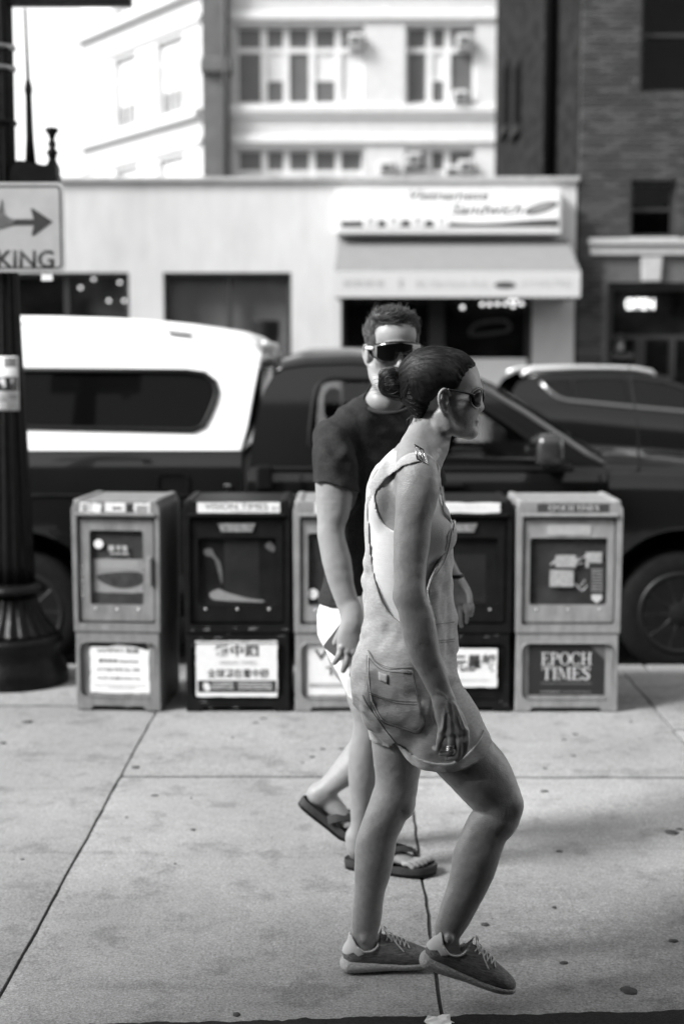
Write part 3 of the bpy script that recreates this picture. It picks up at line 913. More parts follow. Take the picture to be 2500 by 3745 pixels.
def news_box(x0, x1, yf, rz, m, label, win=(0.504, 0.819, 0.36), door_tone=None):
    hw = (x1 - x0) / 2
    rt = root('newspaper_box', ((x0 + x1) / 2, yf, 0.004), label, 'newspaper box', 'newspaper boxes along the kerb', rz)
    s = hw / 0.247
    top, mid = 0.988, 0.375
    dp = 0.45
    def up_out(h):
        o = [(-h + 0.004, mid), (h - 0.004, mid)]
        for k in range(7):
            a = R(90 * k / 6); o.append((h - 0.045 + 0.045 * math.cos(a), top - 0.045 + 0.045 * math.sin(a)))
        for k in range(7):
            a = R(90 + 90 * k / 6); o.append((-h + 0.045 + 0.045 * math.cos(a), top - 0.045 + 0.045 * math.sin(a)))
        return o
    dwx = 0.218 * s
    cab = MB().plate(up_out(hw), [rrect(-dwx, dwx, 0.414, 0.915, 0.012)], 0.0, 0.035).plate(up_out(hw), (), 0.036, dp - 0.036).build('upper_cabinet', m, rt, bevel=0.007, seg=2)
    # raised corner lugs and the rib under the header
    for sx in (-1, 1):
        MB().box(sx * (hw - 0.028) - 0.02, sx * (hw - 0.028) + 0.02, 0.004, dp - 0.02, top - 0.03, top + 0.008).build('corner_rib', m, rt, bevel=0.012, seg=3)
    MB().box(-dwx - 0.006, dwx + 0.006, -0.012, 0.0, 0.917, 0.934).build('header_rib', m, rt, bevel=0.005)
    MB().box(-dwx, dwx, 0.0355, 0.0365, 0.414, 0.915).build('door_gap', M_black, rt)
    # door
    ww = win[2] / 2 * s
    door = MB().plate(rrect(-dwx + 0.010, dwx - 0.008, 0.424, 0.905, 0.010), [rrect(-ww, ww, win[0], win[1], 0.014)], 0.012, 0.022).build('door', door_tone or m, rt, bevel=0.005)
    MB().box(-ww - 0.004, ww + 0.004, 0.0205, 0.0225, win[0] - 0.004, win[1] + 0.004).build('window_pane', M_pane, door)
    MB().box(-ww, ww, 0.0330, 0.0345, win[0], win[1]).build('display_board', mat('board_' + m.name, 0.03 if m.name == 'plastic_black' else 0.11, 0.8, var=0.35, scale=9), door)
    for fx in (-0.45, 0.0, 0.45):
        MB().lathe([(0.001, -0.004), (0.005, -0.002), (0.006, 0.0)], (fx * ww * 2 * 0.9, 0.012, win[0] - 0.02), 10, axis='y').build('screw', M_screw, door, smooth=True)
    # lower cabinet
    h2 = hw - 0.006
    lw = 0.214 * s
    low = MB().plate([(-h2, 0.0), (-h2 + 0.07, 0.0), (-h2 + 0.085, 0.018), (h2 - 0.085, 0.018), (h2 - 0.07, 0.0), (h2, 0.0), (h2 - 0.004, mid - 0.002), (-h2 + 0.004, mid - 0.002)], [rrect(-lw, lw, 0.062, 0.326, 0.035)], 0.006, 0.04).plate(
        [(-h2, 0.0), (-h2 + 0.07, 0.0), (-h2 + 0.085, 0.018), (h2 - 0.085, 0.018), (h2 - 0.07, 0.0), (h2, 0.0), (h2 - 0.004, mid - 0.002), (-h2 + 0.004, mid - 0.002)], (), 0.047, dp - 0.06).build('lower_cabinet', m, rt, bevel=0.008, seg=3)
    MB().plate(rrect(-lw + 0.001, lw - 0.001, 0.063, 0.325, 0.035), (), 0.020, 0.020).build('front_panel', m, low)
    rs_ = random.Random(int((x0 + 5) * 1000))
    mb = MB()
    for k in range(16):
        xa = rs_.uniform(-hw * 0.9, hw * 0.9); za = rs_.choice([rs_.uniform(0.385, 0.41), rs_.uniform(0.01, 0.055), rs_.uniform(0.335, 0.37)])
        ln = rs_.uniform(0.006, 0.035)
        yy_ = -0.0006 if za > 0.376 else 0.0054
        mb.box(xa, min(xa + ln, hw * 0.95), yy_, yy_ + 0.0005, za, za + rs_.uniform(0.001, 0.0025))
    tag(mb.build('scratches', mat('scratch_pale', 0.35, 0.7, var=0.3), rt), kind='stuff')
    return rt, door, low, s
YB = 6.515
M_p1 = mat('plastic_grey', 0.20, 0.5, var=0.22, scale=26, bump=0.08, bscale=120, blotch=0.22, stretch=(1, 1, 0.4))
M_p5 = mat('plastic_pale', 0.26, 0.5, var=0.20, scale=26, bump=0.08, bscale=120, blotch=0.2, stretch=(1, 1, 0.4))
M_pb = mat('plastic_black', 0.008, 0.5, var=0.4, scale=14, bump=0.05, bscale=200, spec=0.12)
M_lt = mat('sticker_light', 0.66, 0.6, var=0.12, scale=60)
M_md2 = mat('sticker_mid', 0.32, 0.6, var=0.25, scale=60)
def lines(par, rows, y, m, seed=2):
    """rows of tiny print: (x0, x1, z, h)"""
    r = random.Random(seed)
    mb = MB()
    for (a, b, z, h) in rows:
        x = a
        while x < b:
            w = r.uniform(0.5, 1.6) * h
            mb.box(x, min(b, x + w), y - 0.0006, y, z - h / 2 * r.uniform(0.6, 1), z + h / 2)
            x += w + h * r.uniform(0.2, 0.5)
    return mb.build('small_print', m, par)

# box 1: grey, stickers on its head, torn notice below
rt, door, low, s = news_box(-1.288, -0.872, YB + 0.02, R(-5), M_p1, 'grey newspaper box with a sticker row on its head and a torn notice below', win=(0.50, 0.85, 0.30))
sheet(rt, 'sticker', -0.165, -0.115, 0.936, 0.980, 0.0, M_lt, 0.001, tilt=-0.12, seed=3)
sheet(rt, 'sticker', -0.110, -0.065, 0.934, 0.978, -0.0012, M_lt, 0.001, tilt=-0.2, seed=4)
sheet(rt, 'sticker', -0.045, 0.05, 0.938, 0.982, 0.0, M_lt, 0.001, seed=5)
sheet(rt, 'sticker', 0.09, 0.165, 0.937, 0.980, 0.0, M_lt, 0.004, seed=6)
sheet(rt, 'sticker', 0.055, 0.085, 0.940, 0.975, -0.0003, M_ink, 0.001, seed=7)
lines(rt, [(-0.155, -0.125, 0.945 + 0.012 * k, 0.006) for k in range(3)] + [(0.10, 0.155, 0.945 + 0.01 * k, 0.005) for k in range(3)] + [(-0.01, 0.03, 0.955, 0.010)], -0.0026, M_ink, 8)
r7 = random.Random(17)
mb = MB()
for k in range(7):
    zz_ = 0.545 + 0.022 * k
    mb.tube(smooth_poly([(-0.166 + r7.uniform(-0.006, 0.006), 0.0112, zz_ + r7.uniform(-0.012, 0.012)) for q in range(4)], 4, False), 0.0012, 5)
mb.build('scrawl', M_lt, door, smooth=True)
MB().box(0.150, 0.172, -0.016, 0.012, 0.60, 0.73).build('door_pull', M_p1, door, bevel=0.006)
sheet(door, 'paper', -0.115, 0.120, 0.555, 0.715, 0.0328, M_lt, 0.002, seed=9)
MB().plate(smooth_poly([(-0.10, 0.635), (0.0, 0.652), (0.11, 0.650), (0.115, 0.60), (0.03, 0.575), (-0.06, 0.595)], 4), (), 0.0305, 0.001).build('paper_print', mat('drawing_ink', 0.12, 0.7, var=0.5, scale=20), door)  # dark mottled drawing printed on the paper
sheet(door, 'paper', -0.10, 0.10, 0.665, 0.705, 0.0308, M_paper, 0.001, seed=11)
MB().lathe([(0.001, -0.001), (0.022, -0.001), (0.022, 0.0)], (-0.085, 0.0205, 0.785), 20, axis='y').build('round_sticker', M_lt, door)
lines(door, [(-0.04, 0.06, 0.765, 0.028), (-0.03, 0.06, 0.74, 0.012)], 0.0202, M_md2, 12)
sheet(low, 'notice', -0.135, 0.145, 0.080, 0.315, 0.020, M_paper, 0.003, seed=13)
MB().plate([(-0.13, 0.30), (-0.05, 0.30), (0.0, 0.312), (0.08, 0.302), (0.14, 0.285), (0.148, 0.30), (0.13, 0.322), (-0.135, 0.318), (-0.14, 0.29)], (), 0.0180, 0.0006).build('torn_strip', M_ink, low)
text('lettering', 'SAMPAN 舢舨', M_ink, 0.026, 0.0, 0.0182, 0.283, low, width=0.20, th=0.0005)
text('lettering', '廣告熱線 (Inquiries)', M_ink, 0.020, 0.0, 0.0182, 0.232, low, width=0.19, th=0.0005, bold=0.01)
text('lettering', '617-426-9492 Ext. 206', M_ink, 0.016, 0.0, 0.0182, 0.192, low, width=0.20, th=0.0005)
text('lettering', 'Email: ads@sampan.org', M_ink, 0.017, 0.0, 0.0182, 0.150, low, width=0.20, th=0.0005)
lines(low, [(-0.12, 0.13, 0.115, 0.006), (-0.05, 0.08, 0.102, 0.006)], 0.0187, M_ink2, 14)

# box 2: black, VISION TIMES header
rt, door, low, s = news_box(-0.766, -0.268, YB, 0.0, M_pb, 'black newspaper box with a VISION TIMES header and a white Chinese poster')
sheet(rt, 'header_sticker', -0.180, 0.200, 0.936, 0.985, 0.0, M_paper, 0.001, seed=21)
text('lettering', 'VISION TIMES', M_ink, 0.028, 0.0, -0.0014, 0.966, rt, width=0.29, th=0.0004)
lines(rt, [(-0.03, 0.15, 0.943, 0.005), (0.165, 0.19, 0.955, 0.02)], -0.0014, M_ink2, 22)
MB().plate([(-0.085, 0.885), (0.085, 0.885), (0.07, 0.848), (-0.07, 0.848)], (), 0.006, 0.006).build('pull_handle', mat('worn_handle', 0.22, 0.5, var=0.5, scale=40), door, bevel=0.002)
sheet(door, 'paper_back', -0.06, 0.10, 0.51, 0.81, 0.0328, mat('dark_sheet', 0.06, 0.7, var=0.3, scale=8), 0.001, seed=23)
MB().plate(smooth_poly([(-0.13, 0.555), (-0.09, 0.575), (-0.05, 0.56), (0.05, 0.532), (0.12, 0.522), (0.11, 0.514), (0.0, 0.518), (-0.08, 0.522), (-0.12, 0.53)], 4), (), 0.0300, 0.001).build('torn_paper', M_lt, door)
MB().plate(smooth_poly([(-0.155, 0.76), (-0.12, 0.765), (-0.105, 0.735), (-0.08, 0.70), (-0.07, 0.64), (-0.075, 0.60), (-0.09, 0.66), (-0.11, 0.72), (-0.15, 0.735)], 4), (), 0.0300, 0.001).build('torn_paper', M_md2, door)
MB().plate(smooth_poly([(0.13, 0.775), (0.15, 0.80), (0.175, 0.77), (0.165, 0.75)], 4), (), 0.0300, 0.001).build('torn_paper', M_md2, door)
sheet(low, 'poster', -0.195, 0.185, 0.070, 0.335, 0.0058, M_paper, 0.002, seed=25)
text('lettering', '看中國', M_ink, 0.055, -0.005, 0.0040, 0.290, low, width=0.205, th=0.0005, bold=0.02)
text('lettering', 'VISION TIMES', M_ink2, 0.018, 0.0, 0.0040, 0.232, low, width=0.175, th=0.0005)
text('lettering', '全球都在看中國', M_ink, 0.043, 0.0, 0.0040, 0.182, low, width=0.285, th=0.0005, bold=0.012)
MB().box(-0.187, 0.178, 0.0036, 0.0042, 0.092, 0.148).build('poster_band', M_ink, low)
lines(low, [(-0.12, -0.02, 0.136 - 0.013 * k, 0.006) for k in range(3)] + [(0.0, 0.16, 0.136 - 0.013 * k, 0.006) for k in range(3)], 0.0034, M_lt, 26)
MB().plate(ell(-0.145, 0.118, 0.016, 0.022, 0.4), (), 0.0028, 0.0006).build('poster_mark', M_lt, low)

# box 3: pale, behind the man
rt, door, low, s = news_box(-0.257, 0.245, YB, 0.0, M_p5, 'pale grey newspaper box with a VISION TIMES poster standing behind the two people', win=(0.50, 0.84, 0.36))
sheet(rt, 'header_sticker', -0.150, 0.170, 0.936, 0.985, 0.0, M_paper, 0.001, seed=31)
text('lettering', 'VISION TIMES', M_ink2, 0.030, 0.0, -0.0014, 0.960, rt, width=0.27, th=0.0004)
MB().lathe([(0.001, -0.001), (0.024, -0.001), (0.024, 0.0)], (-0.16, 0.0205, 0.555), 20, axis='y').build('round_sticker', M_lt, door)
sheet(low, 'poster', -0.185, 0.19, 0.075, 0.318, 0.020, M_paper, 0.001, seed=33)
text('lettering', 'VISION', M_ink, 0.050, 0.0, 0.0183, 0.268, low, width=0.31, th=0.0005, bold=0.02)
text('lettering', 'TIMES', M_ink, 0.042, 0.0, 0.0183, 0.190, low, width=0.20, th=0.0005, bold=0.02)
MB().box(-0.178, 0.18, 0.0178, 0.0186, 0.112, 0.132).build('poster_band', M_ink2, low)
text('lettering', 'visiontimes.com', M_lt, 0.012, 0.0, 0.0176, 0.122, low, width=0.28, th=0.0003)

# box 4: black, behind the woman
rt, door, low, s = news_box(0.254, 0.758, YB, 0.0, M_pb, 'black newspaper box with a white header and Chinese daily poster between two pale boxes')
sheet(rt, 'header_sticker', -0.190, 0.190, 0.936, 0.984, 0.0, M_paper, 0.003, seed=41)
lines(rt, [(-0.05, 0.12, 0.962, 0.016)], -0.0014, M_lt, 42)
MB().plate([(-0.085, 0.885), (0.085, 0.885), (0.07, 0.848), (-0.07, 0.848)], (), 0.006, 0.006).build('pull_handle', mat('worn_handle', 0.22, 0.5, var=0.5, scale=40), door, bevel=0.002)
text('lettering', 'PULL', M_md2, 0.026, 0.0, 0.0052, 0.867, door, width=0.10, th=0.0004)
sheet(door, 'paper_back', -0.08, 0.13, 0.51, 0.74, 0.0328, mat('dark_sheet', 0.06, 0.7, var=0.3, scale=8), 0.001, seed=43)
sheet(low, 'poster', -0.185, 0.185, 0.118, 0.300, 0.0058, M_paper, 0.002, seed=44)
text('lettering', '大紀元晨報', M_ink, 0.085, 0.01, 0.0040, 0.232, low, width=0.34, th=0.0005, bold=0.02)
text('lettering', 'www.dajiyuan.com', M_ink2, 0.012, 0.05, 0.0040, 0.150, low, width=0.19, th=0.0004)

# box 5: pale, EPOCH TIMES
rt, door, low, s = news_box(0.770, 1.262, YB, 0.0, M_p5, 'pale grey newspaper box with dark EPOCH TIMES signs at the end of the row')
M_navy = mat('poster_dark', 0.022, 0.6, var=0.1)
M_cream = mat('poster_cream', 0.50, 0.6, var=0.08)
sheet(rt, 'header_sign', -0.150, 0.180, 0.940, 0.978, 0.0, mat('header_dark', 0.05, 0.6, var=0.1), 0.0005, seed=51)
serif('EPOCH TIMES', 0.018, -0.0014, 0.9475, 0.235, 0.024, M_cream, rt)
MB().box(-0.10, 0.10, 0.009, 0.0118, 0.832, 0.882).build('name_plate', mat('faded_plate', 0.36, 0.6, var=0.1, scale=30), door)
sheet(door, 'sticker', -0.085, 0.025, 0.590, 0.668, 0.0205, M_md2, 0.001, seed=52)
sheet(door, 'sticker', -0.060, 0.035, 0.680, 0.738, 0.0205, M_md2, 0.002, seed=53)
sheet(door, 'sticker', 0.080, 0.155, 0.680, 0.752, 0.0205, M_md2, 0.001, seed=54)
r5 = random.Random(5)
mb = MB()
for k in range(9):
    a = (r5.uniform(-0.13, 0.09), r5.uniform(0.56, 0.74))
    pts = [(a[0] + r5.uniform(-0.03, 0.03) + 0.012 * q, 0.0200, a[1] + r5.uniform(-0.02, 0.02)) for q in range(4)]
    mb.tube(smooth_poly(pts, 4, False), 0.0011, 5)
mb.build('scrawl', M_lt, door, smooth=True)
sheet(door, 'leaflet', 0.095, 0.172, 0.508, 0.702, 0.0196, M_navy, 0.0006, seed=55)
lines(door, [(0.108, 0.160, 0.67 - 0.014 * k, 0.006) for k in range(8)], 0.0182, M_md2, 56)
MB().plate([(0.110, 0.553), (0.158, 0.553), (0.158, 0.532), (0.134, 0.512), (0.110, 0.532)], (), 0.0172, 0.001).build('shield_mark', M_cream, door)
sheet(low, 'poster', -0.178, 0.178, 0.078, 0.318, 0.020, M_navy, 0.0006, seed=57)
MB().plate([(0.105, 0.317), (0.177, 0.317), (0.177, 0.245)], (), 0.0182, 0.0005).build('poster_corner', mat('corner_grey', 0.10, 0.6), low)
serif('EPOCH', 0.0, 0.0186, 0.220, 0.238, 0.060, M_cream, low)
serif('TIMES', 0.0, 0.0186, 0.150, 0.228, 0.060, M_cream, low)
lines(low, [(-0.118, 0.118, 0.132, 0.008)], 0.0186, mat('print_dim', 0.12, 0.6), 58)
MB().box(-0.177, 0.177, 0.0180, 0.0186, 0.079, 0.104).build('poster_band', M_ink, low)
lines(low, [(-0.12, -0.03, 0.092, 0.009), (-0.02, 0.115, 0.092, 0.005)], 0.0178, mat('print_dim2', 0.2, 0.6), 59)

# ================================================================ lamp post
M_iron = mat('black_iron', 0.006, 0.35, var=0.4, scale=25, bump=0.25, bscale=60, spec=0.16)
LX, LY = -1.712, 7.16
lamp = root('lamp_post', (LX, LY, 0), 'black fluted cast-iron lamp post with a flared base beside the kerb', 'lamp post')
MB().lathe([(0.275, 0.0), (0.275, 0.05), (0.262, 0.09), (0.240, 0.13), (0.232, 0.17), (0.245, 0.20), (0.252, 0.22), (0.245, 0.24), (0.23, 0.25)], seg=48).build('base', M_iron, lamp, smooth=True, sharp=40)
MB().lathe([(0.228, 0.251), (0.215, 0.27), (0.175, 0.32), (0.145, 0.37), (0.128, 0.42), (0.122, 0.455)], seg=96, flutes=20, depth=0.10).build('skirt', M_iron, lamp, smooth=True)
MB().lathe([(0.124, 0.456), (0.165, 0.470), (0.172, 0.485), (0.150, 0.505), (0.126, 0.515)], seg=40).build('collar', M_iron, lamp, smooth=True)
prof = [(0.118 - 0.05 * min(1, max(0, (z - 0.516) / 1.5)) , z) for z in [0.516 + 0.2 * k for k in range(18)]]
MB().lathe(prof, seg=96, flutes=14, depth=0.13).build('shaft', M_iron, lamp, smooth=True)
for z in (3.06, 3.16, 2.80):
    MB().lathe([(0.072, z - 0.012), (0.079, z - 0.008), (0.079, z + 0.008), (0.072, z + 0.012)], seg=32).build('band', mat('band_steel', 0.35, 0.3, metal=1.0, var=0.2) if z > 2.9 else M_iron, lamp, smooth=True)
def lp3(x, y, Yd=LY): 
    p = P(x * K, y * K, Yd); return Vector((p.x - LX, p.y - LY, p.z))
a = lp3(20, 14); b = lp3(300, 6)
MB().box(a.x, b.x, -0.03, 0.03, a.z, a.z + 0.045).build('bracket_arm', M_iron, lamp, bevel=0.006)
t0, t1, t2 = lp3(58, 20), lp3(65, 182), lp3(71, 378)
MB().tube([t0, (t0 + t1) / 2, t1], [0.005, 0.006, 0.008], 8).build('hanger_wire', M_iron, lamp, smooth=True)
MB().tube([t1, t1 + (t2 - t1) * 0.04, t1 + (t2 - t1) * 0.12, t1 + (t2 - t1) * 0.2, t1 + (t2 - t1) * 0.7, t2], [0.008, 0.014, 0.020, 0.015, 0.019, 0.028], 12).build('hanger_rod', M_iron, lamp, smooth=True)
c0 = lp3(88, 396)
MB().plate(smooth_poly([(c0.x - 0.12, c0.z - 0.09), (c0.x - 0.12, c0.z + 0.035), (c0.x - 0.04, c0.z + 0.05), (c0.x + 0.04, c0.z + 0.03), (c0.x + 0.09, c0.z + 0.045), (c0.x + 0.10, c0.z + 0.0), (c0.x + 0.085, c0.z - 0.09)], 4), (), -0.05, 0.09).build('scroll_bracket', M_iron, lamp, bevel=0.008)
f0 = lp3(121, 376)
MB().lathe([(0.030, 0.0), (0.018, 0.03), (0.022, 0.05), (0.030, 0.065), (0.014, 0.085), (0.022, 0.105), (0.012, 0.125), (0.018, 0.150), (0.034, 0.170), (0.030, 0.182), (0.004, 0.188)], (f0.x, 0, f0.z - 0.01), seg=20).build('finial', M_iron, lamp, smooth=True)

# sign clamped to the post
ysn = LY - 0.14
qr = D(149, 520, ysn)[0]
z1, z0 = D(100, 418, ysn)[1], D(100, 624, ysn)[1]
ql = qr - 0.60
sg_ = root('parking_sign', (qr - 0.3, ysn, z0), 'white street sign with a dark arrow and the word PARKING on the lamp post', 'sign')
def ps(o):
    o.parent = sg_
    o.matrix_parent_inverse = Matrix.Translation(-sg_.location)
    return o
M_sign = mat('sign_white', 0.42, 0.5, var=0.10, scale=7, blotch=0.25)
M_sred = mat('sign_print', 0.035, 0.5, var=0.15, scale=30)
ps(MB().plate(rrect(ql, qr, z0, z1, 0.03), (), ysn, 0.004).build('panel', M_sign))
ps(MB().plate(rrect(ql + 0.016, qr - 0.016, z0 + 0.016, z1 - 0.016, 0.024), [rrect(ql + 0.024, qr - 0.024, z0 + 0.024, z1 - 0.024, 0.018)], ysn - 0.0012, 0.001).build('border', M_sred))
ax = D(122, 510, ysn)
def ap(x, y): return D(x, y, ysn)
ps(MB().plate([ap(-120, 503), ap(78, 503), ap(71, 479), ap(76, 478), ap(122, 509), ap(78, 541), ap(73, 540), ap(78, 517), ap(-120, 517)], (), ysn - 0.0012, 0.001).build('arrow', M_sred))
e = ap(124, 594)
ps(text('lettering', 'PARKING', M_sred, 0.085, e[0] - 0.245, ysn - 0.0014, e[1], None, width=0.49, th=0.0006, bold=0.015))
p0 = ap(20, 505)
ps(MB().plate(smooth_poly([(p0[0] - 0.10, p0[1] + 0.02), (p0[0] - 0.045, p0[1] + 0.05), (p0[0] - 0.03, p0[1] + 0.10), (p0[0] - 0.02, p0[1] + 0.03), (p0[0] + 0.035, p0[1] - 0.012), (p0[0] - 0.10, p0[1] - 0.045)], 4), (), ysn - 0.004, 0.002).build('sticker_scrap', mat('scrap_grey', 0.10, 0.4, var=0.5, scale=40)))
for zz in (z0 + 0.07, z1 - 0.07):
    ps(MB().tube([(LX + 0.085 * math.cos(t), LY + 0.085 * math.sin(t), zz) for t in [2 * math.pi * k / 24 for k in range(24)]], 0.008, 6, closed=True).build('clamp', M_iron, smooth=True))
    ps(MB().box(LX - 0.02, LX + 0.02, ysn + 0.004, LY - 0.06, zz - 0.012, zz + 0.012).build('bracket', M_iron))
# white tag under the sign
tg = D(108, 635, ysn)
ps(MB().box(tg[0] - 0.028, tg[0] + 0.028, ysn + 0.006, ysn + 0.012, tg[1] - 0.02, z0 + 0.02).build('tag', M_white, bevel=0.003))
# paper poster wrapped round the shaft
pz1, pz0 = D(20, 817, LY - 0.09)[1], D(20, 942, LY - 0.09)[1]
zc = (pz0 + pz1) / 2
rr_ = 0.118 - 0.05 * min(1, (zc - 0.516) / 1.5) + 0.004
def arc(z0_, z1_, a0, a1, r_, n=10):
    mb = MB()
    mb.grid([[(LX + r_ * math.sin(R(a0 + (a1 - a0) * i / n)), LY - r_ * math.cos(R(a0 + (a1 - a0) * i / n)), z) for z in (z0_, z1_)] for i in range(n + 1)])
    return mb
po = tag(arc(pz0, pz1, -75, 52, rr_).build('pasted_flyer', M_lt, None, smooth=True), 'small printed flyer pasted round the lamp post shaft', 'poster')
po.modifiers.new('s', 'SOLIDIFY').thickness = 0.001
H_ = pz1 - pz0
for (f0_, f1_, a0, a1, mm) in ((0.80, 0.97, 5, 46, M_md2), (0.36, 0.62, -70, 48, M_ink), (0.20, 0.30, 10, 45, M_md2), (0.03, 0.17, -20, 12, M_md2), (0.66, 0.76, -60, -10, M_md2)):
    arc(pz0 + f0_ * H_, pz0 + f1_ * H_, a0, a1, rr_ + 0.0012).build('print_block', mm, po, smooth=True)
r6 = random.Random(6)
for k in range(5):
    a0 = r6.uniform(-40, 40); zf = r6.uniform(0.40, 0.52)
    arc(pz0 + zf * H_, pz0 + (zf + 0.10) * H_, a0, a0 + 9, rr_ + 0.0022).build('print_figure', M_lt, po, smooth=True)
# ================================================================ vehicles
M_paint = mat('dark_paint', 0.006, 0.3, var=0.08, scale=4, spec=0.2, coat=0.7, bump=0.015, bscale=3)
M_fib = mat('white_gelcoat', 0.82, 0.3, var=0.02, scale=3, coat=0.3)
M_trim = mat('black_trim', 0.006, 0.5, var=0.1, spec=0.2)
M_tint = mat('tinted_glass', 0.003, 0.05, var=0, spec=0.10)
M_cglass = glass_mat('car_glass', 0.72, 0.02)
M_dglass = glass_mat('dark_car_glass', 0.2, 0.02)
M_rub = mat('tyre_rubber', 0.008, 0.8, var=0.3, scale=30)
M_alloy = mat('alloy', 0.02, 0.45, metal=0.6, var=0.15)
M_chrome = mat('chrome', 0.7, 0.12, metal=1.0, var=0.03)
M_cabin = mat('cabin_dark', 0.012, 0.9, var=0.2)
YT_, WT = 8.02, 1.92        # near flank of the pickup and its width
YM = YT_ + WT / 2
truck = root('pickup_truck', (0.2, YM, STREET_Z), 'dark pickup truck with a white canopy over its bed, parked at the kerb', 'truck')
def tk(o, parent=None):
    if parent is None:
        o.parent = truck
        o.matrix_parent_inverse = Matrix.Translation(-truck.location)
    else:
        o.parent = parent
    return o
def tp(x, y, Yd=YT_): return D(x, y, Yd)
def both(pts):
    """points for near side -> same on far side"""
    return [(x, 2 * YM - y, z) for x, y, z in pts]
def loft_x(xs, sect, name, m, bevel=0.0):
    """section polylines [(y,z)] at stations xs, capped"""
    mb = MB()
    rows = [[(x, y, z) for y, z in sect(x)] for x in xs]
    mb.grid(rows)
    n = len(rows[0])
    mb._add(rows[0], [tuple(range(n))]); mb._add(rows[-1], [tuple(range(n - 1, -1, -1))])
    return mb.build(name, m, None, smooth=True, sharp=32)
zb = STREET_Z + 0.42
xbed0, xbed1 = -3.2, tp(554, 1100)[0]
xcab0, xcow = tp(567, 1100)[0], tp(1392, 1060)[0]
xfr = 3.05
zbelt = tp(800, 1072)[1]
zrail = tp(300, 1038)[1]
def flank(zt):
    near = [(YT_ + 0.10, zb), (YT_ + 0.03, zb + 0.05), (YT_ + 0.0, zb + 0.25), (YT_ - 0.012, zb + 0.45), (YT_ + 0.0, zt - 0.10), (YT_ + 0.02, zt - 0.03), (YT_ + 0.05, zt)]
    return near + [(2 * YM - y, z) for y, z in near[::-1]]
def cyl(x, z, r, y0, y1):
    me = MB().lathe([(r, 0), (r, y1 - y0)], (x, y0, z), 40, axis='y').mesh('cutter')
    o = bpy.data.objects.new('cutter', me)
    return o
def with_arches(o, arches):
    """remove the wheel openings from a body panel"""
    bm = bmesh.new(); bm.from_mesh(o.data)
    bmesh.ops.recalc_face_normals(bm, faces=bm.faces)
    bm.to_mesh(o.data); bm.free()
    for (x, z, r) in arches:
        for (y0, y1) in ((YT_ - 0.2, YT_ + 0.36), (2 * YM - YT_ - 0.36, 2 * YM - YT_ + 0.2)):
            c = cyl(x, z, r, y0, y1)
            COL.objects.link(c)
            md = o.modifiers.new('arch', 'BOOLEAN'); md.operation = 'DIFFERENCE'; md.object = c; md.solver = 'EXACT'
            dg = bpy.context.evaluated_depsgraph_get()
            me = bpy.data.meshes.new_from_object(o.evaluated_get(dg))
            o.modifiers.clear()
            o.data = me
            bpy.data.objects.remove(c)
    o.data.set_sharp_from_angle(angle=R(32))
    return o
hub_f, hub_r, zh = 1.895, -1.87, STREET_Z + 0.355
bed = tk(with_arches(loft_x([xbed0, xbed0 + 0.05, -2.5, -1.2, xbed1 - 0.02, xbed1], lambda x: flank(zrail), 'bed', M_paint), [(hub_r, zh + 0.02, 0.46)]))
cabl = tk(loft_x([xcab0, xcab0 + 0.02, 0.0, 0.6, xcow - 0.1, xcow], lambda x: flank(zbelt), 'cab_lower', M_paint))
def nose(x):
    t = (x - xcow) / (xfr - xcow)
    zt = tp(1480, 1088)[1] - 0.10 * t * t
    f = flank(zt)
    taper = 0.16 * max(0, t - 0.55) ** 2 * 4
    crown = zt + 0.085 - 0.05 * t
    near = [(y + taper, z) for y, z in f[:7]] + [(YT_ + 0.13 + taper, zt + 0.03), (YT_ + 0.32 + taper, crown - 0.02), (YM - 0.25, crown + 0.015)]
    return near + [(2 * YM - y, z) for y, z in near[::-1]]
front = tk(with_arches(loft_x([xcow + 0.012, xcow + 0.03] + [xcow + (xfr - xcow) * k / 9 for k in range(1, 10)], nose, 'front_fenders', M_paint), [(hub_f, zh + 0.02, 0.47)]))
# chassis under the body
tk(MB().box(-3.0, 2.8, YT_ + 0.37, 2 * YM - YT_ - 0.37, zb - 0.15, zb + 0.3).build('chassis', M_trim))
# ---- wheels
def wheel(x, yc, near):
    sgn = -1 if near else 1
    w = tk(MB().lathe([(0.255, -0.115), (0.33, -0.12), (0.352, -0.09), (0.357, 0.0), (0.352, 0.09), (0.33, 0.12), (0.255, 0.115)], (x, yc, zh), 48, axis='y').build('wheel', M_rub, None, smooth=True))
    mb = MB()
    yo = yc + sgn * 0.10
    ring = [(x + 0.225 * math.cos(t), yo, zh + 0.225 * math.sin(t)) for t in [2 * math.pi * k / 40 for k in range(40)]]
    mb.tube(ring, 0.022, 8, closed=True)
    for k in range(5):
        t = 2 * math.pi * k / 5 + 0.35
        a = Vector((math.cos(t), 0, math.sin(t))); n_ = Vector((-math.sin(t), 0, math.cos(t)))
        c = Vector((x, yo, zh))
        for sd in (-1, 1):
            mb.tube([c + a * 0.05 + n_ * sd * 0.022, c + a * 0.13 + n_ * sd * 0.040, c + a * 0.215 + n_ * sd * 0.075], [0.020, 0.016, 0.018], 6)
    mb.lathe([(0.068, -0.02), (0.066, 0.02), (0.03, 0.03)] if not near else [(0.03, -0.03), (0.066, -0.02), (0.068, 0.02)], (x, yo, zh), 20, axis='y')
    tk(mb.build('rim', M_alloy, None, smooth=True, sharp=50), w)
    tk(MB().lathe([(0.238, -0.01), (0.238, 0.01)], (x, yc, zh), 32, axis='y').build('brake_disc', M_trim, None), w)
for x in (hub_f, hub_r):
    wheel(x, YT_ + 0.15, True); wheel(x, 2 * YM - YT_ - 0.15, False)
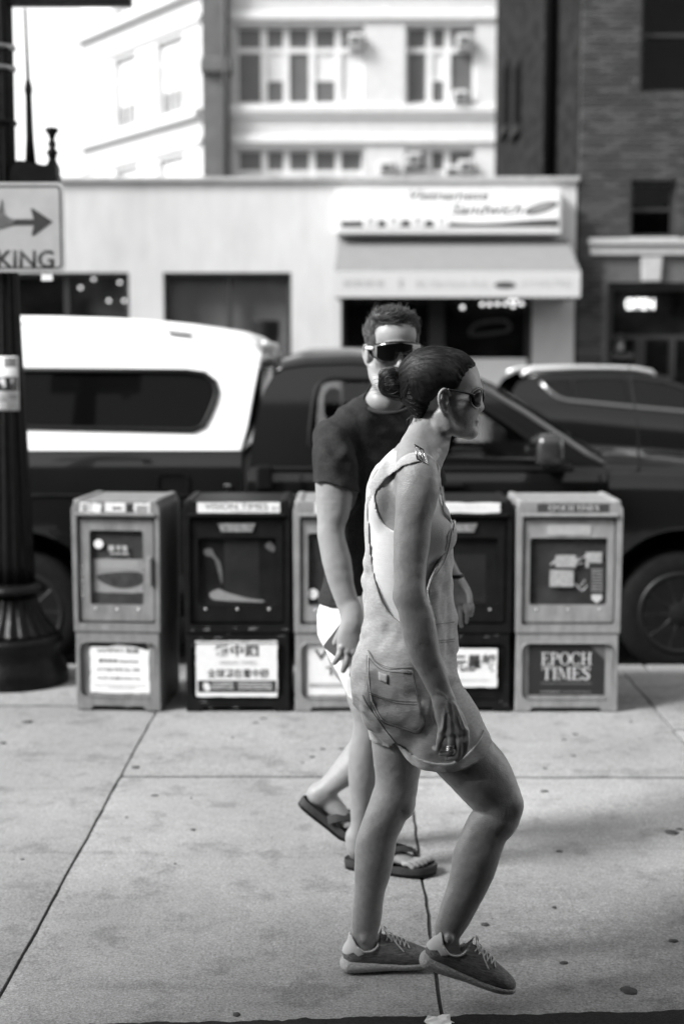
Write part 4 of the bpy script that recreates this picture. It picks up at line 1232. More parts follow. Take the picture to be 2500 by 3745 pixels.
# ---- white canopy over the bed
def lean(z): return 0.20 * max(0, z - zrail) / 0.75 + 0.25 * max(0, z - zrail - 0.62) ** 2 * 4
out = [tp(-330, 1036), tp(552, 1036), tp(566, 985), tp(580, 900), tp(590, 845), tp(592, 812), tp(578, 792), tp(540, 780), tp(480, 770), tp(400, 759), tp(300, 750), tp(200, 745), tp(60, 741), tp(-330, 738)]
out[0] = (xbed0 + 0.1, out[0][1]); out[-1] = (xbed0 + 0.1, out[-1][1])
wdw = [tp(-250, 846), tp(420, 853), tp(462, 859), tp(485, 876), tp(492, 900), tp(486, 925), tp(474, 955), tp(462, 978), tp(440, 989), tp(-250, 973)]
wdw[0] = (xbed0 + 0.35, wdw[0][1]); wdw[-1] = (xbed0 + 0.35, wdw[-1][1])
ys0 = YT_ + 0.045
near_side = tk(MB().plate(out, [wdw], ys0, 0.03, shear=lambda x, z: lean(z)).build('canopy_side', M_fib, None, bevel=0.008))
fs = MB().plate(out, (), ys0, 0.03, shear=lambda x, z: lean(z))
fs.v = [(x, 2 * YM - y, z) for x, y, z in fs.v]
tk(fs.build('canopy_side', M_fib, None))
gl_ = tk(MB().plate([(p[0], p[1]) for p in wdw], (), ys0 + 0.008, 0.01, shear=lambda x, z: lean(z)).build('canopy_window', M_tint, None), None)
tr_o = smooth_poly([(p[0], ys0 + lean(p[1]) - 0.002, p[1]) for p in wdw], 1)
tk(MB().tube(tr_o, 0.016, 8, closed=True).build('window_seal', M_trim, None, smooth=True), gl_)
mb = MB()
tops_ = out[4:]           # along the upper edge, front to back
rows = []
for (x, z) in tops_:
    y0 = ys0 + lean(z)
    rows.append([(x, y0, z), (x, y0 + 0.04, z + 0.025), (x, y0 + 0.14, z + 0.042), (x, YM - 0.2, z + 0.052), (x, YM, z + 0.055), (x, YM + 0.2, z + 0.052), (x, 2 * YM - y0 - 0.14, z + 0.042), (x, 2 * YM - y0 - 0.04, z + 0.025), (x, 2 * YM - y0, z)])
mb.grid([r_[::-1] for r_ in rows])
rf = tk(mb.build('canopy_roof', M_fib, None, smooth=True))
rf.modifiers.new('s', 'SOLIDIFY').thickness = 0.01
fr_ = out[1:5]
mb = MB(); mb.grid([[(x + 0.0, ys0 + lean(z), z), (x, YM, z), (x, 2 * YM - ys0 - lean(z), z)] for x, z in fr_])
tk(mb.build('canopy_front', M_tint, None))
a, b = tp(388, 764, ys0 + 0.16), tp(438, 770, ys0 + 0.16)
tk(MB().tube([(a[0], ys0 + lean(a[1]) - 0.008, a[1]), (b[0], ys0 + lean(b[1]) - 0.008, b[1])], 0.007, 6).build('vent_slot', M_trim, None))
cap0 = tp(600, 790)[0]
tk(MB().box(cap0 - 0.10, cap0 + 0.02, ys0 + 0.28, 2 * YM - ys0 - 0.28, tp(600, 800)[1], tp(600, 779)[1]).build('canopy_lip', M_fib, None, bevel=0.02))
# ---- cab upper
def tum(z): return 0.02 + 0.30 * max(0, z - zbelt) * 0.75
def clean(pts): return pts
ctop = [tp(622, 862), tp(650, 848), tp(700, 841), tp(800, 838), tp(900, 842), tp(980, 852), tp(1060, 874), tp(1130, 905), tp(1200, 947), tp(1280, 1000), tp(1345, 1044), tp(1385, 1070)]
cside = [tp(572, 1070), tp(577, 1005), tp(590, 940), tp(604, 895)] + ctop
cside[0] = (cside[0][0], zbelt + 0.002); cside[-1] = (cside[-1][0], zbelt + 0.002)
rw = [tp(716, 1038), tp(709, 1020), tp(710, 985), tp(716, 930), tp(724, 892), tp(738, 876), tp(760, 870), tp(905, 872), tp(908, 1045)]
fw = [tp(945, 1052), tp(942, 874), tp(985, 880), tp(1045, 902), tp(1110, 936), tp(1170, 975), tp(1222, 1012), tp(1238, 1030), tp(1240, 1058)]
cs = tk(MB().plate(cside, [rw, fw], YT_ + 0.03, 0.05, shear=lambda x, z: tum(z)).build('cab_side', M_paint, None, bevel=0.008))
f2 = MB().plate(cside, [rw, fw], YT_ + 0.03, 0.05, shear=lambda x, z: tum(z)); f2.v = [(x, 2 * YM - y, z) for x, y, z in f2.v]
tk(f2.build('cab_side', M_paint, None))
for w_ in (rw, fw):
    g_ = tk(MB().plate(w_, (), YT_ + 0.05, 0.005, shear=lambda x, z: tum(z)).build('side_window', M_cglass, None))
    tk(MB().tube([(x, YT_ + 0.028 + tum(z), z) for x, z in w_], 0.014, 8, closed=True).build('window_seal', M_trim, None, smooth=True), g_)
    q = MB().plate(w_, (), YT_ + 0.05, 0.005, shear=lambda x, z: tum(z)); q.v = [(x, 2 * YM - y, z) for x, y, z in q.v]
    tk(q.build('side_window', M_cglass, None))
mb = MB(); rows = []
for i, (x, z) in enumerate(ctop[:7]):
    y0 = YT_ + 0.035 + tum(z)
    e = min(1, i / 2.0) * (1 if i < 5 else 0.85)
    rows.append([(x, y0, z), (x, y0 + 0.05, z + 0.035), (x, y0 + 0.18, z + 0.035 + 0.035 * e), (x, YM, z + 0.045 + 0.055 * e)] + [(x, 2 * YM - q[0], q[1]) for q in ((y0 + 0.18, z + 0.035 + 0.035 * e), (y0 + 0.05, z + 0.035), (y0, z))])
mb.grid(rows)
ro = tk(mb.build('cab_roof', M_paint, None, smooth=True))
ro.modifiers.new('s', 'SOLIDIFY').thickness = 0.012
mb = MB(); rows = []
for (x, z) in ctop[6:]:
    y0 = YT_ + 0.06 + tum(z)
    rows.append([(x, y0, z), (x + 0.05, y0 + 0.25, z + 0.03), (x + 0.09, YM, z + 0.05), (x + 0.05, 2 * YM - y0 - 0.25, z + 0.03), (x, 2 * YM - y0, z)])
mb.grid(rows)
tk(mb.build('windscreen', M_cglass, None, smooth=True))
for sgn in (0, 1):
    pts = [(x, YT_ + 0.035 + tum(z) if sgn == 0 else 2 * YM - YT_ - 0.035 - tum(z), z + 0.012) for x, z in ctop[4:]]
    tk(MB().tube(pts, 0.016, 8).build('pillar_trim', mat('satin_trim', 0.10, 0.3, var=0.1, coat=0.3), None, smooth=True))
    pts = [(x, YT_ + 0.045 + tum(z) if sgn == 0 else 2 * YM - YT_ - 0.045 - tum(z), z + 0.012) for x, z in ctop[:6]]
    tk(MB().tube(pts, 0.014, 8).build('roof_gutter', M_paint, None, smooth=True))
rows = [[(x, YT_ + 0.08 + tum(z), z), (x, YM, z), (x, 2 * YM - YT_ - 0.08 - tum(z), z)] for x, z in cside[:5]]
mb = MB(); mb.grid(rows); tk(mb.build('rear_screen', M_cglass, None))
# interior: seats, wheel, dash
for x in (tp(760, 900)[0], tp(960, 900)[0]):
    for y in (YT_ + 0.5, 2 * YM - YT_ - 0.5):
        tk(MB().box(x - 0.06, x + 0.06, y - 0.24, y + 0.24, zbelt - 0.2, zbelt + 0.22).box(x - 0.05, x + 0.04, y - 0.13, y + 0.13, zbelt + 0.26, zbelt + 0.42).build('seat', M_cabin, None, bevel=0.03))
tk(MB().box(xcow - 0.55, xcow - 0.02, YT_ + 0.15, 2 * YM - YT_ - 0.15, zbelt - 0.1, zbelt + 0.05).build('dashboard', M_cabin, None, bevel=0.03))
cst_ = Vector((tp(1095, 985)[0], 2 * YM - YT_ - 0.5, tp(1095, 1000)[1]))
pts = [cst_ + Vector((0.08 * math.sin(t), 0.19 * math.cos(t), 0.17 * math.sin(t))) for t in [2 * math.pi * k / 28 for k in range(28)]]
tk(MB().tube(pts, 0.016, 8, closed=True).build('steering_wheel', M_cabin, None, smooth=True))
# mirror
m0 = Vector((tp(1262, 1035, YT_ - 0.18)[0], YT_ - 0.17, tp(1262, 1035, YT_ - 0.18)[1]))
Fm = []
mi = tk(MB().box(m0.x - 0.09, m0.x + 0.06, m0.y - 0.13, m0.y + 0.13, m0.z - 0.085, m0.z + 0.095).build('wing_mirror', mat('mirror_shell', 0.03, 0.2, var=0.1, coat=0.5), None, bevel=0.05, seg=5))
mi.data.polygons.foreach_set('use_smooth', [True] * len(mi.data.polygons))
tk(MB().box(m0.x - 0.02, m0.x + 0.12, m0.y - 0.10, YT_ + 0.05, m0.z - 0.11, m0.z - 0.07).build('mirror_arm', M_trim, None, bevel=0.015), mi)
tk(MB().box(m0.x - 0.093, m0.x - 0.089, m0.y - 0.10, m0.y + 0.10, m0.z - 0.06, m0.z + 0.07).build('mirror_glass', M_chrome, None), mi)
# handles, panel gaps, mouldings
for x, y in ((606, 1095), (1020, 1112)):
    q = tp(x, y)
    w_ = 0.045 if x < 700 else 0.11
    tk(MB().box(q[0] - w_, q[0] + w_, YT_ - 0.035, YT_ + 0.01, q[1] - (0.07 if x < 700 else 0.018), q[1] + (0.07 if x < 700 else 0.018)).build('door_handle', M_trim, None, bevel=0.014, seg=3))
for x in (690, 928, 1375):
    q = tp(x, 1100)[0]
    tk(MB().box(q - 0.003, q + 0.003, YT_ - 0.0145, YT_ + 0.03, zb + 0.05, zbelt - 0.04).build('panel_gap', M_trim, None))
tk(MB().box(tp(590, 1080)[0], tp(1290, 1080)[0], YT_ + 0.010, YT_ + 0.03, zbelt - 0.022, zbelt - 0.006).build('belt_moulding', M_trim, None, bevel=0.004))
# body crease, fuel flap, bed reflector and sill trim
for xa_, xb_ in ((xbed0 + 0.1, xbed1 - 0.01), (xcab0 + 0.01, tp(1372, 1100)[0])):
    tk(MB().tube([(xa_, YT_ - 0.008, zbelt - 0.16), (xb_, YT_ - 0.008, zbelt - 0.16)], 0.009, 6).build('body_crease', M_paint, None, smooth=True))
fq = tp(395, 1120)
tk(MB().plate(rrect(fq[0] - 0.09, fq[0] + 0.09, fq[1] - 0.09, fq[1] + 0.09, 0.03), [rrect(fq[0] - 0.084, fq[0] + 0.084, fq[1] - 0.084, fq[1] + 0.084, 0.027)], YT_ - 0.0145, 0.006).build('fuel_flap', M_trim, None))
tk(MB().box(tp(325, 1000)[0], tp(345, 1000)[0], YT_ + 0.0, YT_ + 0.02, zrail - 0.055, zrail - 0.035).build('reflector', M_chrome, None))
bq_ = tp(522, 1125)
tk(MB().box(bq_[0] - 0.02, bq_[0] + 0.02, YT_ - 0.016, YT_ - 0.005, bq_[1] - 0.035, bq_[1] + 0.035).build('badge', M_chrome, None, bevel=0.004))
# aerial and wiper
a0 = tp(1463, 1092, YT_ + 0.1); a1 = tp(1462, 990, YT_ + 0.12); a2 = tp(1440, 830, YT_ + 0.14)
tk(MB().tube([(a0[0], YT_ + 0.10, a0[1]), (a0[0], YT_ + 0.10, a0[1] + 0.05), (a1[0], YT_ + 0.12, a1[1]), (a2[0], YT_ + 0.14, a2[1])], [0.02, 0.010, 0.004, 0.0025], 8).build('aerial', M_trim, None, smooth=True))
wp = [tp(1385, 1050), tp(1330, 1010)]
tk(MB().tube([(xcow + 0.02, YT_ + 0.35, zbelt + 0.06), (xcow - 0.05, YT_ + 0.6, zbelt + 0.10), (xcow - 0.10, YT_ + 1.0, zbelt + 0.13)], 0.010, 6).build('wiper', M_trim, None))
# bumpers
tk(MB().box(xfr - 0.02, xfr + 0.14, YT_ + 0.08, 2 * YM - YT_ - 0.08, zb, zb + 0.28).build('bumper', M_chrome, None, bevel=0.04))
tk(MB().box(xbed0 - 0.16, xbed0 - 0.002, YT_ + 0.08, 2 * YM - YT_ - 0.08, zb, zb + 0.22).build('bumper', M_chrome, None, bevel=0.04))

# ---------------------------------------------------------------- estate car across the street
YC, WC = 13.9, 1.8
YCM = YC + WC / 2
car = root('estate_car', (3.6, YCM, STREET_Z), 'dark estate car with silver roof rails parked on the far side of the street', 'car')
def tc(o, parent=None):
    if parent is None:
        o.parent = car
        o.matrix_parent_inverse = Matrix.Translation(-car.location)
    else:
        o.parent = parent
    return o
def cp_(u, v): 
    p = P(u, v, YC); return (p.x, p.z)
def tumc(z): return 0.03 + 0.38 * max(0, z - 1.1)
zcb = STREET_Z + 0.28
belt = [cp_(1880, 1462), cp_(2000, 1468), cp_(2100, 1476), cp_(2300, 1496), cp_(2500, 1514), cp_(2700, 1535), cp_(2850, 1560)]
ctopc = [cp_(1880, 1430), cp_(1900, 1400), cp_(1940, 1382), cp_(2020, 1374), cp_(2120, 1370), cp_(2220, 1368), cp_(2320, 1370), cp_(2400, 1378), cp_(2470, 1394), cp_(2550, 1420), cp_(2640, 1462), cp_(2740, 1520), cp_(2790, 1548)]
xr0, xf0 = belt[0][0] - 0.12, belt[-1][0]
def flc(x):
    zt = np.interp(x, [b[0] for b in belt], [b[1] for b in belt])
    near = [(YC + 0.12, zcb), (YC + 0.02, zcb + 0.06), (YC - 0.02, zcb + 0.3), (YC - 0.02, zt - 0.2), (YC + 0.015, zt - 0.03), (YC + 0.04, zt)]
    return near + [(2 * YCM - y, z) for y, z in near[::-1]]
xsx = [xr0, xr0 + 0.04] + [xr0 + (xf0 - xr0) * k / 8 for k in range(1, 9)]
tc(loft_x(xsx, flc, 'body', M_paint))
def bon(x):
    t = (x - xf0) / 1.1
    zt = belt[-1][1] - 0.16 * t ** 1.5
    near = [(YC + 0.12 + 0.1 * t ** 3, zcb), (YC + 0.02 + 0.12 * t ** 3, zcb + 0.06), (YC - 0.02 + 0.14 * t ** 3, zcb + 0.3), (YC + 0.16 * t ** 3, zt - 0.1), (YC + 0.08 + 0.16 * t ** 3, zt), (YC + 0.4 + 0.1 * t, zt + 0.05)]
    return near + [(2 * YCM - y, z) for y, z in near[::-1]]
tc(loft_x([xf0 + 0.004 + 1.1 * k / 6 for k in range(7)], bon, 'bonnet', M_paint))
wc = [cp_(1990, 1398), cp_(2030, 1392), cp_(2140, 1387), cp_(2250, 1385), cp_(2350, 1388), cp_(2440, 1402), cp_(2520, 1428), cp_(2600, 1466), cp_(2640, 1495), cp_(2640, 1512), cp_(2500, 1500), cp_(2300, 1482), cp_(2080, 1461), cp_(2045, 1450), cp_(2010, 1422)]
sd = ctopc + [belt[-2], belt[3], belt[0]]
tc(MB().plate(sd, [wc], YC + 0.03, 0.04, shear=lambda x, z: tumc(z)).build('side_frame', M_paint, None, bevel=0.006))
q = MB().plate(sd, [wc], YC + 0.03, 0.04, shear=lambda x, z: tumc(z)); q.v = [(x, 2 * YCM - y, z) for x, y, z in q.v]
tc(q.build('side_frame', M_paint, None))
tc(MB().plate(wc, (), YC + 0.045, 0.005, shear=lambda x, z: tumc(z)).build('side_windows', M_dglass, None))
q = MB().plate(wc, (), YC + 0.045, 0.005, shear=lambda x, z: tumc(z)); q.v = [(x, 2 * YCM - y, z) for x, y, z in q.v]
tc(q.build('side_windows', M_dglass, None))
for u0, u1 in ((2112, 2095), (2318, 2305)):
    a, b = cp_(u1, 1385), cp_(u0, 1480)
    tc(MB().plate([(a[0] - 0.03, a[1]), (a[0] + 0.03, a[1]), (b[0] + 0.03, b[1]), (b[0] - 0.03, b[1])], (), YC + 0.028, 0.01, shear=lambda x, z: tumc(z)).build('pillar', M_trim, None))
ch = [cp_(1985, 1396), cp_(2010, 1424), cp_(2044, 1452), cp_(2078, 1463), cp_(2300, 1485), cp_(2500, 1503), cp_(2640, 1515)]
tc(MB().tube([(x, YC + 0.024 + tumc(z), z - 0.008) for x, z in ch], 0.017, 8).build('window_chrome', mat('satin_chrome', 0.5, 0.3, metal=1.0, var=0.05), None, smooth=True))
mb = MB(); rows = []
for (x, z) in ctopc:
    y0 = YC + 0.035 + tumc(z)
    rows.append([(x, y0, z), (x, y0 + 0.12, z + 0.03), (x, YCM, z + 0.05), (x, 2 * YCM - y0 - 0.12, z + 0.03), (x, 2 * YCM - y0, z)])
mb.grid(rows[2:9]); ro = tc(mb.build('roof', M_paint, None, smooth=True)); ro.modifiers.new('s', 'SOLIDIFY').thickness = 0.01
mb = MB(); mb.grid(rows[8:]); tc(mb.build('windscreen', M_dglass, None, smooth=True))
mb = MB(); mb.grid(rows[:3]); tc(mb.build('rear_window', M_dglass, None, smooth=True))
for y in (YC + 0.22, 2 * YCM - YC - 0.22):
    rl = [cp_(1915, 1374), cp_(1935, 1360), cp_(1965, 1352), cp_(2100, 1346), cp_(2250, 1345), cp_(2340, 1349), cp_(2395, 1360), cp_(2412, 1374)]
    tc(MB().tube([(x, y, z) for x, z in rl], [0.018] + [0.024] * 6 + [0.018], 8).build('roof_rail', mat('rail_alu', 0.8, 0.35, metal=0.7, var=0.03), None, smooth=True))
tc(MB().box(belt[0][0] + 0.1, belt[-1][0], YC + 0.2, 2 * YCM - YC - 0.2, zcb + 0.1, 0.95).build('cabin_floor', M_cabin, None))
for x in (belt[2][0], belt[4][0]):
    for y in (YC + 0.45, 2 * YCM - YC - 0.45):
        tc(MB().box(x - 0.06, x + 0.06, y - 0.2, y + 0.2, 0.951, 1.25).box(x - 0.05, x + 0.04, y - 0.12, y + 0.12, 1.27, 1.4).build('seat', M_cabin, None, bevel=0.03))
for x in (xr0 + 0.75, xr0 + 3.4):
    for yc in (YC + 0.12, 2 * YCM - YC - 0.12):
        w = tc(MB().lathe([(0.22, -0.105), (0.30, -0.11), (0.32, -0.08), (0.325, 0.0), (0.32, 0.08), (0.30, 0.11), (0.22, 0.105)], (x, yc - (0.05 if yc < YCM else -0.05), STREET_Z + 0.325), 40, axis='y').build('wheel', M_rub, None, smooth=True))
        tc(MB().lathe([(0.05, -0.115), (0.2, -0.113), (0.2, 0.113), (0.05, 0.115)], (x, yc - (0.05 if yc < YCM else -0.05), STREET_Z + 0.325), 24, axis='y').build('rim', M_alloy, None), w)

# litter bin on the far pavement
bn = D(610, 860, 17.0)
bin_ = root('litter_bin', (bn[0], 17.0, 0), 'dark round litter bin on the far pavement before the shop window', 'bin')
zt_ = D(610, 735, 17.0)[1]
MB().lathe([(0.15, 0.0), (0.155, 0.05), (0.155, zt_ - 0.2), (0.15, zt_ - 0.18)], seg=28).build('barrel', M_trim, bin_, smooth=True, sharp=40)
MB().lathe([(0.165, zt_ - 0.179), (0.168, zt_ - 0.02), (0.15, zt_)], seg=28).build('hood', M_trim, bin_, smooth=True, sharp=40)
MB().lathe([(0.157, zt_ - 0.42), (0.160, zt_ - 0.41), (0.160, zt_ - 0.37), (0.157, zt_ - 0.36)], seg=28).build('band', M_ac, bin_)
# ================================================================ volume modelling kit (smooth blended solids -> one skin)
class Field:
    def __init__(self, lo, hi, h):
        self.lo = np.array(lo, float); self.h = h
        n = np.ceil((np.array(hi, float) - self.lo) / h).astype(int) + 1
        self.n = n
        self.F = np.full(tuple(n), 0.5, np.float32)
        self.ax = [(self.lo[i] + h * np.arange(n[i])).astype(np.float32) for i in range(3)]
    def sl(self, lo, hi):
        s = []
        for i in range(3):
            a = int(max(0, math.floor((lo[i] - self.lo[i]) / self.h)))
            b = int(min(self.n[i], math.ceil((hi[i] - self.lo[i]) / self.h) + 1))
            if b <= a:
                return None
            s.append(slice(a, b))
        return tuple(s)
    def xyz(self, s):
        return (self.ax[0][s[0]][:, None, None], self.ax[1][s[1]][None, :, None], self.ax[2][s[2]][None, None, :])
    def merge(self, s, d, k):
        A = self.F[s]
        if k <= 1e-6:
            self.F[s] = np.minimum(A, d)
        else:
            q = np.clip(0.5 + 0.5 * (d - A) / k, 0, 1)
            self.F[s] = d + (A - d) * q - k * q * (1 - q)
    def cut(self, s, d, k):
        """smooth subtraction of d"""
        A = self.F[s]
        d = -d
        if k <= 1e-6:
            self.F[s] = np.maximum(A, d)
        else:
            q = np.clip(0.5 - 0.5 * (d - A) / k, 0, 1)
            self.F[s] = d + (A - d) * q + k * q * (1 - q)
    def ell(self, c, r, k=0.01, rot=None, sub=False):
        m = max(r) * 1.05 + k + 3 * self.h
        s = self.sl([c[i] - m for i in range(3)], [c[i] + m for i in range(3)])
        if s is None:
            return
        X, Y, Z = self.xyz(s)
        X = X - c[0]; Y = Y - c[1]; Z = Z - c[2]
        if rot is not None:
            Mt = rot.transposed()
            a = Mt[0][0] * X + Mt[0][1] * Y + Mt[0][2] * Z
            b = Mt[1][0] * X + Mt[1][1] * Y + Mt[1][2] * Z
            q = Mt[2][0] * X + Mt[2][1] * Y + Mt[2][2] * Z
        else:
            a, b, q = X, Y, Z
        e = np.sqrt((a / r[0]) ** 2 + (b / r[1]) ** 2 + (q / r[2]) ** 2) + 1e-4
        L = np.sqrt(a * a + b * b + q * q)
        d = L * (1 - 1 / e)
        d = np.where(e < 0.3, -min(r) * (1 - e), d)
        (self.cut if sub else self.merge)(s, d.astype(np.float32), k)
    def chain(self, st, k=0.01, w=(0, 1, 0), sub=4, cut=False, round_ends=True):
        """limb through stations (point, in-plane radius, depth radius)"""
        pts = [Vector((s[0][0], s[0][1], s[0][2], )) for s in st]
        arr = np.array([[*s[0], s[1], s[2]] for s in st], float)
        rs = []
        n = len(arr)
        for i in range(n - 1):
            p0, p1, p2, p3 = arr[max(i - 1, 0)], arr[i], arr[i + 1], arr[min(i + 2, n - 1)]
            for j in range(sub):
                t = j / sub
                rs.append(0.5 * (2 * p1 + (p2 - p0) * t + (2 * p0 - 5 * p1 + 4 * p2 - p3) * t * t + (3 * p1 - p0 - 3 * p2 + p3) * t ** 3))
        rs.append(arr[-1])
        rs = np.array(rs)
        rs[:, 3:] = np.maximum(rs[:, 3:], 0.002)
        m = rs[:, 3:].max() + k + 4 * self.h
        S = self.sl(rs[:, :3].min(0) - m, rs[:, :3].max(0) + m)
        if S is None:
            return
        tmp = np.full(self.F[S].shape, 0.5, np.float32)
        base = [S[i].start for i in range(3)]
        W = np.array(w, float)
        for i in range(len(rs) - 1):
            a, b = rs[i], rs[i + 1]
            mm = max(a[3], a[4], b[3], b[4]) + k + 3 * self.h
            s = self.sl(np.minimum(a[:3], b[:3]) - mm, np.maximum(a[:3], b[:3]) + mm)
            if s is None:
                continue
            X, Y, Z = self.xyz(s)
            ba = b[:3] - a[:3]
            L2 = float(ba @ ba)
            if L2 < 1e-12:
                continue
            T = ba / math.sqrt(L2)
            wd = W - T * (W @ T); wd /= np.linalg.norm(wd) + 1e-9
            ud = np.cross(T, wd)
            x = X - a[0]; y = Y - a[1]; z = Z - a[2]
            ta = (x * T[0] + y * T[1] + z * T[2])
            t = np.clip(ta / math.sqrt(L2), 0, 1)
            qt = ta - t * math.sqrt(L2)
            qu = x * ud[0] + y * ud[1] + z * ud[2]
            qw = x * wd[0] + y * wd[1] + z * wd[2]
            ra = a[3] + (b[3] - a[3]) * t; rb = a[4] + (b[4] - a[4]) * t
            rm = np.minimum(ra, rb)
            e = np.sqrt((qu / ra) ** 2 + (qw / rb) ** 2 + (qt / rm) ** 2) + 1e-4
            L = np.sqrt(qu * qu + qw * qw + qt * qt)
            d = np.where(e < 0.3, -rm * (1 - e), L * (1 - 1 / e))
            s2 = tuple(slice(s[j].start - base[j], s[j].stop - base[j]) for j in range(3))
            tmp[s2] = np.minimum(tmp[s2], d.astype(np.float32))
        (self.cut if cut else self.merge)(S, tmp, k)
    def poly_xz(self, poly, s=None):
        """signed distance to a polygon in the xz plane, broadcast over y (negative inside)"""
        if s is None:
            s = tuple(slice(0, int(self.n[i])) for i in range(3))
        x = self.ax[0][s[0]][:, None]; z = self.ax[2][s[2]][None, :]
        x = x + 0 * z; z = z + 0 * x
        P_ = [(float(p[0]), float(p[1])) for p in poly]
        d2 = np.full(x.shape, 1e9); inside = np.zeros(x.shape, bool)
        for i in range(len(P_)):
            ax_, az_ = P_[i]; bx_, bz_ = P_[(i + 1) % len(P_)]
            ex, ez = bx_ - ax_, bz_ - az_
            wx_, wz_ = x - ax_, z - az_
            t = np.clip((wx_ * ex + wz_ * ez) / (ex * ex + ez * ez + 1e-12), 0, 1)
            d2 = np.minimum(d2, (wx_ - t * ex) ** 2 + (wz_ - t * ez) ** 2)
            c = ((az_ > z) != (bz_ > z)) & (x < (bx_ - ax_) * (z - az_) / (bz_ - az_ + 1e-12) + ax_)
            inside ^= c
        d = np.sqrt(d2)
        d[inside] *= -1
        return d[:, None, :].astype(np.float32)
    def copy(self):
        f = Field.__new__(Field)
        f.lo, f.h, f.n, f.ax = self.lo, self.h, self.n, self.ax
        f.F = self.F.copy()
        return f
    def like(self):
        f = self.copy(); f.F[:] = 0.5
        return f
    def mesh(self, name):
        F = self.F
        S = F < 0
        nx, ny, nz = F.shape
        cnt = np.zeros((nx - 1, ny - 1, nz - 1), np.uint8)
        for i in (0, 1):
            for j in (0, 1):
                for k in (0, 1):
                    cnt += S[i:nx - 1 + i, j:ny - 1 + j, k:nz - 1 + k]
        act = (cnt > 0) & (cnt < 8)
        I, J, Kk = np.nonzero(act)
        idx = np.full(act.shape, -1, np.int32)
        idx[I, J, Kk] = np.arange(len(I), dtype=np.int32)
        acc = np.zeros((len(I), 3)); num = np.zeros(len(I))
        for axis in range(3):
            for p in (0, 1):
                for q in (0, 1):
                    o = [0, 0, 0]
                    oth = [a for a in range(3) if a != axis]
                    o[oth[0]] = p; o[oth[1]] = q
                    a0 = F[I + o[0], J + o[1], Kk + o[2]]
                    e = [0, 0, 0]; e[axis] = 1
                    a1 = F[I + o[0] + e[0], J + o[1] + e[1], Kk + o[2] + e[2]]
                    c = (a0 < 0) != (a1 < 0)
                    t = np.where(c, a0 / np.where(c, a0 - a1, 1), 0)
                    pos = np.zeros((len(I), 3)); pos[:, 0] = o[0]; pos[:, 1] = o[1]; pos[:, 2] = o[2]
                    pos[:, axis] += t
                    acc[c] += pos[c]; num[c] += 1
        co = (np.stack([I, J, Kk], 1) + acc / num[:, None]) * self.h + self.lo
        quads = []
        for axis in range(3):
            oth = [a for a in range(3) if a != axis]
            sl0 = [slice(1, -1)] * 3; sl1 = [slice(1, -1)] * 3
            sl0[axis] = slice(0, F.shape[axis] - 1); sl1[axis] = slice(1, F.shape[axis])
            a = S[tuple(sl0)]; b = S[tuple(sl1)]
            ed = np.array(np.nonzero(a != b)).T
            if not len(ed):
                continue
            fl = a[tuple(ed.T)]
            off = np.ones(3, int); off[axis] = 0
            ed = ed + off
            def cell(dp, dq):
                c = ed.copy(); c[:, oth[0]] -= dp; c[:, oth[1]] -= dq
                return idx[c[:, 0], c[:, 1], c[:, 2]]
            q = np.stack([cell(1, 1), cell(0, 1), cell(0, 0), cell(1, 0)], 1)
            if axis == 1:
                fl = ~fl
            q[~fl] = q[~fl][:, ::-1]
            quads.append(q)
        Q = np.concatenate(quads)
        Q = Q[(Q >= 0).all(1)]
        me = bpy.data.meshes.new(name)
        me.vertices.add(len(co)); me.vertices.foreach_set('co', co.astype(np.float32).ravel())
        me.loops.add(len(Q) * 4); me.loops.foreach_set('vertex_index', Q.astype(np.int32).ravel())
        me.polygons.add(len(Q))
        me.polygons.foreach_set('loop_start', np.arange(0, len(Q) * 4, 4, dtype=np.int32))
        me.polygons.foreach_set('loop_total', np.full(len(Q), 4, np.int32))
        me.polygons.foreach_set('use_smooth', np.ones(len(Q), bool))
        me.update(calc_edges=True)
        return me

def wave3(F, fx, fy, fz, ph=0.0):
    return np.sin(fx * F.ax[0][:, None, None] + fy * F.ax[1][None, :, None] + fz * F.ax[2][None, None, :] + ph)

def vnoise(F, scale, seed):
    """cheap smooth value noise on the grid (trilinear, vectorised)"""
    g = np.random.default_rng(seed)
    T = g.random((24, 24, 24)).astype(np.float32)
    def prep(a):
        q = a * scale + 100.37
        i = np.floor(q).astype(int); f = q - i
        f = f * f * (3 - 2 * f)
        return i % 24, (i + 1) % 24, f.astype(np.float32)
    x0, x1, fx = prep(F.ax[0]); y0, y1, fy = prep(F.ax[1]); z0, z1, fz = prep(F.ax[2])
    A = T[x0] * (1 - fx)[:, None, None] + T[x1] * fx[:, None, None]
    A = A[:, y0] * (1 - fy)[None, :, None] + A[:, y1] * fy[None, :, None]
    A = A[:, :, z0] * (1 - fz)[None, None, :] + A[:, :, z1] * fz[None, None, :]
    return A - 0.5
# ================================================================ the woman in dungarees
def edges(rows, Yd, rd, full=False):
    """limb stations from the two outline points on either side: ((u1,v1),(u2,v2)) with depth Yd, depth radius rd"""
    out = []
    n = len(rows)
    for i, row in enumerate(rows):
        (a, b) = row[0], row[1]
        y = Yd(i / (n - 1)) if callable(Yd) else Yd
        pa_, pb_ = P(a[0], a[1], y), P(b[0], b[1], y)
        c = (pa_ + pb_) / 2
        r = (pa_ - pb_).length / 2
        d = r * rd(i / (n - 1)) if callable(rd) else r * rd
        out.append(((c.x, c.y, c.z), r, d))
    return out
def cst(u, v, y, r, d=None):
    """station given by middle pixel, depth and radius in metres"""
    p = P(u, v, y)
    return ((p.x, p.y, p.z), r, r if d is None else d)

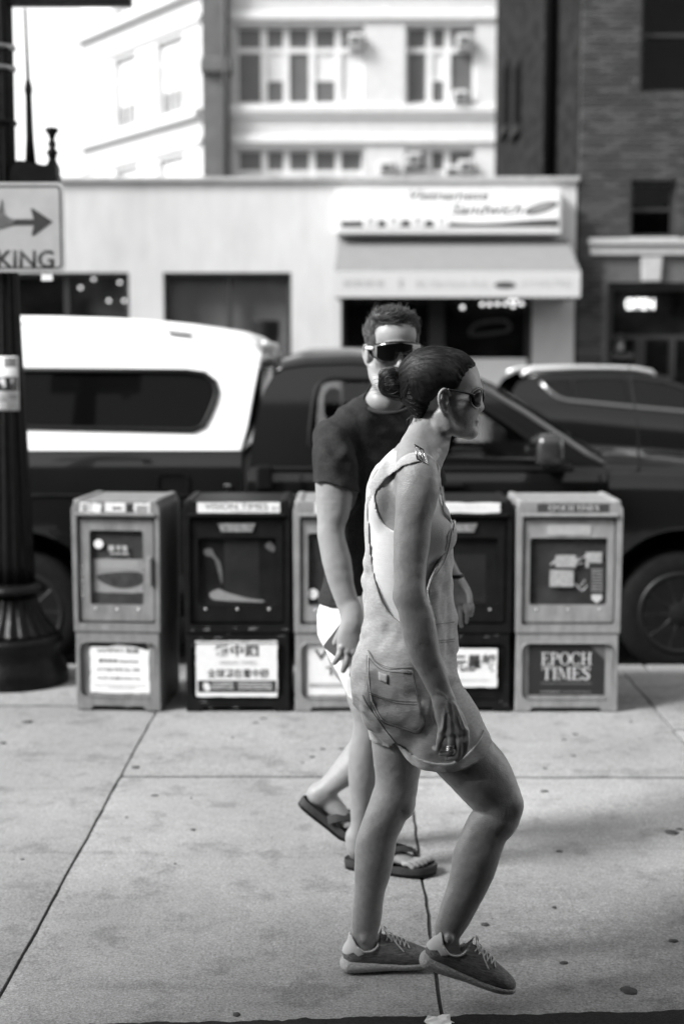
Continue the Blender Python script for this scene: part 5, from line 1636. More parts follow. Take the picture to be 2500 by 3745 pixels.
WY = 3.60                       # middle plane of the woman
def X_(u, v=1800, y=WY): return P(u, v, y).x
M_skin_w = mat('skin_tanned', 0.33, 0.34, var=0.10, scale=70, bump=0.22, bscale=320, sss=0.06, spec=0.55, blotch=0.06)
M_hair = mat('dark_hair', 0.006, 0.4, var=0.35, scale=60, spec=0.14, stretch=(0.12, 1, 1), bump=0.5, bscale=260)
M_denim = mat('light_denim', 0.58, 0.88, var=0.15, scale=150, bump=0.35, bscale=500, stretch=(0.4, 0.6, 1.5), blotch=0.12)
M_tank = mat('white_cotton', 0.82, 0.85, var=0.03, scale=60, bump=0.15, bscale=300)
woman = root('person', (0.25, WY, 0), 'person in light denim dungaree shorts and white tank top with hair in a bun, striding', 'person')
def pw(o, parent=None):
    """world-space mesh -> child of the woman (or of one of her parts)"""
    if parent is None:
        o.parent = woman
        o.matrix_parent_inverse = Matrix.Translation(-woman.location)
    else:
        o.parent = parent
    return o

H = 0.0032
W = Field((-0.06, 3.18, 0.0), (0.56, 3.98, 1.70), H)
# --- torso: back and front outline of the body itself
torso = [((1505, 1600), (1625, 1668)), ((1420, 1690), (1600, 1735)), ((1372, 1760), (1606, 1800)), ((1350, 1850), (1612, 1880)),
         ((1345, 1930), (1616, 1950)), ((1346, 2010), (1596, 2020)), ((1352, 2090), (1572, 2090)), ((1362, 2180), (1568, 2180)), ((1366, 2270), (1580, 2270)),
         ((1352, 2350), (1600, 2350)), ((1338, 2440), (1615, 2440)), ((1338, 2520), (1608, 2520)), ((1352, 2590), (1590, 2590))]
tw = [0.075, 0.135, 0.158, 0.150, 0.142, 0.135, 0.128, 0.124, 0.130, 0.145, 0.165, 0.170, 0.160]
st = edges(torso, WY, 1.0)
st = [(s[0], s[1], w_) for s, w_ in zip(st, tw)]
W.chain(st, 0.0)
# shoulders (clavicle girdle)
for sgn in (-1, 1):
    W.chain([cst(1530, 1672, WY + sgn * 0.03, 0.035), cst(1525, 1700, WY + sgn * 0.10, 0.038), cst(1520, 1730, WY + sgn * 0.155, 0.042)], 0.03, w=(1, 0, 0))
    # bust
    p = P(1580, 1950, WY + sgn * 0.075)
    W.ell(p, (0.052, 0.058, 0.058), 0.03)
    # shoulder blade
    p = P(1395, 1810, WY + sgn * 0.085)
    W.ell(p, (0.03, 0.05, 0.07), 0.03)
    # buttocks
    p = P(1395, 2500, WY + sgn * 0.075)
    W.ell(p, (0.075, 0.075, 0.085), 0.04)
# --- near (right) leg swinging forward
def ry(t): return 3.515 - 0.035 * t
leg = [((1440, 2640), (1690, 2540)), ((1500, 2730), (1745, 2620)), ((1565, 2785), (1785, 2695)), ((1612, 2825), (1827, 2757)), ((1652, 2862), (1864, 2810)), ((1690, 2897), (1890, 2860)),
       ((1722, 2926), (1905, 2905)), ((1739, 2955), (1909, 2945)), ((1739, 2975), (1903, 2980)), ((1722, 2995), (1888, 3008)), ((1700, 3025), (1862, 3040)), ((1675, 3078), (1842, 3085)), ((1654, 3130), (1824, 3145)),
       ((1644, 3190), (1800, 3205)), ((1629, 3258), (1768, 3268)), ((1606, 3330), (1730, 3340)), ((1590, 3384), (1694, 3400)), ((1592, 3420), (1680, 3432)), ((1600, 3455), (1680, 3470))]
W.chain(edges(leg, ry, lambda t: 0.92 if t < 0.4 else 0.92 - 0.30 * (t - 0.4) / 0.6), 0.02)
W.ell(P(1878, 2945, 3.485), (0.022, 0.03, 0.03), 0.015)             # knee cap
# --- far (left) leg, standing
def ly(t): return 3.665 + 0.02 * t
leg2 = [((1345, 2560), (1590, 2590)), ((1360, 2640), (1566, 2700)), ((1362, 2700), (1553, 2750)), ((1367, 2776), (1542, 2799)), ((1373, 2834), (1532, 2849)), ((1371, 2876), (1524, 2899)), ((1357, 2925), (1513, 2930)),
        ((1336, 2987), (1482, 2980)), ((1316, 3040), (1457, 3030)), ((1301, 3090), (1446, 3080)), ((1298, 3147), (1435, 3150)), ((1297, 3200), (1422, 3200)), ((1296, 3262), (1410, 3250)), ((1290, 3330), (1397, 3310)),
        ((1287, 3380), (1390, 3364)), ((1286, 3420), (1380, 3400)), ((1290, 3460), (1376, 3445))]
W.chain(edges(leg2, ly, lambda t: 0.92 if t < 0.4 else 0.92 - 0.32 * (t - 0.4) / 0.6), 0.02)
W.ell(P(1487, 2948, 3.66), (0.02, 0.03, 0.03), 0.018)
low_F = W.copy()
# --- neck
W.chain(edges([((1519, 1500), (1640, 1560)), ((1516, 1545), (1640, 1605)), ((1505, 1580), (1628, 1640)), ((1480, 1620), (1612, 1672)), ((1452, 1650), (1602, 1700))], WY, lambda t: 0.88 + 0.25 * t), 0.022)
for sgn in (-1, 1):   # trapezius slope and the neck tendon
    W.chain([cst(1530, 1580, WY + sgn * 0.035, 0.026), cst(1505, 1640, WY + sgn * 0.075, 0.030), cst(1500, 1690, WY + sgn * 0.13, 0.030)], 0.03)
    W.chain([cst(1600, 1520, WY + sgn * 0.046, 0.010), cst(1600, 1590, WY + sgn * 0.038, 0.010), cst(1590, 1665, WY + sgn * 0.02, 0.009)], 0.012)
# --- head
def hp(u, v, dy=0.0): return P(u, v, WY + dy)
W.ell(hp(1605, 1398), (0.098, 0.074, 0.083), 0.0)                  # cranium
W.ell(hp(1668, 1396), (0.055, 0.060, 0.062), 0.02)                 # forehead
W.ell(hp(1690, 1470), (0.045, 0.054, 0.060), 0.025)                # mid face
W.chain([cst(1660, 1500, WY, 0.040, 0.055), cst(1690, 1545, WY, 0.030, 0.040), cst(1712, 1572, WY, 0.017, 0.020)], 0.02)   # jaw to chin
for sgn in (-1, 1):
    W.chain([cst(1622, 1505, WY + sgn * 0.054, 0.014), cst(1640, 1558, WY + sgn * 0.050, 0.013), cst(1678, 1578, WY + sgn * 0.030, 0.012), cst(1715, 1582, WY + sgn * 0.008, 0.012)], 0.02)  # jaw line
    W.ell(hp(1700, 1470, sgn * 0.045), (0.022, 0.018, 0.020), 0.02)   # cheekbone
W.ell(hp(1742, 1424), (0.012, 0.040, 0.012), 0.018)                 # brow ridge
for sgn in (-1, 1):
    W.ell(hp(1746, 1452, sgn * 0.031), (0.016, 0.018, 0.013), 0.012, sub=True)     # eye sockets
    W.ell(hp(1731, 1452, sgn * 0.031), (0.013, 0.014, 0.012), 0.006)               # eyeballs under lids
W.chain([cst(1743, 1438, WY, 0.008, 0.008), cst(1750, 1466, WY, 0.008, 0.009), cst(1757, 1490, WY, 0.0085, 0.010)], 0.009)  # nose
for sgn in (-1, 1):
    W.ell(hp(1747, 1497, sgn * 0.010), (0.008, 0.007, 0.007), 0.006)
W.ell(hp(1731, 1526), (0.008, 0.018, 0.010), 0.010)                 # philtrum / upper jaw
W.ell(hp(1739, 1538), (0.0075, 0.019, 0.0055), 0.003)                # upper lip
W.ell(hp(1736, 1551), (0.0075, 0.016, 0.0055), 0.003)                # lower lip
W.ell(hp(1722, 1578), (0.0135, 0.018, 0.014), 0.012)                # chin
# --- ears
for sgn in (-1, 1):
    ye = sgn * 0.070
    c = hp(1622, 1466, ye)
    rim = [hp(1640, 1447, ye * 0.97), hp(1634, 1428, ye * 1.05), hp(1620, 1425, ye * 1.13), hp(1607, 1440, ye * 1.17), hp(1605, 1468, ye * 1.15), hp(1613, 1494, ye * 1.08), hp(1624, 1512, ye * 1.02), hp(1632, 1510, ye * 0.99)]
    W.ell(hp(1622, 1466, ye * 1.0), (0.013, 0.006, 0.026), 0.004, rot=Matrix.Rotation(R(-12), 3, 'Y'))
    W.chain([((p.x, p.y, p.z), 0.0042, 0.0042) for p in rim], 0.003)
    W.ell(hp(1627, 1474, ye * 1.12), (0.0065, 0.006, 0.012), 0.003, sub=True)
    W.ell(hp(1634, 1478, ye * 1.02), (0.005, 0.006, 0.007), 0.003)
# --- near (right) arm
def ay(t): return 3.435 - 0.05 * min(1, t * 2.2)
arm = [((1500, 1690), (1590, 1735)), ((1462, 1750), (1606, 1775)), ((1446, 1823), (1601, 1823)), ((1441, 1919), (1577, 1919)), ((1438, 2014), (1567, 2014)),
       ((1439, 2080), (1560, 2080)), ((1442, 2127), (1555, 2127)), ((1443, 2175), (1557, 2175)), ((1453, 2230), (1571, 2216)), ((1463, 2284), (1585, 2262)), ((1472, 2330), (1593, 2308)),
       ((1494, 2395), (1604, 2370)), ((1528, 2462), (1620, 2430)), ((1553, 2510), (1638, 2478)), ((1571, 2542), (1648, 2512)), ((1586, 2572), (1660, 2545))]
st = edges(arm, ay, lambda t: 0.86 if t < 0.45 else 0.86 - 0.22 * (t - 0.45) / 0.55)
W.chain(st, 0.022)
W.ell(P(1474, 2184, 3.40), (0.022, 0.025, 0.026), 0.02)             # elbow
# hand
hy = 3.382
W.chain([cst(1620, 2560, hy, 0.024, 0.016), cst(1632, 2600, hy, 0.029, 0.015), cst(1650, 2645, hy, 0.034, 0.014), cst(1656, 2676, hy, 0.034, 0.013)], 0.012)
fing = [((1615, 2676), (1607, 2710), (1600, 2738), (1586, 2735)), ((1646, 2682), (1648, 2716), (1644, 2750), (1612, 2756)),
        ((1675, 2682), (1678, 2723), (1673, 2762), (1634, 2773)), ((1698, 2674), (1701, 2713), (1695, 2750), (1670, 2778))]
for i, f in enumerate(fing):
    r0 = (0.0082, 0.009, 0.0093, 0.009)[i]
    yy = hy - 0.002 + 0.004 * abs(i - 1.5)
    W.chain([cst(f[0][0], f[0][1], yy, r0 * 1.12), cst(f[1][0], f[1][1], yy - 0.008, r0), cst(f[2][0], f[2][1], yy + 0.004, r0 * 0.95), cst(f[3][0], f[3][1], yy + 0.018, r0 * 0.82)], 0.0035, w=(0, 1, 0.2), sub=5)
    W.ell(P(f[0][0], f[0][1] - 2, yy - 0.008), (0.008, 0.007, 0.008), 0.006)     # knuckles
W.chain([cst(1640, 2590, hy + 0.014, 0.014), cst(1672, 2630, hy + 0.026, 0.012), cst(1694, 2672, hy + 0.032, 0.010), cst(1700, 2706, hy + 0.03, 0.0085)], 0.008)   # thumb
# tendons and veins on the back of the hand
for a, b in (((1628, 2580), (1618, 2668)), ((1640, 2575), (1648, 2672)), ((1652, 2570), (1675, 2670)), ((1662, 2575), (1696, 2664))):
    W.chain([cst(a[0], a[1], hy - 0.014, 0.0022), cst((a[0] + b[0]) / 2, (a[1] + b[1]) / 2, hy - 0.0145, 0.0026), cst(b[0], b[1], hy - 0.012, 0.0030)], 0.005, sub=2)
W.chain([cst(1600, 2528, hy - 0.016, 0.0025), cst(1632, 2556, hy - 0.0175, 0.0025), cst(1640, 2605, hy - 0.0165, 0.0025), cst(1662, 2640, hy - 0.0150, 0.0022)], 0.003, sub=4)
# --- far (left) arm, swung slightly forward, mostly hidden behind the body
sh = (WY * 2)
W.chain([cst(1500, 1725, 3.765, 0.05), cst(1500, 1800, 3.79, 0.047), cst(1490, 1980, 3.80, 0.041), cst(1485, 2150, 3.80, 0.037), cst(1500, 2300, 3.80, 0.034), cst(1530, 2440, 3.79, 0.024)], 0.02)
W.chain([cst(1530, 2440, 3.79, 0.024, 0.018), cst(1548, 2500, 3.79, 0.032, 0.015), cst(1556, 2545, 3.79, 0.033, 0.013)], 0.01)
for i, uu in enumerate((1536, 1549, 1562, 1574)):
    W.chain([cst(uu, 2542, 3.79, 0.0085), cst(uu + 3, 2580, 3.785, 0.008), cst(uu - 5, 2608, 3.78, 0.007)], 0.003, sub=3)
W.chain([cst(1560, 2480, 3.775, 0.012), cst(1584, 2530, 3.765, 0.009), cst(1588, 2556, 3.765, 0.008)], 0.006, sub=3)
# forearm vein, elbow crease, ankle bones
W.ell(P(1334, 3432, 3.664), (0.011, 0.007, 0.011), 0.012)
W.ell(P(1640, 3436, 3.456), (0.011, 0.007, 0.011), 0.012)
# feet inside the shoes
W.chain([cst(1318, 3480, 3.687, 0.022), cst(1395, 3495, 3.698, 0.022), cst(1470, 3508, 3.708, 0.016)], 0.015)
W.chain([cst(1625, 3480, 3.48, 0.024), cst(1690, 3525, 3.48, 0.024), cst(1760, 3568, 3.48, 0.018)], 0.015)
body_F = W.copy()
W.F += 0.0050 * vnoise(W, 17, 51); W.F += 0.0016 * vnoise(W, 55, 52)
body = pw(link('body', W.mesh('body'), M_skin_w))

# --- tank top: torso pushed out a little, cut at neck, armholes and waist
def crop(F, lo, hi):
    s = F.sl(lo, hi)
    f = Field.__new__(Field)
    f.h = F.h
    f.lo = np.array([F.ax[i][s[i].start] for i in range(3)], float)
    f.n = np.array([s[i].stop - s[i].start for i in range(3)])
    f.ax = [F.ax[i][s[i]] for i in range(3)]
    f.F = F.F[s].copy()
    return f
def solid_torso(h, lo, hi, off):
    T = Field(lo, hi, h)
    s2 = [(s[0], s[1] + off, s[2] + off) for s in [(a[0], a[1], w_) for a, w_ in zip(edges(torso, WY, 1.0), tw)]]
    T.chain(s2, 0.0)
    for sgn in (-1, 1):
        T.chain([cst(1530, 1676, WY + sgn * 0.03, 0.035 + off), cst(1525, 1702, WY + sgn * 0.10, 0.038 + off)], 0.03, w=(1, 0, 0))
        T.ell(P(1580, 1950, WY + sgn * 0.075), (0.052 + off, 0.058 + off, 0.058 + off), 0.03)
        T.ell(P(1395, 1810, WY + sgn * 0.085), (0.03 + off, 0.05 + off, 0.07 + off), 0.03)
    return T
T = crop(low_F, (0.02, 3.40, 0.72), (0.30, 3.80, 1.46))
T.F = T.F - 0.005
def xz(pts, y): return [(P(u, v, y).x, P(u, v, y).z) for u, v in pts]
keep = xz([(1330, 2330), (1330, 1900), (1380, 1790), (1440, 1735), (1470, 1705), (1500, 1690), (1550, 1690), (1575, 1760), (1600, 1850), (1660, 1900), (1660, 2330)], WY)
keep = xz([(1300, 2360), (1300, 1820), (1375, 1742), (1440, 1712), (1505, 1650), (1560, 1660), (1600, 1800), (1680, 1850), (1680, 2360)], WY)
T.F = np.maximum(T.F, T.poly_xz(keep))
# armholes, bored in from each side
ah = xz([(1455 + 84 * math.cos(a), 1822 + 122 * math.sin(a)) for a in [2 * math.pi * k / 40 for k in range(40)]], 3.46)
dh = T.poly_xz(ah) + 0 * T.F
yy = np.abs(T.ax[1][None, :, None] - WY)
dh = np.maximum(dh, 0.092 - yy)
T.F = np.maximum(T.F, -dh)
T.F = T.F + 0.0018 * np.sin(150 * T.ax[2][None, None, :] + 30 * T.ax[0][:, None, None]) * np.clip((1.06 - T.ax[2][None, None, :]) * 8, 0, 1)
pw(link('tank_top', T.mesh('tank_top'), M_tank))

bF_low = low_F
# --- dungarees
DH = 0.0032
Dn = crop(low_F, (-0.02, 3.36, 0.60), (0.45, 3.84, 1.47)); Dn.F[:] = 0.5
bF = crop(low_F, (-0.02, 3.36, 0.60), (0.45, 3.84, 1.47))
dung = [((1478, 1622), (1612, 1680)), ((1398, 1700), (1606, 1730)), ((1354, 1785), (1612, 1790)), ((1336, 1840), (1622, 1850)), ((1331, 1920), (1634, 1920)),
        ((1331, 2000), (1650, 2000)), ((1333, 2090), (1660, 2090)), ((1334, 2170), (1667, 2170)), ((1328, 2255), (1671, 2255)), ((1318, 2330), (1664, 2335)), ((1311, 2410), (1664, 2420)), ((1312, 2480), (1672, 2490)), ((1322, 2545), (1676, 2540))]
dw = [0.085, 0.145, 0.170, 0.162, 0.156, 0.152, 0.150, 0.150, 0.154, 0.164, 0.180, 0.186, 0.182]
st = [(s[0], s[1], w_) for s, w_ in zip(edges(dung, WY, 1.0), dw)]
Dn.chain(st, 0.0)
# near trouser leg (wide, over the forward thigh)
nl = [((1330, 2560), (1676, 2500)), ((1372, 2605), (1690, 2555)), ((1420, 2668), (1722, 2606)), ((1462, 2738), (1756, 2655)), ((1500, 2782), (1784, 2702))]
Dn.chain(edges(nl, 3.535, 0.78), 0.03)
# far trouser leg
fl = [((1330, 2540), (1620, 2560)), ((1346, 2602), (1585, 2640)), ((1358, 2660), (1565, 2705)), ((1364, 2694), (1560, 2745))]
Dn.chain(edges(fl, 3.675, 0.80), 0.02)
for sgn in (-1, 1):
    Dn.ell(P(1388, 2490, WY + sgn * 0.085), (0.080, 0.085, 0.10), 0.04)
outer = Dn.copy()
# outline of the cloth as seen from the side
back_edge = [(1537, 1642), (1490, 1640), (1441, 1646), (1390, 1690), (1340, 1770), (1310, 1850), (1300, 2000), (1300, 2300), (1280, 2450), (1290, 2560)]
cloth = xz(back_edge, WY) + xz([(1330, 2600), (1352, 2700), (1364, 2700), (1425, 2712)], 3.66) + xz([(1440, 2706), (1462, 2744), (1478, 2766), (1505, 2786), (1545, 2797), (1590, 2798), (1645, 2794), (1692, 2778), (1746, 2746), (1790, 2700)], 3.50) + \
    xz([(1775, 2630), (1730, 2550), (1700, 2500), (1690, 2300), (1690, 2050), (1665, 1916), (1632, 1914)], WY) + \
    xz([(1632, 1960), (1626, 2015), (1611, 2055), (1588, 2085), (1571, 2120), (1559, 2155), (1562, 2180), (1572, 2215), (1588, 2265), (1560, 2300), (1500, 2296), (1463, 2274), (1440, 2258), (1418, 2239), (1396, 2204), (1386, 2178), (1370, 2128), (1359, 2064), (1352, 2000), (1350, 1960), (1346, 1900), (1344, 1865), (1354, 1832), (1378, 1792), (1403, 1757), (1428, 1735), (1470, 1697), (1520, 1684), (1545, 1686)], 3.47)
pd = Dn.poly_xz(cloth)
fold = 0.008 * wave3(Dn, 46, 25, 14, 0.6) * vnoise(Dn, 9, 3) * 2 + 0.019 * vnoise(Dn, 15, 5) + 0.011 * vnoise(Dn, 36, 6)
Usol = np.minimum(outer.F + fold, bF.F - 0.0085 + fold * 0.3)
zz = Dn.ax[2][None, None, :]
Dn.F = np.maximum(Dn.F + fold * np.clip((1.25 - zz) * 6, 0.25, 1), pd)
# hollow: keep a cloth-thick shell where the cloth stands away from the body
inner = outer.F + 0.020
shell = np.maximum(Dn.F, -(inner))
hem = (zz < 0.93) | (zz > 1.02)
top = np.clip((zz - 0.98) * 50, 0, 1)
Dn.F = np.where(zz > 0.99, shell, Dn.F)
# leg openings bored up a little from the hem so that the thighs stand free of the cloth
Cc = Dn.like()
nb = [((1462, 2700), (1750, 2630)), ((1480, 2736), (1764, 2664)), ((1530, 2830), (1800, 2740))]
Cc.chain(edges(nb, 3.535, 0.76), 0.0)
Cc.chain(edges([((1362, 2670), (1555, 2712)), ((1372, 2700), (1550, 2740)), ((1376, 2760), (1546, 2790))], 3.675, 0.78), 0.0)
Dn.F = np.maximum(Dn.F, -(Cc.F + 0.004))
Dn.F = np.minimum(Dn.F, np.maximum(bF.F - 0.0085 + fold * 0.3, pd))
dung_o = pw(link('dungarees', Dn.mesh('dungarees'), M_denim))

# turned-up cuffs
def from_solid(off, poly, y, ymax=None, ymin=None, bore=None):
    f = Dn.copy()
    f.F = np.maximum(Usol - off, f.poly_xz(xz(poly, y)))
    if ymax is not None: f.F = np.maximum(f.F, f.ax[1][None, :, None] - ymax)
    if ymin is not None: f.F = np.maximum(f.F, ymin - f.ax[1][None, :, None])
    if bore is not None: f.F = np.maximum(f.F, -bore)
    return f
cuff1 = [(1450, 2716), (1464, 2750), (1480, 2770), (1506, 2790), (1546, 2802), (1590, 2803), (1645, 2799), (1695, 2782), (1750, 2750), (1796, 2700), (1765, 2655), (1740, 2690), (1690, 2735), (1640, 2762), (1590, 2765), (1545, 2760), (1505, 2748), (1470, 2722)]
pw(link('cuff', from_solid(0.0055, cuff1, 3.50, ymax=3.615, bore=Cc.F + 0.004).mesh('cuff'), M_denim))
cuff2 = [(1346, 2654), (1360, 2702), (1412, 2712), (1480, 2732), (1590, 2750), (1590, 2700), (1480, 2688), (1415, 2674)]
pw(link('cuff', from_solid(0.0055, cuff2, 3.64, ymin=3.60, bore=Cc.F + 0.004).mesh('cuff'), M_denim))

# surface probe on the near side of the dungarees
bvh = BVHTree.FromPolygons([v.co for v in dung_o.data.vertices], [p.vertices for p in dung_o.data.polygons])
bvh_body = BVHTree.FromPolygons([v.co for v in body.data.vertices], [p.vertices for p in body.data.polygons])
def near_pt(u, v, lift=0.001, tree=None):
    d = Vector(ray(u, v)).normalized()
    h_ = (tree or bvh).ray_cast(Vector((0, 0, CAMZ)), d)
    if h_[0] is None:
        return None
    return h_[0] + h_[1] * lift if h_[1].dot(d) < 0 else h_[0] - h_[1] * lift
M_stitch = mat('stitching', 0.30, 0.8, var=0.1)
def seam(pts, r=0.0011, m=None, name='seam', n=8, closed=False, parent=None, lift=0.0006):
    q = [near_pt(p[0], p[1], lift) for p in smooth_poly([(a, b) for a, b in pts], n, closed)]
    q = [p for p in q if p is not None]
    run = [q[0]]
    for p in q[1:]:
        if (p - run[-1]).length < 0.05:
            run.append(p)
    if len(run) > 2:
        o = MB().tube(run, r, 5).build(name, m or M_stitch, None, smooth=True)
        pw(o, parent or None)
        return o
# back pocket: its own patch of denim standing proud, sewn round
def s13(p): return (1300 + p[0] / 3.136, 2350 + p[1] / 3.136)
pock = [s13(p) for p in ((135, 95), (200, 190), (300, 260), (420, 290), (600, 288), (655, 290), (670, 400), (700, 560), (740, 730), (795, 915), (715, 1045), (560, 1000), (420, 955), (290, 890), (170, 660), (130, 400))]
Pk = from_solid(0.004, pock, 3.43, ymax=3.54)
pocket = pw(link('pocket', Pk.mesh('pocket'), M_denim))
bvh = BVHTree.FromPolygons([v.co for v in dung_o.data.vertices] + [v.co for v in pocket.data.vertices],
                           [tuple(p.vertices) for p in dung_o.data.polygons] + [tuple(i + len(dung_o.data.vertices) for i in p.vertices) for p in pocket.data.polygons])
def off_in(poly, f):
    cx = sum(p[0] for p in poly) / len(poly); cy = sum(p[1] for p in poly) / len(poly)
    return [(cx + (p[0] - cx) * f, cy + (p[1] - cy) * f) for p in poly]
M_seamd = mat('seam_line', 0.34, 0.85, var=0.1)  # raised seam lines, a tone darker than the denim
seam(pock, 0.0011, M_seamd, closed=True, n=4)
seam(off_in(pock, 0.93), 0.0009, closed=True, n=4)
seam([s13(p) for p in ((150, 175), (260, 290), (400, 335), (640, 345))], 0.0009)
seam([s13(p) for p in ((140, 560), (300, 625), (480, 665), (700, 682))], 0.0009)
seam([s13(p) for p in ((160, 590), (320, 650), (490, 695), (705, 710))], 0.0009)
seam([s13(p) for p in ((80, 600), (140, 720), (250, 870), (330, 985), (460, 1150), (500, 1205))], 0.0014, M_seamd)
seam([s13(p) for p in ((860, 620), (870, 760), (900, 920))], 0.0012, M_seamd)
seam([(1463, 2272), (1440, 2256), (1420, 2238), (1400, 2204), (1388, 2172), (1373, 2122), (1362, 2060), (1356, 2000)], 0.0012, M_seamd, lift=0.0)
# side patch label
lg = []
for j in range(5):
    row = []
    for i in range(5):
        fx, fy = i / 4, j / 4
        c0 = (262 + (368 - 262) * fx, 335 + (370 - 335) * fx); c1 = (270 + (372 - 270) * fx, 430 + (472 - 430) * fx)
        row.append(near_pt(*s13((c0[0] + (c1[0] - c0[0]) * fy, c0[1] + (c1[1] - c0[1]) * fy)), 0.002))
    lg.append(row)
if all(all(r_) for r_ in lg):
    mb = MB(); mb.grid([r_[::-1] for r_ in lg])
    lo_ = pw(mb.build('label_patch', mat('label_cloth', 0.72, 0.8, var=0.08, scale=120), None, smooth=True))
    lo_.modifiers.new('s', 'SOLIDIFY').thickness = 0.003
    lo_.modifiers['s'].offset = 0
# waistband seams on the front below the bib
for v0, v1 in ((2283, 2274), (2345, 2336), (2352, 2345)):
    seam([(1588, v0), (1620, (v0 + v1) / 2 + 0), (1660, v1)], 0.0012, M_seamd)
seam([(1650, 1940), (1640, 2000), (1622, 2055), (1600, 2090), (1578, 2125), (1566, 2158), (1570, 2190), (1584, 2230), (1594, 2262)], 0.0010, M_seamd)

# --- front straps with buckles, from the top of each shoulder down to the bib
M_metal = mat('buckle_metal', 0.6, 0.22, metal=1.0, var=0.1)
band = [(1500, 1640), (1545, 1648), (1582, 1672), (1610, 1712), (1628, 1770), (1640, 1840), (1652, 1925), (1628, 1930), (1620, 1850), (1608, 1780), (1590, 1725), (1566, 1694), (1535, 1682), (1500, 1684)]
for sgn in (-1, 1):
    f = Dn.copy()
    yv = (f.ax[1][None, :, None] - WY) * sgn
    zc = f.ax[2][None, None, :]
    shift = 0.10 + 0.02 * np.clip((zc - 1.33) * 8, -1, 1)
    f.F = np.maximum(np.maximum(bF.F - 0.0125, f.poly_xz(xz(band, WY - 0.11))), np.abs(yv - shift) - 0.020)
    pw(link('strap', f.mesh('strap'), M_denim))
    if sgn < 0:
        so = woman.children[-1]
tree_s = BVHTree.FromPolygons([v.co for v in so.data.vertices] + [v.co for v in dung_o.data.vertices], [tuple(p.vertices) for p in so.data.polygons] + [tuple(i + len(so.data.vertices) for i in p.vertices) for p in dung_o.data.polygons])
bq = near_pt(1536, 1668, 0.004, tree_s)
if bq is not None:
    t = Vector((0.75, 0.0, -0.45)).normalized(); s_v = Vector((0.20, -0.50, -0.82)).normalized()
    q = [bq + t * a * 0.013 + s_v * b * 0.020 for a, b in ((-1, -1), (1, -1), (1, 1), (-1, 1))]
    bo = pw(MB().tube(q, 0.0034, 8, closed=True).build('buckle', M_metal, None, smooth=True))
    pw(MB().tube([bq - s_v * 0.02, bq + s_v * 0.02], 0.003, 8).build('buckle_bar', M_metal, None, smooth=True))
bq = P(1640, 1928, WY - 0.098)
q = [bq + Vector((0.010, 0, 0)) + Vector((0.004 * a, 0.014 * b, 0.016 * a)) for a, b in ((-1, -1), (1, -1), (1, 1), (-1, 1))]
pw(MB().tube(q, 0.0026, 6, closed=True).build('buckle', M_metal, None, smooth=True))

# --- rings
c = P(1646, 2732, hy - 0.003)
for dz in (-0.0045, 0.0, 0.0045):
    mb = MB()
    pts = [(c.x + 0.0108 * math.cos(a), c.y - 0.003 + 0.0108 * math.sin(a), c.z + dz + 0.001 * math.cos(a)) for a in [2 * math.pi * k / 20 for k in range(20)]]
    tag(pw(mb.tube(pts, 0.0021, 8, closed=True).build('finger_ring', mat('silver', 0.75, 0.12, metal=1.0, var=0.05), None, smooth=True)))

# --- hair: scalp cap drawn back to a bun, with strands laid over it
Hr = Field((0.08, 3.48, 1.44), (0.36, 3.72, 1.70), 0.0021)
Hr.ell(hp(1601, 1392), (0.107, 0.0815, 0.090), 0.0)
Hr.ell(hp(1660, 1380), (0.058, 0.066, 0.064), 0.02)
Hr.ell(hp(1542, 1440), (0.045, 0.060, 0.060), 0.03)
Hr.chain([cst(1525, 1460, WY, 0.030, 0.055), cst(1530, 1500, WY, 0.022, 0.048), cst(1535, 1525, WY, 0.010, 0.035)], 0.02)
hl = [(1734, 1340), (1712, 1352), (1694, 1372), (1682, 1398), (1672, 1420), (1648, 1432), (1625, 1428), (1606, 1442), (1590, 1452), (1572, 1465), (1562, 1492), (1552, 1514), (1540, 1532), (1515, 1530), (1490, 1490), (1460, 1460), (1440, 1300), (1560, 1240), (1700, 1270), (1760, 1330)]
php = Hr.poly_xz(xz(hl, WY - 0.04))
Hr.F = np.maximum(Hr.F + 0.0065 * np.clip(1 + php / 0.022, 0, 1) * (Hr.ax[0][:, None, None] > hp(1545, 1400).x), php)
e_ = hp(1486, 1412); f_ = hp(1745, 1395)
ta = (Hr.ax[0][:, None, None] - e_.x) / (f_.x - e_.x)
phi = np.arctan2(Hr.ax[1][None, :, None] - WY, Hr.ax[2][None, None, :] - (e_.z + (f_.z - e_.z) * ta))
wob = 1.6 * vnoise(Hr, 22, 41) + 0.25 * ta
Hr.F = Hr.F + 0.0009 * np.sin(31 * phi + 4 * wob) + 0.0008 * np.sin(67 * phi + 9 * wob + 1) + 0.0006 * np.sin(113 * phi + 15 * wob + 2) + 0.0006 * vnoise(Hr, 60, 9)
hair = pw(link('hair', Hr.mesh('hair'), M_hair))
Bn = Field((0.03, 3.53, 1.48), (0.22, 3.67, 1.64), 0.0026)
bc = hp(1436, 1400)
Bn.ell(bc, (0.036, 0.038, 0.038), 0.0)
Bn.ell(hp(1462, 1420), (0.030, 0.034, 0.034), 0.012)
Bn.ell(hp(1428, 1376), (0.030, 0.030, 0.022), 0.008)
Bn.chain([cst(1445, 1402, WY, 0.030), cst(1480, 1408, WY, 0.027), cst(1515, 1412, WY, 0.034)], 0.012)
ph = np.arctan2(Bn.ax[2][None, None, :] - bc.z, Bn.ax[0][:, None, None] - bc.x)
rr = np.sqrt((Bn.ax[2][None, None, :] - bc.z) ** 2 + (Bn.ax[0][:, None, None] - bc.x) ** 2)
Bn.F = Bn.F + 0.006 * vnoise(Bn, 55, 4) + 0.003 * vnoise(Bn, 140, 5)
bun = pw(link('bun', Bn.mesh('bun'), M_hair))
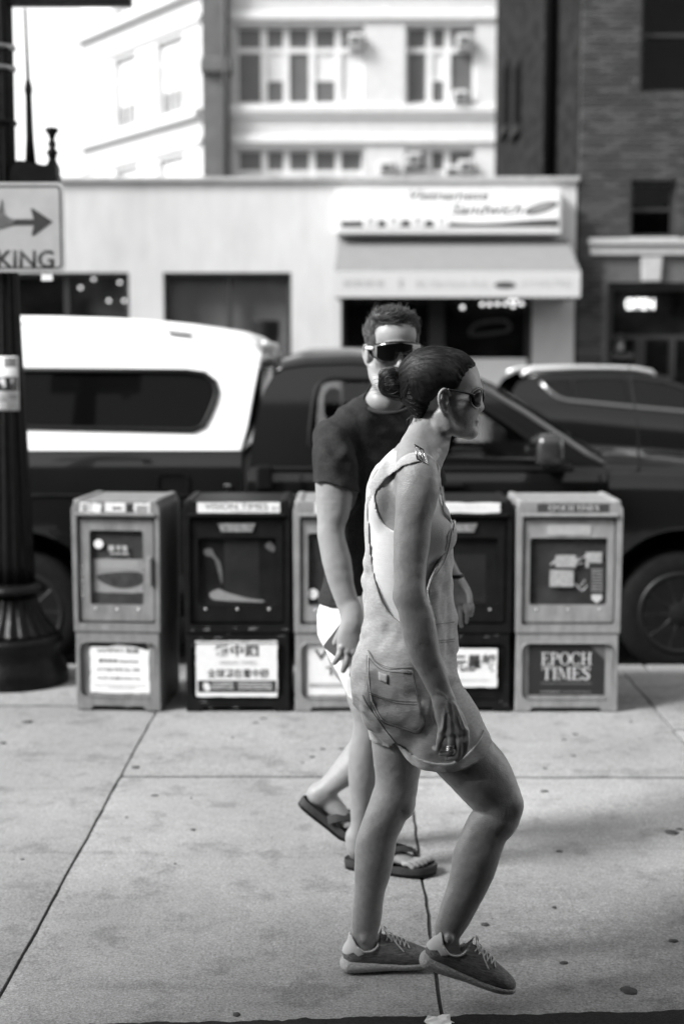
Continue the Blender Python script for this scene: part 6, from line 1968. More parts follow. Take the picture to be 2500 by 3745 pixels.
pts = [(hp(1487 + 4 * math.cos(a), 1412).x, WY + 0.030 * math.cos(a), hp(1487, 1412).z + 0.034 * math.sin(a)) for a in [2 * math.pi * k / 24 for k in range(24)]]
pw(MB().tube(pts, 0.006, 8, closed=True).build('hair_tie', mat('hair_tie_black', 0.012, 0.7), None, smooth=True))
hb = BVHTree.FromPolygons([v.co for v in hair.data.vertices], [p.vertices for p in hair.data.polygons])
M_strand = mat('hair_strand', 0.02, 0.33, var=0.8, scale=30, spec=0.5)
mb = MB()
hc = hp(1600, 1410)
r2 = random.Random(3)
ends = hp(1488, 1410)
front = [hp(u, v, dy) for (u, v, dy) in []]
hairline = [(1733, 1345), (1715, 1353), (1697, 1372), (1685, 1398), (1674, 1418), (1650, 1430), (1628, 1427), (1606, 1440), (1590, 1452), (1572, 1467), (1562, 1492), (1552, 1512)]
for k in range(4200):
    sg = -1 if r2.random() < 0.78 else 1
    a = r2.random() ** 0.8 * (len(hairline) - 1.001)
    i = int(a); f = a - i
    u = hairline[i][0] * (1 - f) + hairline[i + 1][0] * f; v = hairline[i][1] * (1 - f) + hairline[i + 1][1] * f
    if r2.random() < 0.45:
        u -= r2.random() * 70; v -= r2.random() * 30
    dy = r2.uniform(0.0, 0.06) if i < 2 else 0.055 + r2.random() * 0.02
    u += r2.uniform(-2, 9); v += r2.uniform(-3, 6)
    s0 = hp(u, v, sg * dy)
    e0 = ends + Vector((0, sg * r2.uniform(0, 0.024), r2.uniform(-0.026, 0.026)))
    pts = []
    ok = True
    lift = 0.0006 + r2.random() * 0.0016
    for t in [q / 9 for q in range(10)]:
        p = s0.lerp(e0, t)
        dirv = (p - hc); 
        if dirv.length < 0.02:
            dirv = Vector((0, sg, 0.6))
        dirv = (dirv + Vector((0, sg * 0.02, 0.05 * math.sin(math.pi * t)))).normalized()
        hit = hb.ray_cast(hc + dirv * 0.2, -dirv, 0.2)
        if hit[0] is None:
            ok = False; break
        pts.append(hit[0] + dirv * lift)
    if ok and max((pts[j + 1] - pts[j]).length for j in range(9)) < 0.06:
        sp = smooth_poly(pts, 2, False)
        mb.tube(sp, [0.0002] + [0.00036] * (len(sp) - 1), 3, caps=False)
if mb.v:
    tag(pw(mb.build('hair_strands', M_strand, None, smooth=True)), kind='stuff')
mbn = BVHTree.FromPolygons([v.co for v in bun.data.vertices], [p.vertices for p in bun.data.polygons])
mb = MB()
for k in range(420):     # hair wound round the bun
    axis = Vector((r2.gauss(0.15, 0.35), 1.0, r2.gauss(0.1, 0.4))).normalized()
    e1 = axis.orthogonal().normalized(); e2 = axis.cross(e1)
    off = r2.uniform(-0.022, 0.022)
    a0 = r2.random() * 6.28; span = r2.uniform(1.2, 3.0)
    pts = []
    for q in range(9):
        a = a0 + span * q / 8
        d = (e1 * math.cos(a) + e2 * math.sin(a)) + axis * (off / 0.036) * (0.6 + 0.4 * q / 8)
        d.normalize()
        hit = mbn.ray_cast(bc + d * 0.12, -d, 0.12)
        if hit[0] is not None:
            pts.append(hit[0] + d * 0.0008)
    if len(pts) > 4 and max((pts[j + 1] - pts[j]).length for j in range(len(pts) - 1)) < 0.03:
        mb.tube(smooth_poly(pts, 2, False), 0.00045, 3, caps=False)
tag(pw(mb.build('bun_strands', M_strand, None, smooth=True)), kind='stuff')
mb = MB()
for k in range(60):      # loose wisps at nape and bun
    p = hp(r2.uniform(1500, 1545), r2.uniform(1500, 1535), r2.uniform(-0.05, 0.0))
    q = p + Vector((r2.uniform(-0.012, 0.006), r2.uniform(-0.012, 0.004), r2.uniform(-0.03, -0.008)))
    mb.tube([p, (p + q) / 2 + Vector((r2.uniform(-0.004, 0.004), -0.002, 0)), q], 0.00035, 3, caps=False)
for k in range(150):     # flyaways over the crown
    d = Vector((r2.uniform(-0.9, 0.8), r2.uniform(-0.9, 0.3), r2.uniform(0.2, 1.0))).normalized()
    hit = hb.ray_cast(hc + d * 0.2, -d, 0.2)
    if hit[0] is None: continue
    p = hit[0]; q = p + d * r2.uniform(0.002, 0.007) + Vector((r2.uniform(-0.035, -0.01), r2.uniform(-0.006, 0.006), r2.uniform(-0.010, 0.004)))
    mb.tube([p, (p + q) / 2 + d * 0.004, q], 0.00025, 3, caps=False)
for k in range(14):
    p = hp(r2.uniform(1395, 1430), r2.uniform(1380, 1430), r2.uniform(-0.02, 0.01))
    q = p + Vector((r2.uniform(-0.05, -0.015), r2.uniform(-0.01, 0.01), r2.uniform(-0.015, 0.01)))
    mb.tube([p, (p + q) / 2 + Vector((0, 0, r2.uniform(-0.004, 0.008))), q], 0.0003, 3, caps=False)
tag(pw(mb.build('hair_wisps', M_strand, None, smooth=True)), kind='stuff')

# --- sunglasses
M_gfr = mat('sunglass_frame', 0.012, 0.25, var=0, spec=0.6)
M_lens = mat('sunglass_lens', 0.004, 0.2, var=0, spec=0.08)
gl = root('sunglasses', hp(1750, 1445), 'dark sunglasses with slim black temples worn by the striding person with the bun', 'sunglasses')
def pg(o):
    o.parent = gl
    o.matrix_parent_inverse = Matrix.Translation(-gl.location)
    return o
for sg in (-1, 1):
    a = hp(1636, 1424, sg * 0.080); b = hp(1733, 1446, sg * 0.072); m_ = hp(1690, 1434, sg * 0.078)
    pg(MB().tube(smooth_poly([a, m_, b], 5, False), [0.0024] * 5 + [0.0032] * 6, 8).build('temple', M_gfr, None, smooth=True))
    ctr = hp(1745, 1458, sg * 0.038)
    outl = []
    for k in range(28):
        t = 2 * math.pi * k / 28
        dy = 0.034 * math.cos(t); dz = 0.026 * math.sin(t) * (1.08 if math.sin(t) < 0 else 0.85)
        yv = sg * (0.038 + dy)
        outl.append(Vector((ctr.x + 0.012 - 6.6 * yv * yv + 0.10 * dz, WY + yv, ctr.z + dz + 0.004)))
    pg(MB().tube(outl, 0.0026, 8, closed=True).build('rim', M_gfr, None, smooth=True))
    cc = sum(outl, Vector()) / 28 + Vector((0.003, 0, 0))
    ring2 = [(p + cc) / 2 + Vector((0.0018, 0, 0)) for p in outl]
    mb = MB()
    mb._add([cc] + ring2 + outl, [(0, 1 + k, 1 + (k + 1) % 28) for k in range(28)] + [(1 + k, 29 + k, 29 + (k + 1) % 28, 1 + (k + 1) % 28) for k in range(28)])
    lo_ = pg(mb.build('lens', M_lens, None, smooth=True))
    s_ = lo_.modifiers.new('s', 'SOLIDIFY'); s_.thickness = 0.0012
pg(MB().tube([hp(1763, 1438, -0.008), hp(1766, 1436, 0), hp(1763, 1438, 0.008)], 0.0022, 8).build('bridge', M_gfr, None, smooth=True))

# --- trainers
M_knit = mat('knit_grey', 0.17, 0.9, var=0.5, scale=170, bump=0.4, bscale=500, stretch=(0.3, 1, 1.6))
M_sole = mat('sole_rubber', 0.40, 0.75, var=0.25, scale=130, bump=0.6, bscale=240, stretch=(1, 1, 1.6))
M_tab = mat('heel_tab', 0.52, 0.7, var=0.08)
M_lace = mat('lace', 0.55, 0.85, var=0.15, scale=200)
def shoe(base, rz, pitch, label):
    rt = root('trainer', base, label, 'shoe', 'pair of trainers')
    rt.rotation_euler = (0, pitch, rz)
    h = 0.0024
    def up(off=0.0):
        U = Field((-0.03, -0.07, 0.0), (0.27, 0.07, 0.15), h)
        U.chain([((0.026, 0, 0.046), 0.034 + off, 0.030 + off), ((0.07, 0, 0.050), 0.046 + off, 0.032 + off), ((0.12, 0.001, 0.047), 0.042 + off, 0.036 + off), ((0.165, 0.002, 0.038), 0.032 + off, 0.042 + off), ((0.205, 0.0, 0.031), 0.023 + off, 0.038 + off), ((0.226, -0.002, 0.027), 0.016 + off, 0.027 + off)], 0.0)
        U.chain([((0.045, 0, 0.05), 0.040 + off, 0.030 + off), ((0.055, 0, 0.09), 0.042 + off, 0.031 + off), ((0.062, 0, 0.13), 0.043 + off, 0.033 + off)], 0.012)
        return U
    U = up()
    outl = [(-0.03, 0.012), (-0.02, 0.10), (0.005, 0.104), (0.018, 0.098), (0.030, 0.076), (0.050, 0.064), (0.075, 0.066), (0.092, 0.082), (0.100, 0.112), (0.112, 0.128), (0.122, 0.118), (0.135, 0.097), (0.17, 0.078), (0.27, 0.07), (0.27, 0.012)]
    U.F = np.maximum(U.F, U.poly_xz(outl))
    U.chain([((0.050, 0, 0.060), 0.032, 0.025), ((0.058, 0, 0.09), 0.034, 0.026), ((0.064, 0, 0.15), 0.036, 0.028)], 0.002, cut=True)
    U.F = U.F + 0.0006 * vnoise(U, 260, 2)
    upo = link('upper', U.mesh('upper'), M_knit, rt)
    S = Field((-0.03, -0.07, -0.004), (0.27, 0.07, 0.08), h)
    S.chain([((0.010, 0, 0.018), 0.022, 0.036), ((0.05, 0, 0.018), 0.022, 0.039), ((0.11, 0.001, 0.018), 0.021, 0.040), ((0.165, 0.002, 0.018), 0.021, 0.046), ((0.205, 0, 0.018), 0.020, 0.042), ((0.232, -0.002, 0.020), 0.015, 0.030)], 0.0)
    S.F = np.maximum(S.F, S.poly_xz([(-0.03, 0.014), (-0.012, 0.004), (0.01, 0.0), (0.08, 0.002), (0.12, 0.005), (0.17, 0.001), (0.22, 0.004), (0.27, 0.016), (0.27, 0.027), (0.20, 0.022), (0.15, 0.021), (0.10, 0.025), (0.06, 0.030), (0.02, 0.036), (-0.004, 0.048), (-0.014, 0.052), (-0.03, 0.05)]))
    S.F = S.F + 0.0005 * np.maximum(wave3(S, 420, 0, 420), wave3(S, 420, 0, -420)) * (np.abs(S.ax[1][None, :, None]) > 0.02)
    link('sole', S.mesh('sole'), M_sole, rt)
    Tb = up(0.0022)
    Tb.F = np.maximum(Tb.F, Tb.poly_xz([(-0.03, 0.050), (-0.02, 0.104), (0.006, 0.108), (0.020, 0.100), (0.031, 0.078), (0.048, 0.066), (0.050, 0.056), (0.034, 0.050), (0.022, 0.060), (0.006, 0.052)]))
    Tb.chain([((0.050, 0, 0.050), 0.032, 0.026), ((0.058, 0, 0.09), 0.034, 0.027), ((0.064, 0, 0.15), 0.036, 0.029)], 0.001, cut=True)
    link('heel_tab', Tb.mesh('heel_tab'), M_tab, rt)
    # collar piping
    ub = BVHTree.FromPolygons([v.co for v in upo.data.vertices], [p.vertices for p in upo.data.polygons])
    def onup(x, y, s_=1):
        hit = ub.ray_cast(Vector((x, y, 0.2)), Vector((0, 0, -1)))
        return hit[0] + Vector((0, 0, 0.0022)) if hit[0] else Vector((x, y, 0.07))
    def onside(x, z, sy):
        hit = ub.ray_cast(Vector((x, sy * 0.2, z)), Vector((0, -sy, 0)))
        return hit[0] + Vector((0, sy * 0.0015, 0)) if hit[0] else None
    for sy in (-1, 1):
        q = [onside(x, z, sy) for x, z in smooth_poly([(0.032, 0.074), (0.050, 0.063), (0.074, 0.065), (0.090, 0.080), (0.098, 0.108), (0.108, 0.122)], 4, False)]
        q = [p for p in q if p]
        if len(q) > 2:
            MB().tube(q, 0.0028, 6).build('collar', M_tab, rt, smooth=True)
    mb = MB()
    xs = [0.112, 0.124, 0.136, 0.148, 0.160]
    for i, x in enumerate(xs):
        w_ = 0.020 + 0.001 * i
        for sy in (-1, 1):
            x2 = x + 0.014
            q = [onup(x, sy * w_), onup(x + 0.004, sy * w_ * 0.5), onup(x + 0.007, 0) + Vector((0, 0, 0.002)), onup(x + 0.010, -sy * w_ * 0.5), onup(x2, -sy * w_)]
            mb.tube(smooth_poly(q, 3, False), 0.0021, 6)
    k0 = onup(0.113, 0) + Vector((0, 0, 0.005))
    for sy in (-1, 1):
        lp_ = smooth_poly([k0, k0 + Vector((-0.004, sy * 0.012, 0.012)), k0 + Vector((-0.002, sy * 0.026, 0.010)), k0 + Vector((0.008, sy * 0.030, -0.004)), k0 + Vector((0.004, sy * 0.014, -0.002)), k0], 4, False)
        mb.tube(lp_, 0.0019, 6)
        mb.tube(smooth_poly([k0, k0 + Vector((0.012, sy * 0.02, -0.006)), k0 + Vector((0.028, sy * 0.030, -0.022)), k0 + Vector((0.044, sy * 0.036, -0.040))], 4, False), 0.0018, 6)
    mb.build('laces', M_lace, rt, smooth=True)
    return rt
b = G(1262, 3560); b.y = 3.685
shoe((P(1258, 3540, 3.685).x, 3.685, 0.003), R(7), 0.0, 'grey knit trainer planted flat on the pavement under the straight leg')
hb_ = P(1541, 3528, 3.478)
sh2 = shoe((hb_.x, 3.478, max(0.078, hb_.z)), R(-2), R(18.5), 'grey knit trainer lifted at the heel under the bent forward leg')
# ================================================================ the man in a dark T-shirt
MY = 4.46
M_skin_m = mat('skin_fair', 0.27, 0.45, var=0.07, scale=35, bump=0.12, bscale=400, sss=0.08, spec=0.4, blotch=0.06)
M_shirt = mat('charcoal_jersey', 0.03, 0.9, var=0.22, scale=140, bump=0.25, bscale=500, spec=0.1)
M_shorts = mat('white_twill', 0.70, 0.85, var=0.05, scale=60, bump=0.2, bscale=350)
M_hair_m = mat('brown_hair', 0.04, 0.5, var=0.45, scale=90, spec=0.35)
man = root('person', (0.1, MY, 0), 'person in charcoal T-shirt and white shorts with wraparound sunglasses holding a phone', 'person')
def pm_(o):
    o.parent = man
    o.matrix_parent_inverse = Matrix.Translation(-man.location)
    return o
HM = 0.0034
B = Field((-0.30, 3.95, 0.0), (0.46, 4.90, 1.84), HM)
TURN = R(44)                        # chest turned towards the camera
lat = Vector((math.cos(TURN), math.sin(TURN), 0))       # his right-to-left axis
tq = [(1408, 1500, 0.060, 0.055), (1395, 1545, 0.125, 0.075), (1385, 1610, 0.172, 0.105), (1378, 1700, 0.175, 0.115), (1372, 1800, 0.168, 0.115), (1366, 1920, 0.158, 0.110), (1360, 2040, 0.152, 0.108), (1355, 2140, 0.155, 0.112), (1352, 2230, 0.165, 0.120), (1352, 2320, 0.168, 0.120), (1355, 2400, 0.150, 0.105)]
def tor(off):
    return [(cst(u, v, MY + 0.02, 0.1)[0], d + off, w + off) for u, v, w, d in tq]
# station radii are (perpendicular, along w); w is the shoulder axis
B.chain(tor(0.0), 0.0, w=tuple(lat))
ctr = P(1390, 1575, MY + 0.02)
RS = P(1213, 1604, 4.325); LS = P(1525, 1580, 4.62)
for S_ in (RS, LS):
    B.chain([((ctr.x, ctr.y, ctr.z + 0.02), 0.05, 0.05), (tuple((ctr + S_) / 2 + Vector((0, 0, 0.015))), 0.052, 0.052), (tuple(S_), 0.046, 0.046)], 0.03, w=(0, 0, 1))
def lim(fn):
    return fn
# legs
rl = [cst(1318, 2330, 4.385, 0.092, 0.085), cst(1335, 2430, 4.37, 0.086, 0.082), cst(1352, 2540, 4.365, 0.072, 0.070), cst(1360, 2620, 4.37, 0.060, 0.060), cst(1352, 2690, 4.385, 0.056, 0.056), cst(1338, 2760, 4.40, 0.056, 0.056),
      cst(1334, 2830, 4.415, 0.053, 0.053), cst(1330, 2900, 4.43, 0.045, 0.046), cst(1322, 2980, 4.44, 0.036, 0.038), cst(1314, 3045, 4.45, 0.032, 0.034), cst(1306, 3095, 4.455, 0.036, 0.034)]
B.chain(rl, 0.03)
ll = [cst(1385, 2330, 4.56, 0.09, 0.085), cst(1385, 2450, 4.58, 0.082, 0.08), cst(1378, 2580, 4.60, 0.066, 0.066), cst(1362, 2680, 4.61, 0.057, 0.057), cst(1330, 2745, 4.62, 0.056, 0.056), cst(1285, 2800, 4.62, 0.050, 0.052), cst(1235, 2848, 4.62, 0.040, 0.044), cst(1192, 2885, 4.62, 0.034, 0.036), cst(1165, 2905, 4.62, 0.034, 0.034)]
B.chain(ll, 0.03)
low_B = B.copy()
# right foot flat on the sandal
h0 = Vector((0.005, 4.478, 0.0)); fd = Vector((0.955, -0.295, 0)).normalized(); fs_ = Vector((-fd.y, fd.x, 0))    # fs_: towards the far side (big toe side)
def fp(a, s_, z): 
    q = h0 + fd * a + fs_ * s_
    return (q.x, q.y, z)
SB = 0.028                                     # top of the footbed
B.chain([((P(1300, 3085, 4.455).x, 4.458, 0.11), 0.034, 0.033), (fp(0.035, 0, SB + 0.034), 0.034, 0.031)], 0.02)
B.chain([(fp(0.028, 0, SB + 0.030), 0.030, 0.030), (fp(0.075, 0.002, SB + 0.034), 0.034, 0.029), (fp(0.125, 0.004, SB + 0.030), 0.029, 0.034), (fp(0.170, 0.006, SB + 0.021), 0.020, 0.040), (fp(0.195, 0.006, SB + 0.015), 0.013, 0.041)], 0.02, w=tuple(fs_))
for i, (s0, L0, r) in enumerate(((0.038, 0.262, 0.0125), (0.015, 0.256, 0.0084), (-0.003, 0.248, 0.0080), (-0.020, 0.238, 0.0076), (-0.036, 0.226, 0.0076))):
    B.chain([(fp(0.190, s0 * 0.95, SB + 0.015), r * 1.05, r * 1.05), (fp(L0 - 0.022, s0, SB + 0.016), r, r), (fp(L0 - 0.008, s0 * 1.02, SB + r * 0.95), r, r * 1.02)], 0.0015, w=tuple(fs_), sub=3)
# left foot, heel raised
lf0 = P(1140, 2902, 4.62); lf1 = P(1282, 3012, 4.62)
fv = (lf1 - lf0).normalized(); up_ = Vector((-fv.z, 0, fv.x)) if fv.x > 0 else Vector((0, 0, 1))
def lp_(a, s_, z): q = lf0 + fv * a + Vector((0, 1, 0)) * s_ + up_ * z; return (q.x, q.y, q.z)
B.chain([(lp_(0.015, 0, 0.010), 0.030, 0.030), (lp_(0.06, 0, 0.014), 0.034, 0.028), (lp_(0.11, 0, 0.008), 0.028, 0.034), (lp_(0.155, 0, 0.0), 0.018, 0.040)], 0.02)
for i, s0 in enumerate((-0.034, -0.016, 0.0, 0.015, 0.029)):
    r = (0.012, 0.009, 0.0085, 0.008, 0.008)[i]
    q0 = Vector(lp_(0.15, s0 * 0.9, -0.004)); q1 = q0 + Vector((0.045, 0, -0.012)); q2 = q1 + Vector((0.022, 0, 0.001))
    B.chain([(tuple(q0), r, r), (tuple(q1), r, r), (tuple(q2), r * 0.9, r * 0.9)], 0.004, sub=3)
# neck and head
B.chain([cst(1432, 1400, 4.42, 0.056, 0.058), cst(1420, 1445, 4.43, 0.057, 0.058), cst(1405, 1500, 4.455, 0.062, 0.062), cst(1395, 1545, 4.47, 0.085, 0.075)], 0.025)
for S_, q in ((RS, 0.55), (LS, 0.5)):
    n0 = P(1412, 1470, 4.44)
    B.chain([(tuple(n0), 0.04, 0.04), (tuple(n0.lerp(S_, 0.45) + Vector((0, 0, 0.012))), 0.040, 0.040), (tuple(n0.lerp(S_, 0.85)), 0.042, 0.042)], 0.035)
shirt_B = B.copy()
HC = P(1434, 1290, 4.42)            # middle of the head, between the eyes' height
yaw = R(10)
hx = Vector((math.cos(yaw), math.sin(yaw), 0)); hf = Vector((math.sin(yaw), -math.cos(yaw), 0)); hu = Vector((0, 0, 1))
ROT = Matrix((hx, -hf, hu)).transposed()
def hm(a, f, u): return tuple(HC + hx * a + hf * f + hu * u)
B.ell(hm(0, -0.005, 0.045), (0.074, 0.094, 0.082), 0.0, rot=ROT)
B.ell(hm(0, 0.045, 0.055), (0.062, 0.046, 0.052), 0.02, rot=ROT)
B.ell(hm(0, 0.030, -0.025), (0.064, 0.060, 0.070), 0.02, rot=ROT)
B.ell(hm(0, 0.045, -0.085), (0.046, 0.044, 0.040), 0.025, rot=ROT)
B.ell(hm(0, 0.078, -0.110), (0.022, 0.014, 0.016), 0.015, rot=ROT)       # chin
for sg in (-1, 1):
    B.chain([(hm(sg * 0.062, -0.005, -0.045), 0.016, 0.016), (hm(sg * 0.056, 0.010, -0.085), 0.015, 0.015), (hm(sg * 0.030, 0.060, -0.112), 0.014, 0.014)], 0.02)
    B.ell(hm(sg * 0.046, 0.062, -0.018), (0.020, 0.020, 0.018), 0.02, rot=ROT)
    B.ell(hm(sg * 0.032, 0.094, 0.006), (0.016, 0.014, 0.011), 0.010, rot=ROT, sub=True)
    B.ell(hm(sg * 0.032, 0.078, 0.006), (0.013, 0.013, 0.012), 0.006, rot=ROT)
    # ear
    B.ell(hm(sg * 0.078, -0.008, -0.008), (0.007, 0.016, 0.030), 0.004, rot=ROT)
    B.chain([(hm(sg * 0.077, 0.008, 0.012), 0.004, 0.004), (hm(sg * 0.083, 0.0, 0.024), 0.0045, 0.0045), (hm(sg * 0.088, -0.014, 0.018), 0.0045, 0.0045), (hm(sg * 0.087, -0.020, -0.006), 0.0045, 0.0045), (hm(sg * 0.080, -0.012, -0.032), 0.005, 0.005), (hm(sg * 0.076, -0.002, -0.038), 0.005, 0.005)], 0.003)
    B.ell(hm(sg * 0.011, 0.100, -0.044), (0.009, 0.009, 0.008), 0.006, rot=ROT)
B.ell(hm(0, 0.086, 0.022), (0.044, 0.012, 0.010), 0.014, rot=ROT)
B.chain([(hm(0, 0.088, 0.012), 0.008, 0.008), (hm(0, 0.100, -0.015), 0.009, 0.009), (hm(0, 0.110, -0.038), 0.011, 0.011)], 0.010)
B.ell(hm(0, 0.090, -0.070), (0.024, 0.010, 0.006), 0.005, rot=ROT)
B.ell(hm(0, 0.088, -0.081), (0.021, 0.010, 0.006), 0.005, rot=ROT)
# right arm
arm = [((1180, 1580), (1262, 1615)), ((1162, 1645), (1282, 1660)), ((1153, 1720), (1290, 1730)), ((1153, 1792), (1292, 1792)), ((1158, 1868), (1279, 1868)), ((1160, 1912), (1264, 1908)), ((1161, 1946), (1261, 1944)), ((1167, 1985), (1266, 1975)), ((1178, 2051), (1282, 2040)),
       ((1192, 2108), (1290, 2090)), ((1210, 2160), (1296, 2140)), ((1230, 2212), (1309, 2190)), ((1243, 2250), (1320, 2230)), ((1247, 2275), (1324, 2262))]
B.chain(edges(arm, lambda t: 4.30 - 0.05 * t, lambda t: 0.88 if t < 0.5 else 0.88 - 0.3 * (t - 0.5)), 0.02)
# right hand round the phone
ph_y = 4.235
B.chain([cst(1284, 2225, ph_y + 0.012, 0.026, 0.018), cst(1286, 2270, ph_y, 0.029, 0.019), cst(1281, 2315, ph_y, 0.036, 0.018), cst(1279, 2355, ph_y, 0.040, 0.016), cst(1283, 2380, ph_y, 0.038, 0.014)], 0.015)
for i, f in enumerate((((1248, 2368), (1236, 2402), (1222, 2424)), ((1270, 2384), (1266, 2424), (1254, 2452)), ((1293, 2386), (1298, 2430), (1286, 2468)), ((1315, 2376), (1326, 2418), (1318, 2452)))):
    r = (0.0092, 0.0094, 0.0092, 0.0084)[i]
    B.chain([cst(f[0][0], f[0][1], ph_y, r * 1.1), cst(f[1][0], f[1][1], ph_y - 0.010, r), cst(f[2][0], f[2][1], ph_y + 0.010, r * 0.85)], 0.0025, sub=5)
    B.ell(P(f[0][0], f[0][1], ph_y - 0.010), (0.009, 0.007, 0.009), 0.006)
B.chain([cst(1262, 2285, ph_y + 0.012, 0.015), cst(1244, 2320, ph_y + 0.024, 0.0125), cst(1226, 2352, ph_y + 0.030, 0.0105)], 0.008)
# left arm, mostly behind the woman; only the hand shows past her
la = [(tuple(LS), 0.046, 0.046), cst(1550, 1690, 4.63, 0.046), cst(1575, 1810, 4.62, 0.044), cst(1585, 1900, 4.60, 0.041), cst(1600, 2000, 4.57, 0.036), cst(1645, 2090, 4.53, 0.028), cst(1662, 2120, 4.52, 0.026)]
B.chain(la, 0.02)
B.chain([cst(1664, 2120, 4.52, 0.026, 0.020), cst(1676, 2160, 4.515, 0.032, 0.017), cst(1682, 2200, 4.51, 0.033, 0.015)], 0.01)
for i, f in enumerate((((1662, 2205), (1660, 2245), (1670, 2276)), ((1679, 2210), (1682, 2254), (1686, 2290)), ((1696, 2202), (1706, 2242), (1704, 2276)), ((1709, 2190), (1722, 2222), (1720, 2250)))):
    B.chain([cst(f[0][0], f[0][1], 4.508, 0.0098), cst(f[1][0], f[1][1], 4.496, 0.0085), cst(f[2][0], f[2][1], 4.506, 0.0074)], 0.002, sub=4)
B.chain([cst(1690, 2130, 4.49, 0.012), cst(1712, 2168, 4.475, 0.010), cst(1718, 2200, 4.47, 0.0085)], 0.006, sub=4)
B.F += 0.0045 * vnoise(B, 17, 61); B.F += 0.0014 * vnoise(B, 55, 62)
mbody = pm_(link('body', B.mesh('body'), M_skin_m))
c = P(1661, 2106, 4.525)
pm_(MB().lathe([(0.028, -0.007), (0.031, -0.005), (0.031, 0.005), (0.028, 0.007)], (c.x, c.y, c.z), 24).build('wristband', M_trim, None, smooth=True))

# T-shirt
Ts = crop(B, (-0.28, 4.05, 0.80), (0.45, 4.90, 1.62)); Ts.F[:] = 0.5
Ts.chain(tor(0.016), 0.0, w=tuple(lat))
for S_ in (RS, LS):
    Ts.chain([((ctr.x, ctr.y, ctr.z + 0.02), 0.058, 0.058), (tuple((ctr + S_) / 2 + Vector((0, 0, 0.017))), 0.060, 0.060), (tuple(S_), 0.054, 0.054)], 0.03, w=(0, 0, 1))
    n0 = P(1412, 1480, 4.44)
    Ts.chain([(tuple(n0), 0.044, 0.044), (tuple(n0.lerp(S_, 0.45) + Vector((0, 0, 0.012))), 0.046, 0.046), (tuple(n0.lerp(S_, 0.85)), 0.048, 0.048)], 0.035)
slv = [((1174, 1572), (1272, 1605)), ((1151, 1640), (1298, 1655)), ((1145, 1710), (1306, 1720)), ((1141, 1772), (1304, 1800))]
Ts.chain(edges(slv, lambda t: 4.305 - 0.015 * t, 0.92), 0.02)
Ts.chain([(tuple(LS), 0.056, 0.056), cst(1550, 1690, 4.63, 0.058), cst(1566, 1770, 4.62, 0.058)], 0.02)
Ts.chain([(q_[0], q_[1] + 0.014, q_[2] + 0.014) for q_ in edges(arm, lambda t: 4.30 - 0.05 * t, 0.9)[:4]], 0.01)
zz = Ts.ax[2][None, None, :]
Ts.F = Ts.F + 0.010 * wave3(Ts, 70, 30, 38, 1.0) * (vnoise(Ts, 8, 11) + 0.22) + 0.018 * vnoise(Ts, 13, 12) + 0.009 * vnoise(Ts, 32, 13)
Ts.F = np.minimum(Ts.F, crop(shirt_B, (-0.28, 4.05, 0.80), (0.45, 4.90, 1.62)).F - 0.006)
# hems: sleeve, waist, neck
hem_y = 4.29
inside = Ts.poly_xz(xz([(1080, 1764), (1141, 1766), (1189, 1757), (1240, 1771), (1310, 1799), (1320, 1840), (1320, 1990), (1080, 1990)], hem_y)) + 0 * Ts.F
ArF = Ts.like()
ArF.chain([(q_[0], q_[1] + 0.034, q_[2] + 0.030) for q_ in edges(arm, lambda t: 4.30 - 0.05 * t, 0.88)][2:9], 0.0)
Ts.F = np.maximum(Ts.F, -np.maximum(inside, ArF.F))
pl = P(1600, 1775, 4.62)
Ts.F = np.where((Ts.ax[0][:, None, None] > P(1535, 1775, 4.62).x) & (zz < pl.z), 0.3, Ts.F)
Ts.F = np.maximum(Ts.F, P(1200, 2196, 4.46).z - zz + 0.06 * (Ts.ax[0][:, None, None] + 0.05))
nk = P(1418, 1462, 4.40)
Ts.ell((nk.x, nk.y - 0.02, nk.z + 0.012), (0.074, 0.082, 0.052), 0.002, sub=True, rot=Matrix.Rotation(R(14), 3, 'X'))
# hollow the sleeve end
Ts.chain(edges([((1156, 1740), (1288, 1765)), ((1152, 1775), (1290, 1800)), ((1150, 1840), (1290, 1860))], 4.292, 0.9), 0.0, cut=True)
shirt = pm_(link('t_shirt', Ts.mesh('t_shirt'), M_shirt))
# ribbed collar
pts = []
for k in range(36):
    a = 2 * math.pi * k / 36
    o_ = Vector((nk.x + 0.069 * math.cos(a), nk.y - 0.015 + 0.074 * math.sin(a), nk.z - 0.012 + 0.026 * math.sin(a)))
    pts.append(o_)
pm_(MB().tube(pts, 0.007, 8, closed=True).build('collar', M_shirt, None, smooth=True))

# shorts
Sh = crop(low_B, (-0.22, 4.15, 0.52), (0.32, 4.80, 1.02)); Sh.F[:] = 0.5
Sh.chain([(s_[0], s_[1] + 0.016, s_[2] + 0.016) for s_ in tor(0.0)[7:]], 0.0, w=tuple(lat))
Sh.chain([cst(1312, 2320, 4.385, 0.112, 0.105), cst(1330, 2420, 4.37, 0.108, 0.100), cst(1352, 2540, 4.365, 0.100, 0.094), cst(1362, 2600, 4.365, 0.098, 0.094)], 0.03)
Sh.chain([cst(1390, 2320, 4.56, 0.108, 0.10), cst(1396, 2450, 4.58, 0.104, 0.098), cst(1400, 2600, 4.60, 0.098, 0.094)], 0.03)
Sh.F = Sh.F + 0.012 * vnoise(Sh, 14, 21) + 0.006 * vnoise(Sh, 34, 22)
kp = xz([(1100, 2150), (1160, 2330), (1235, 2450), (1272, 2530), (1290, 2542), (1330, 2556), (1480, 2570), (1600, 2560), (1600, 2150)], 4.36)
Sh.F = np.maximum(Sh.F, Sh.poly_xz(kp))
Sh.chain([cst(1352, 2530, 4.365, 0.090, 0.086), cst(1364, 2640, 4.365, 0.092, 0.088)], 0.0, cut=True)
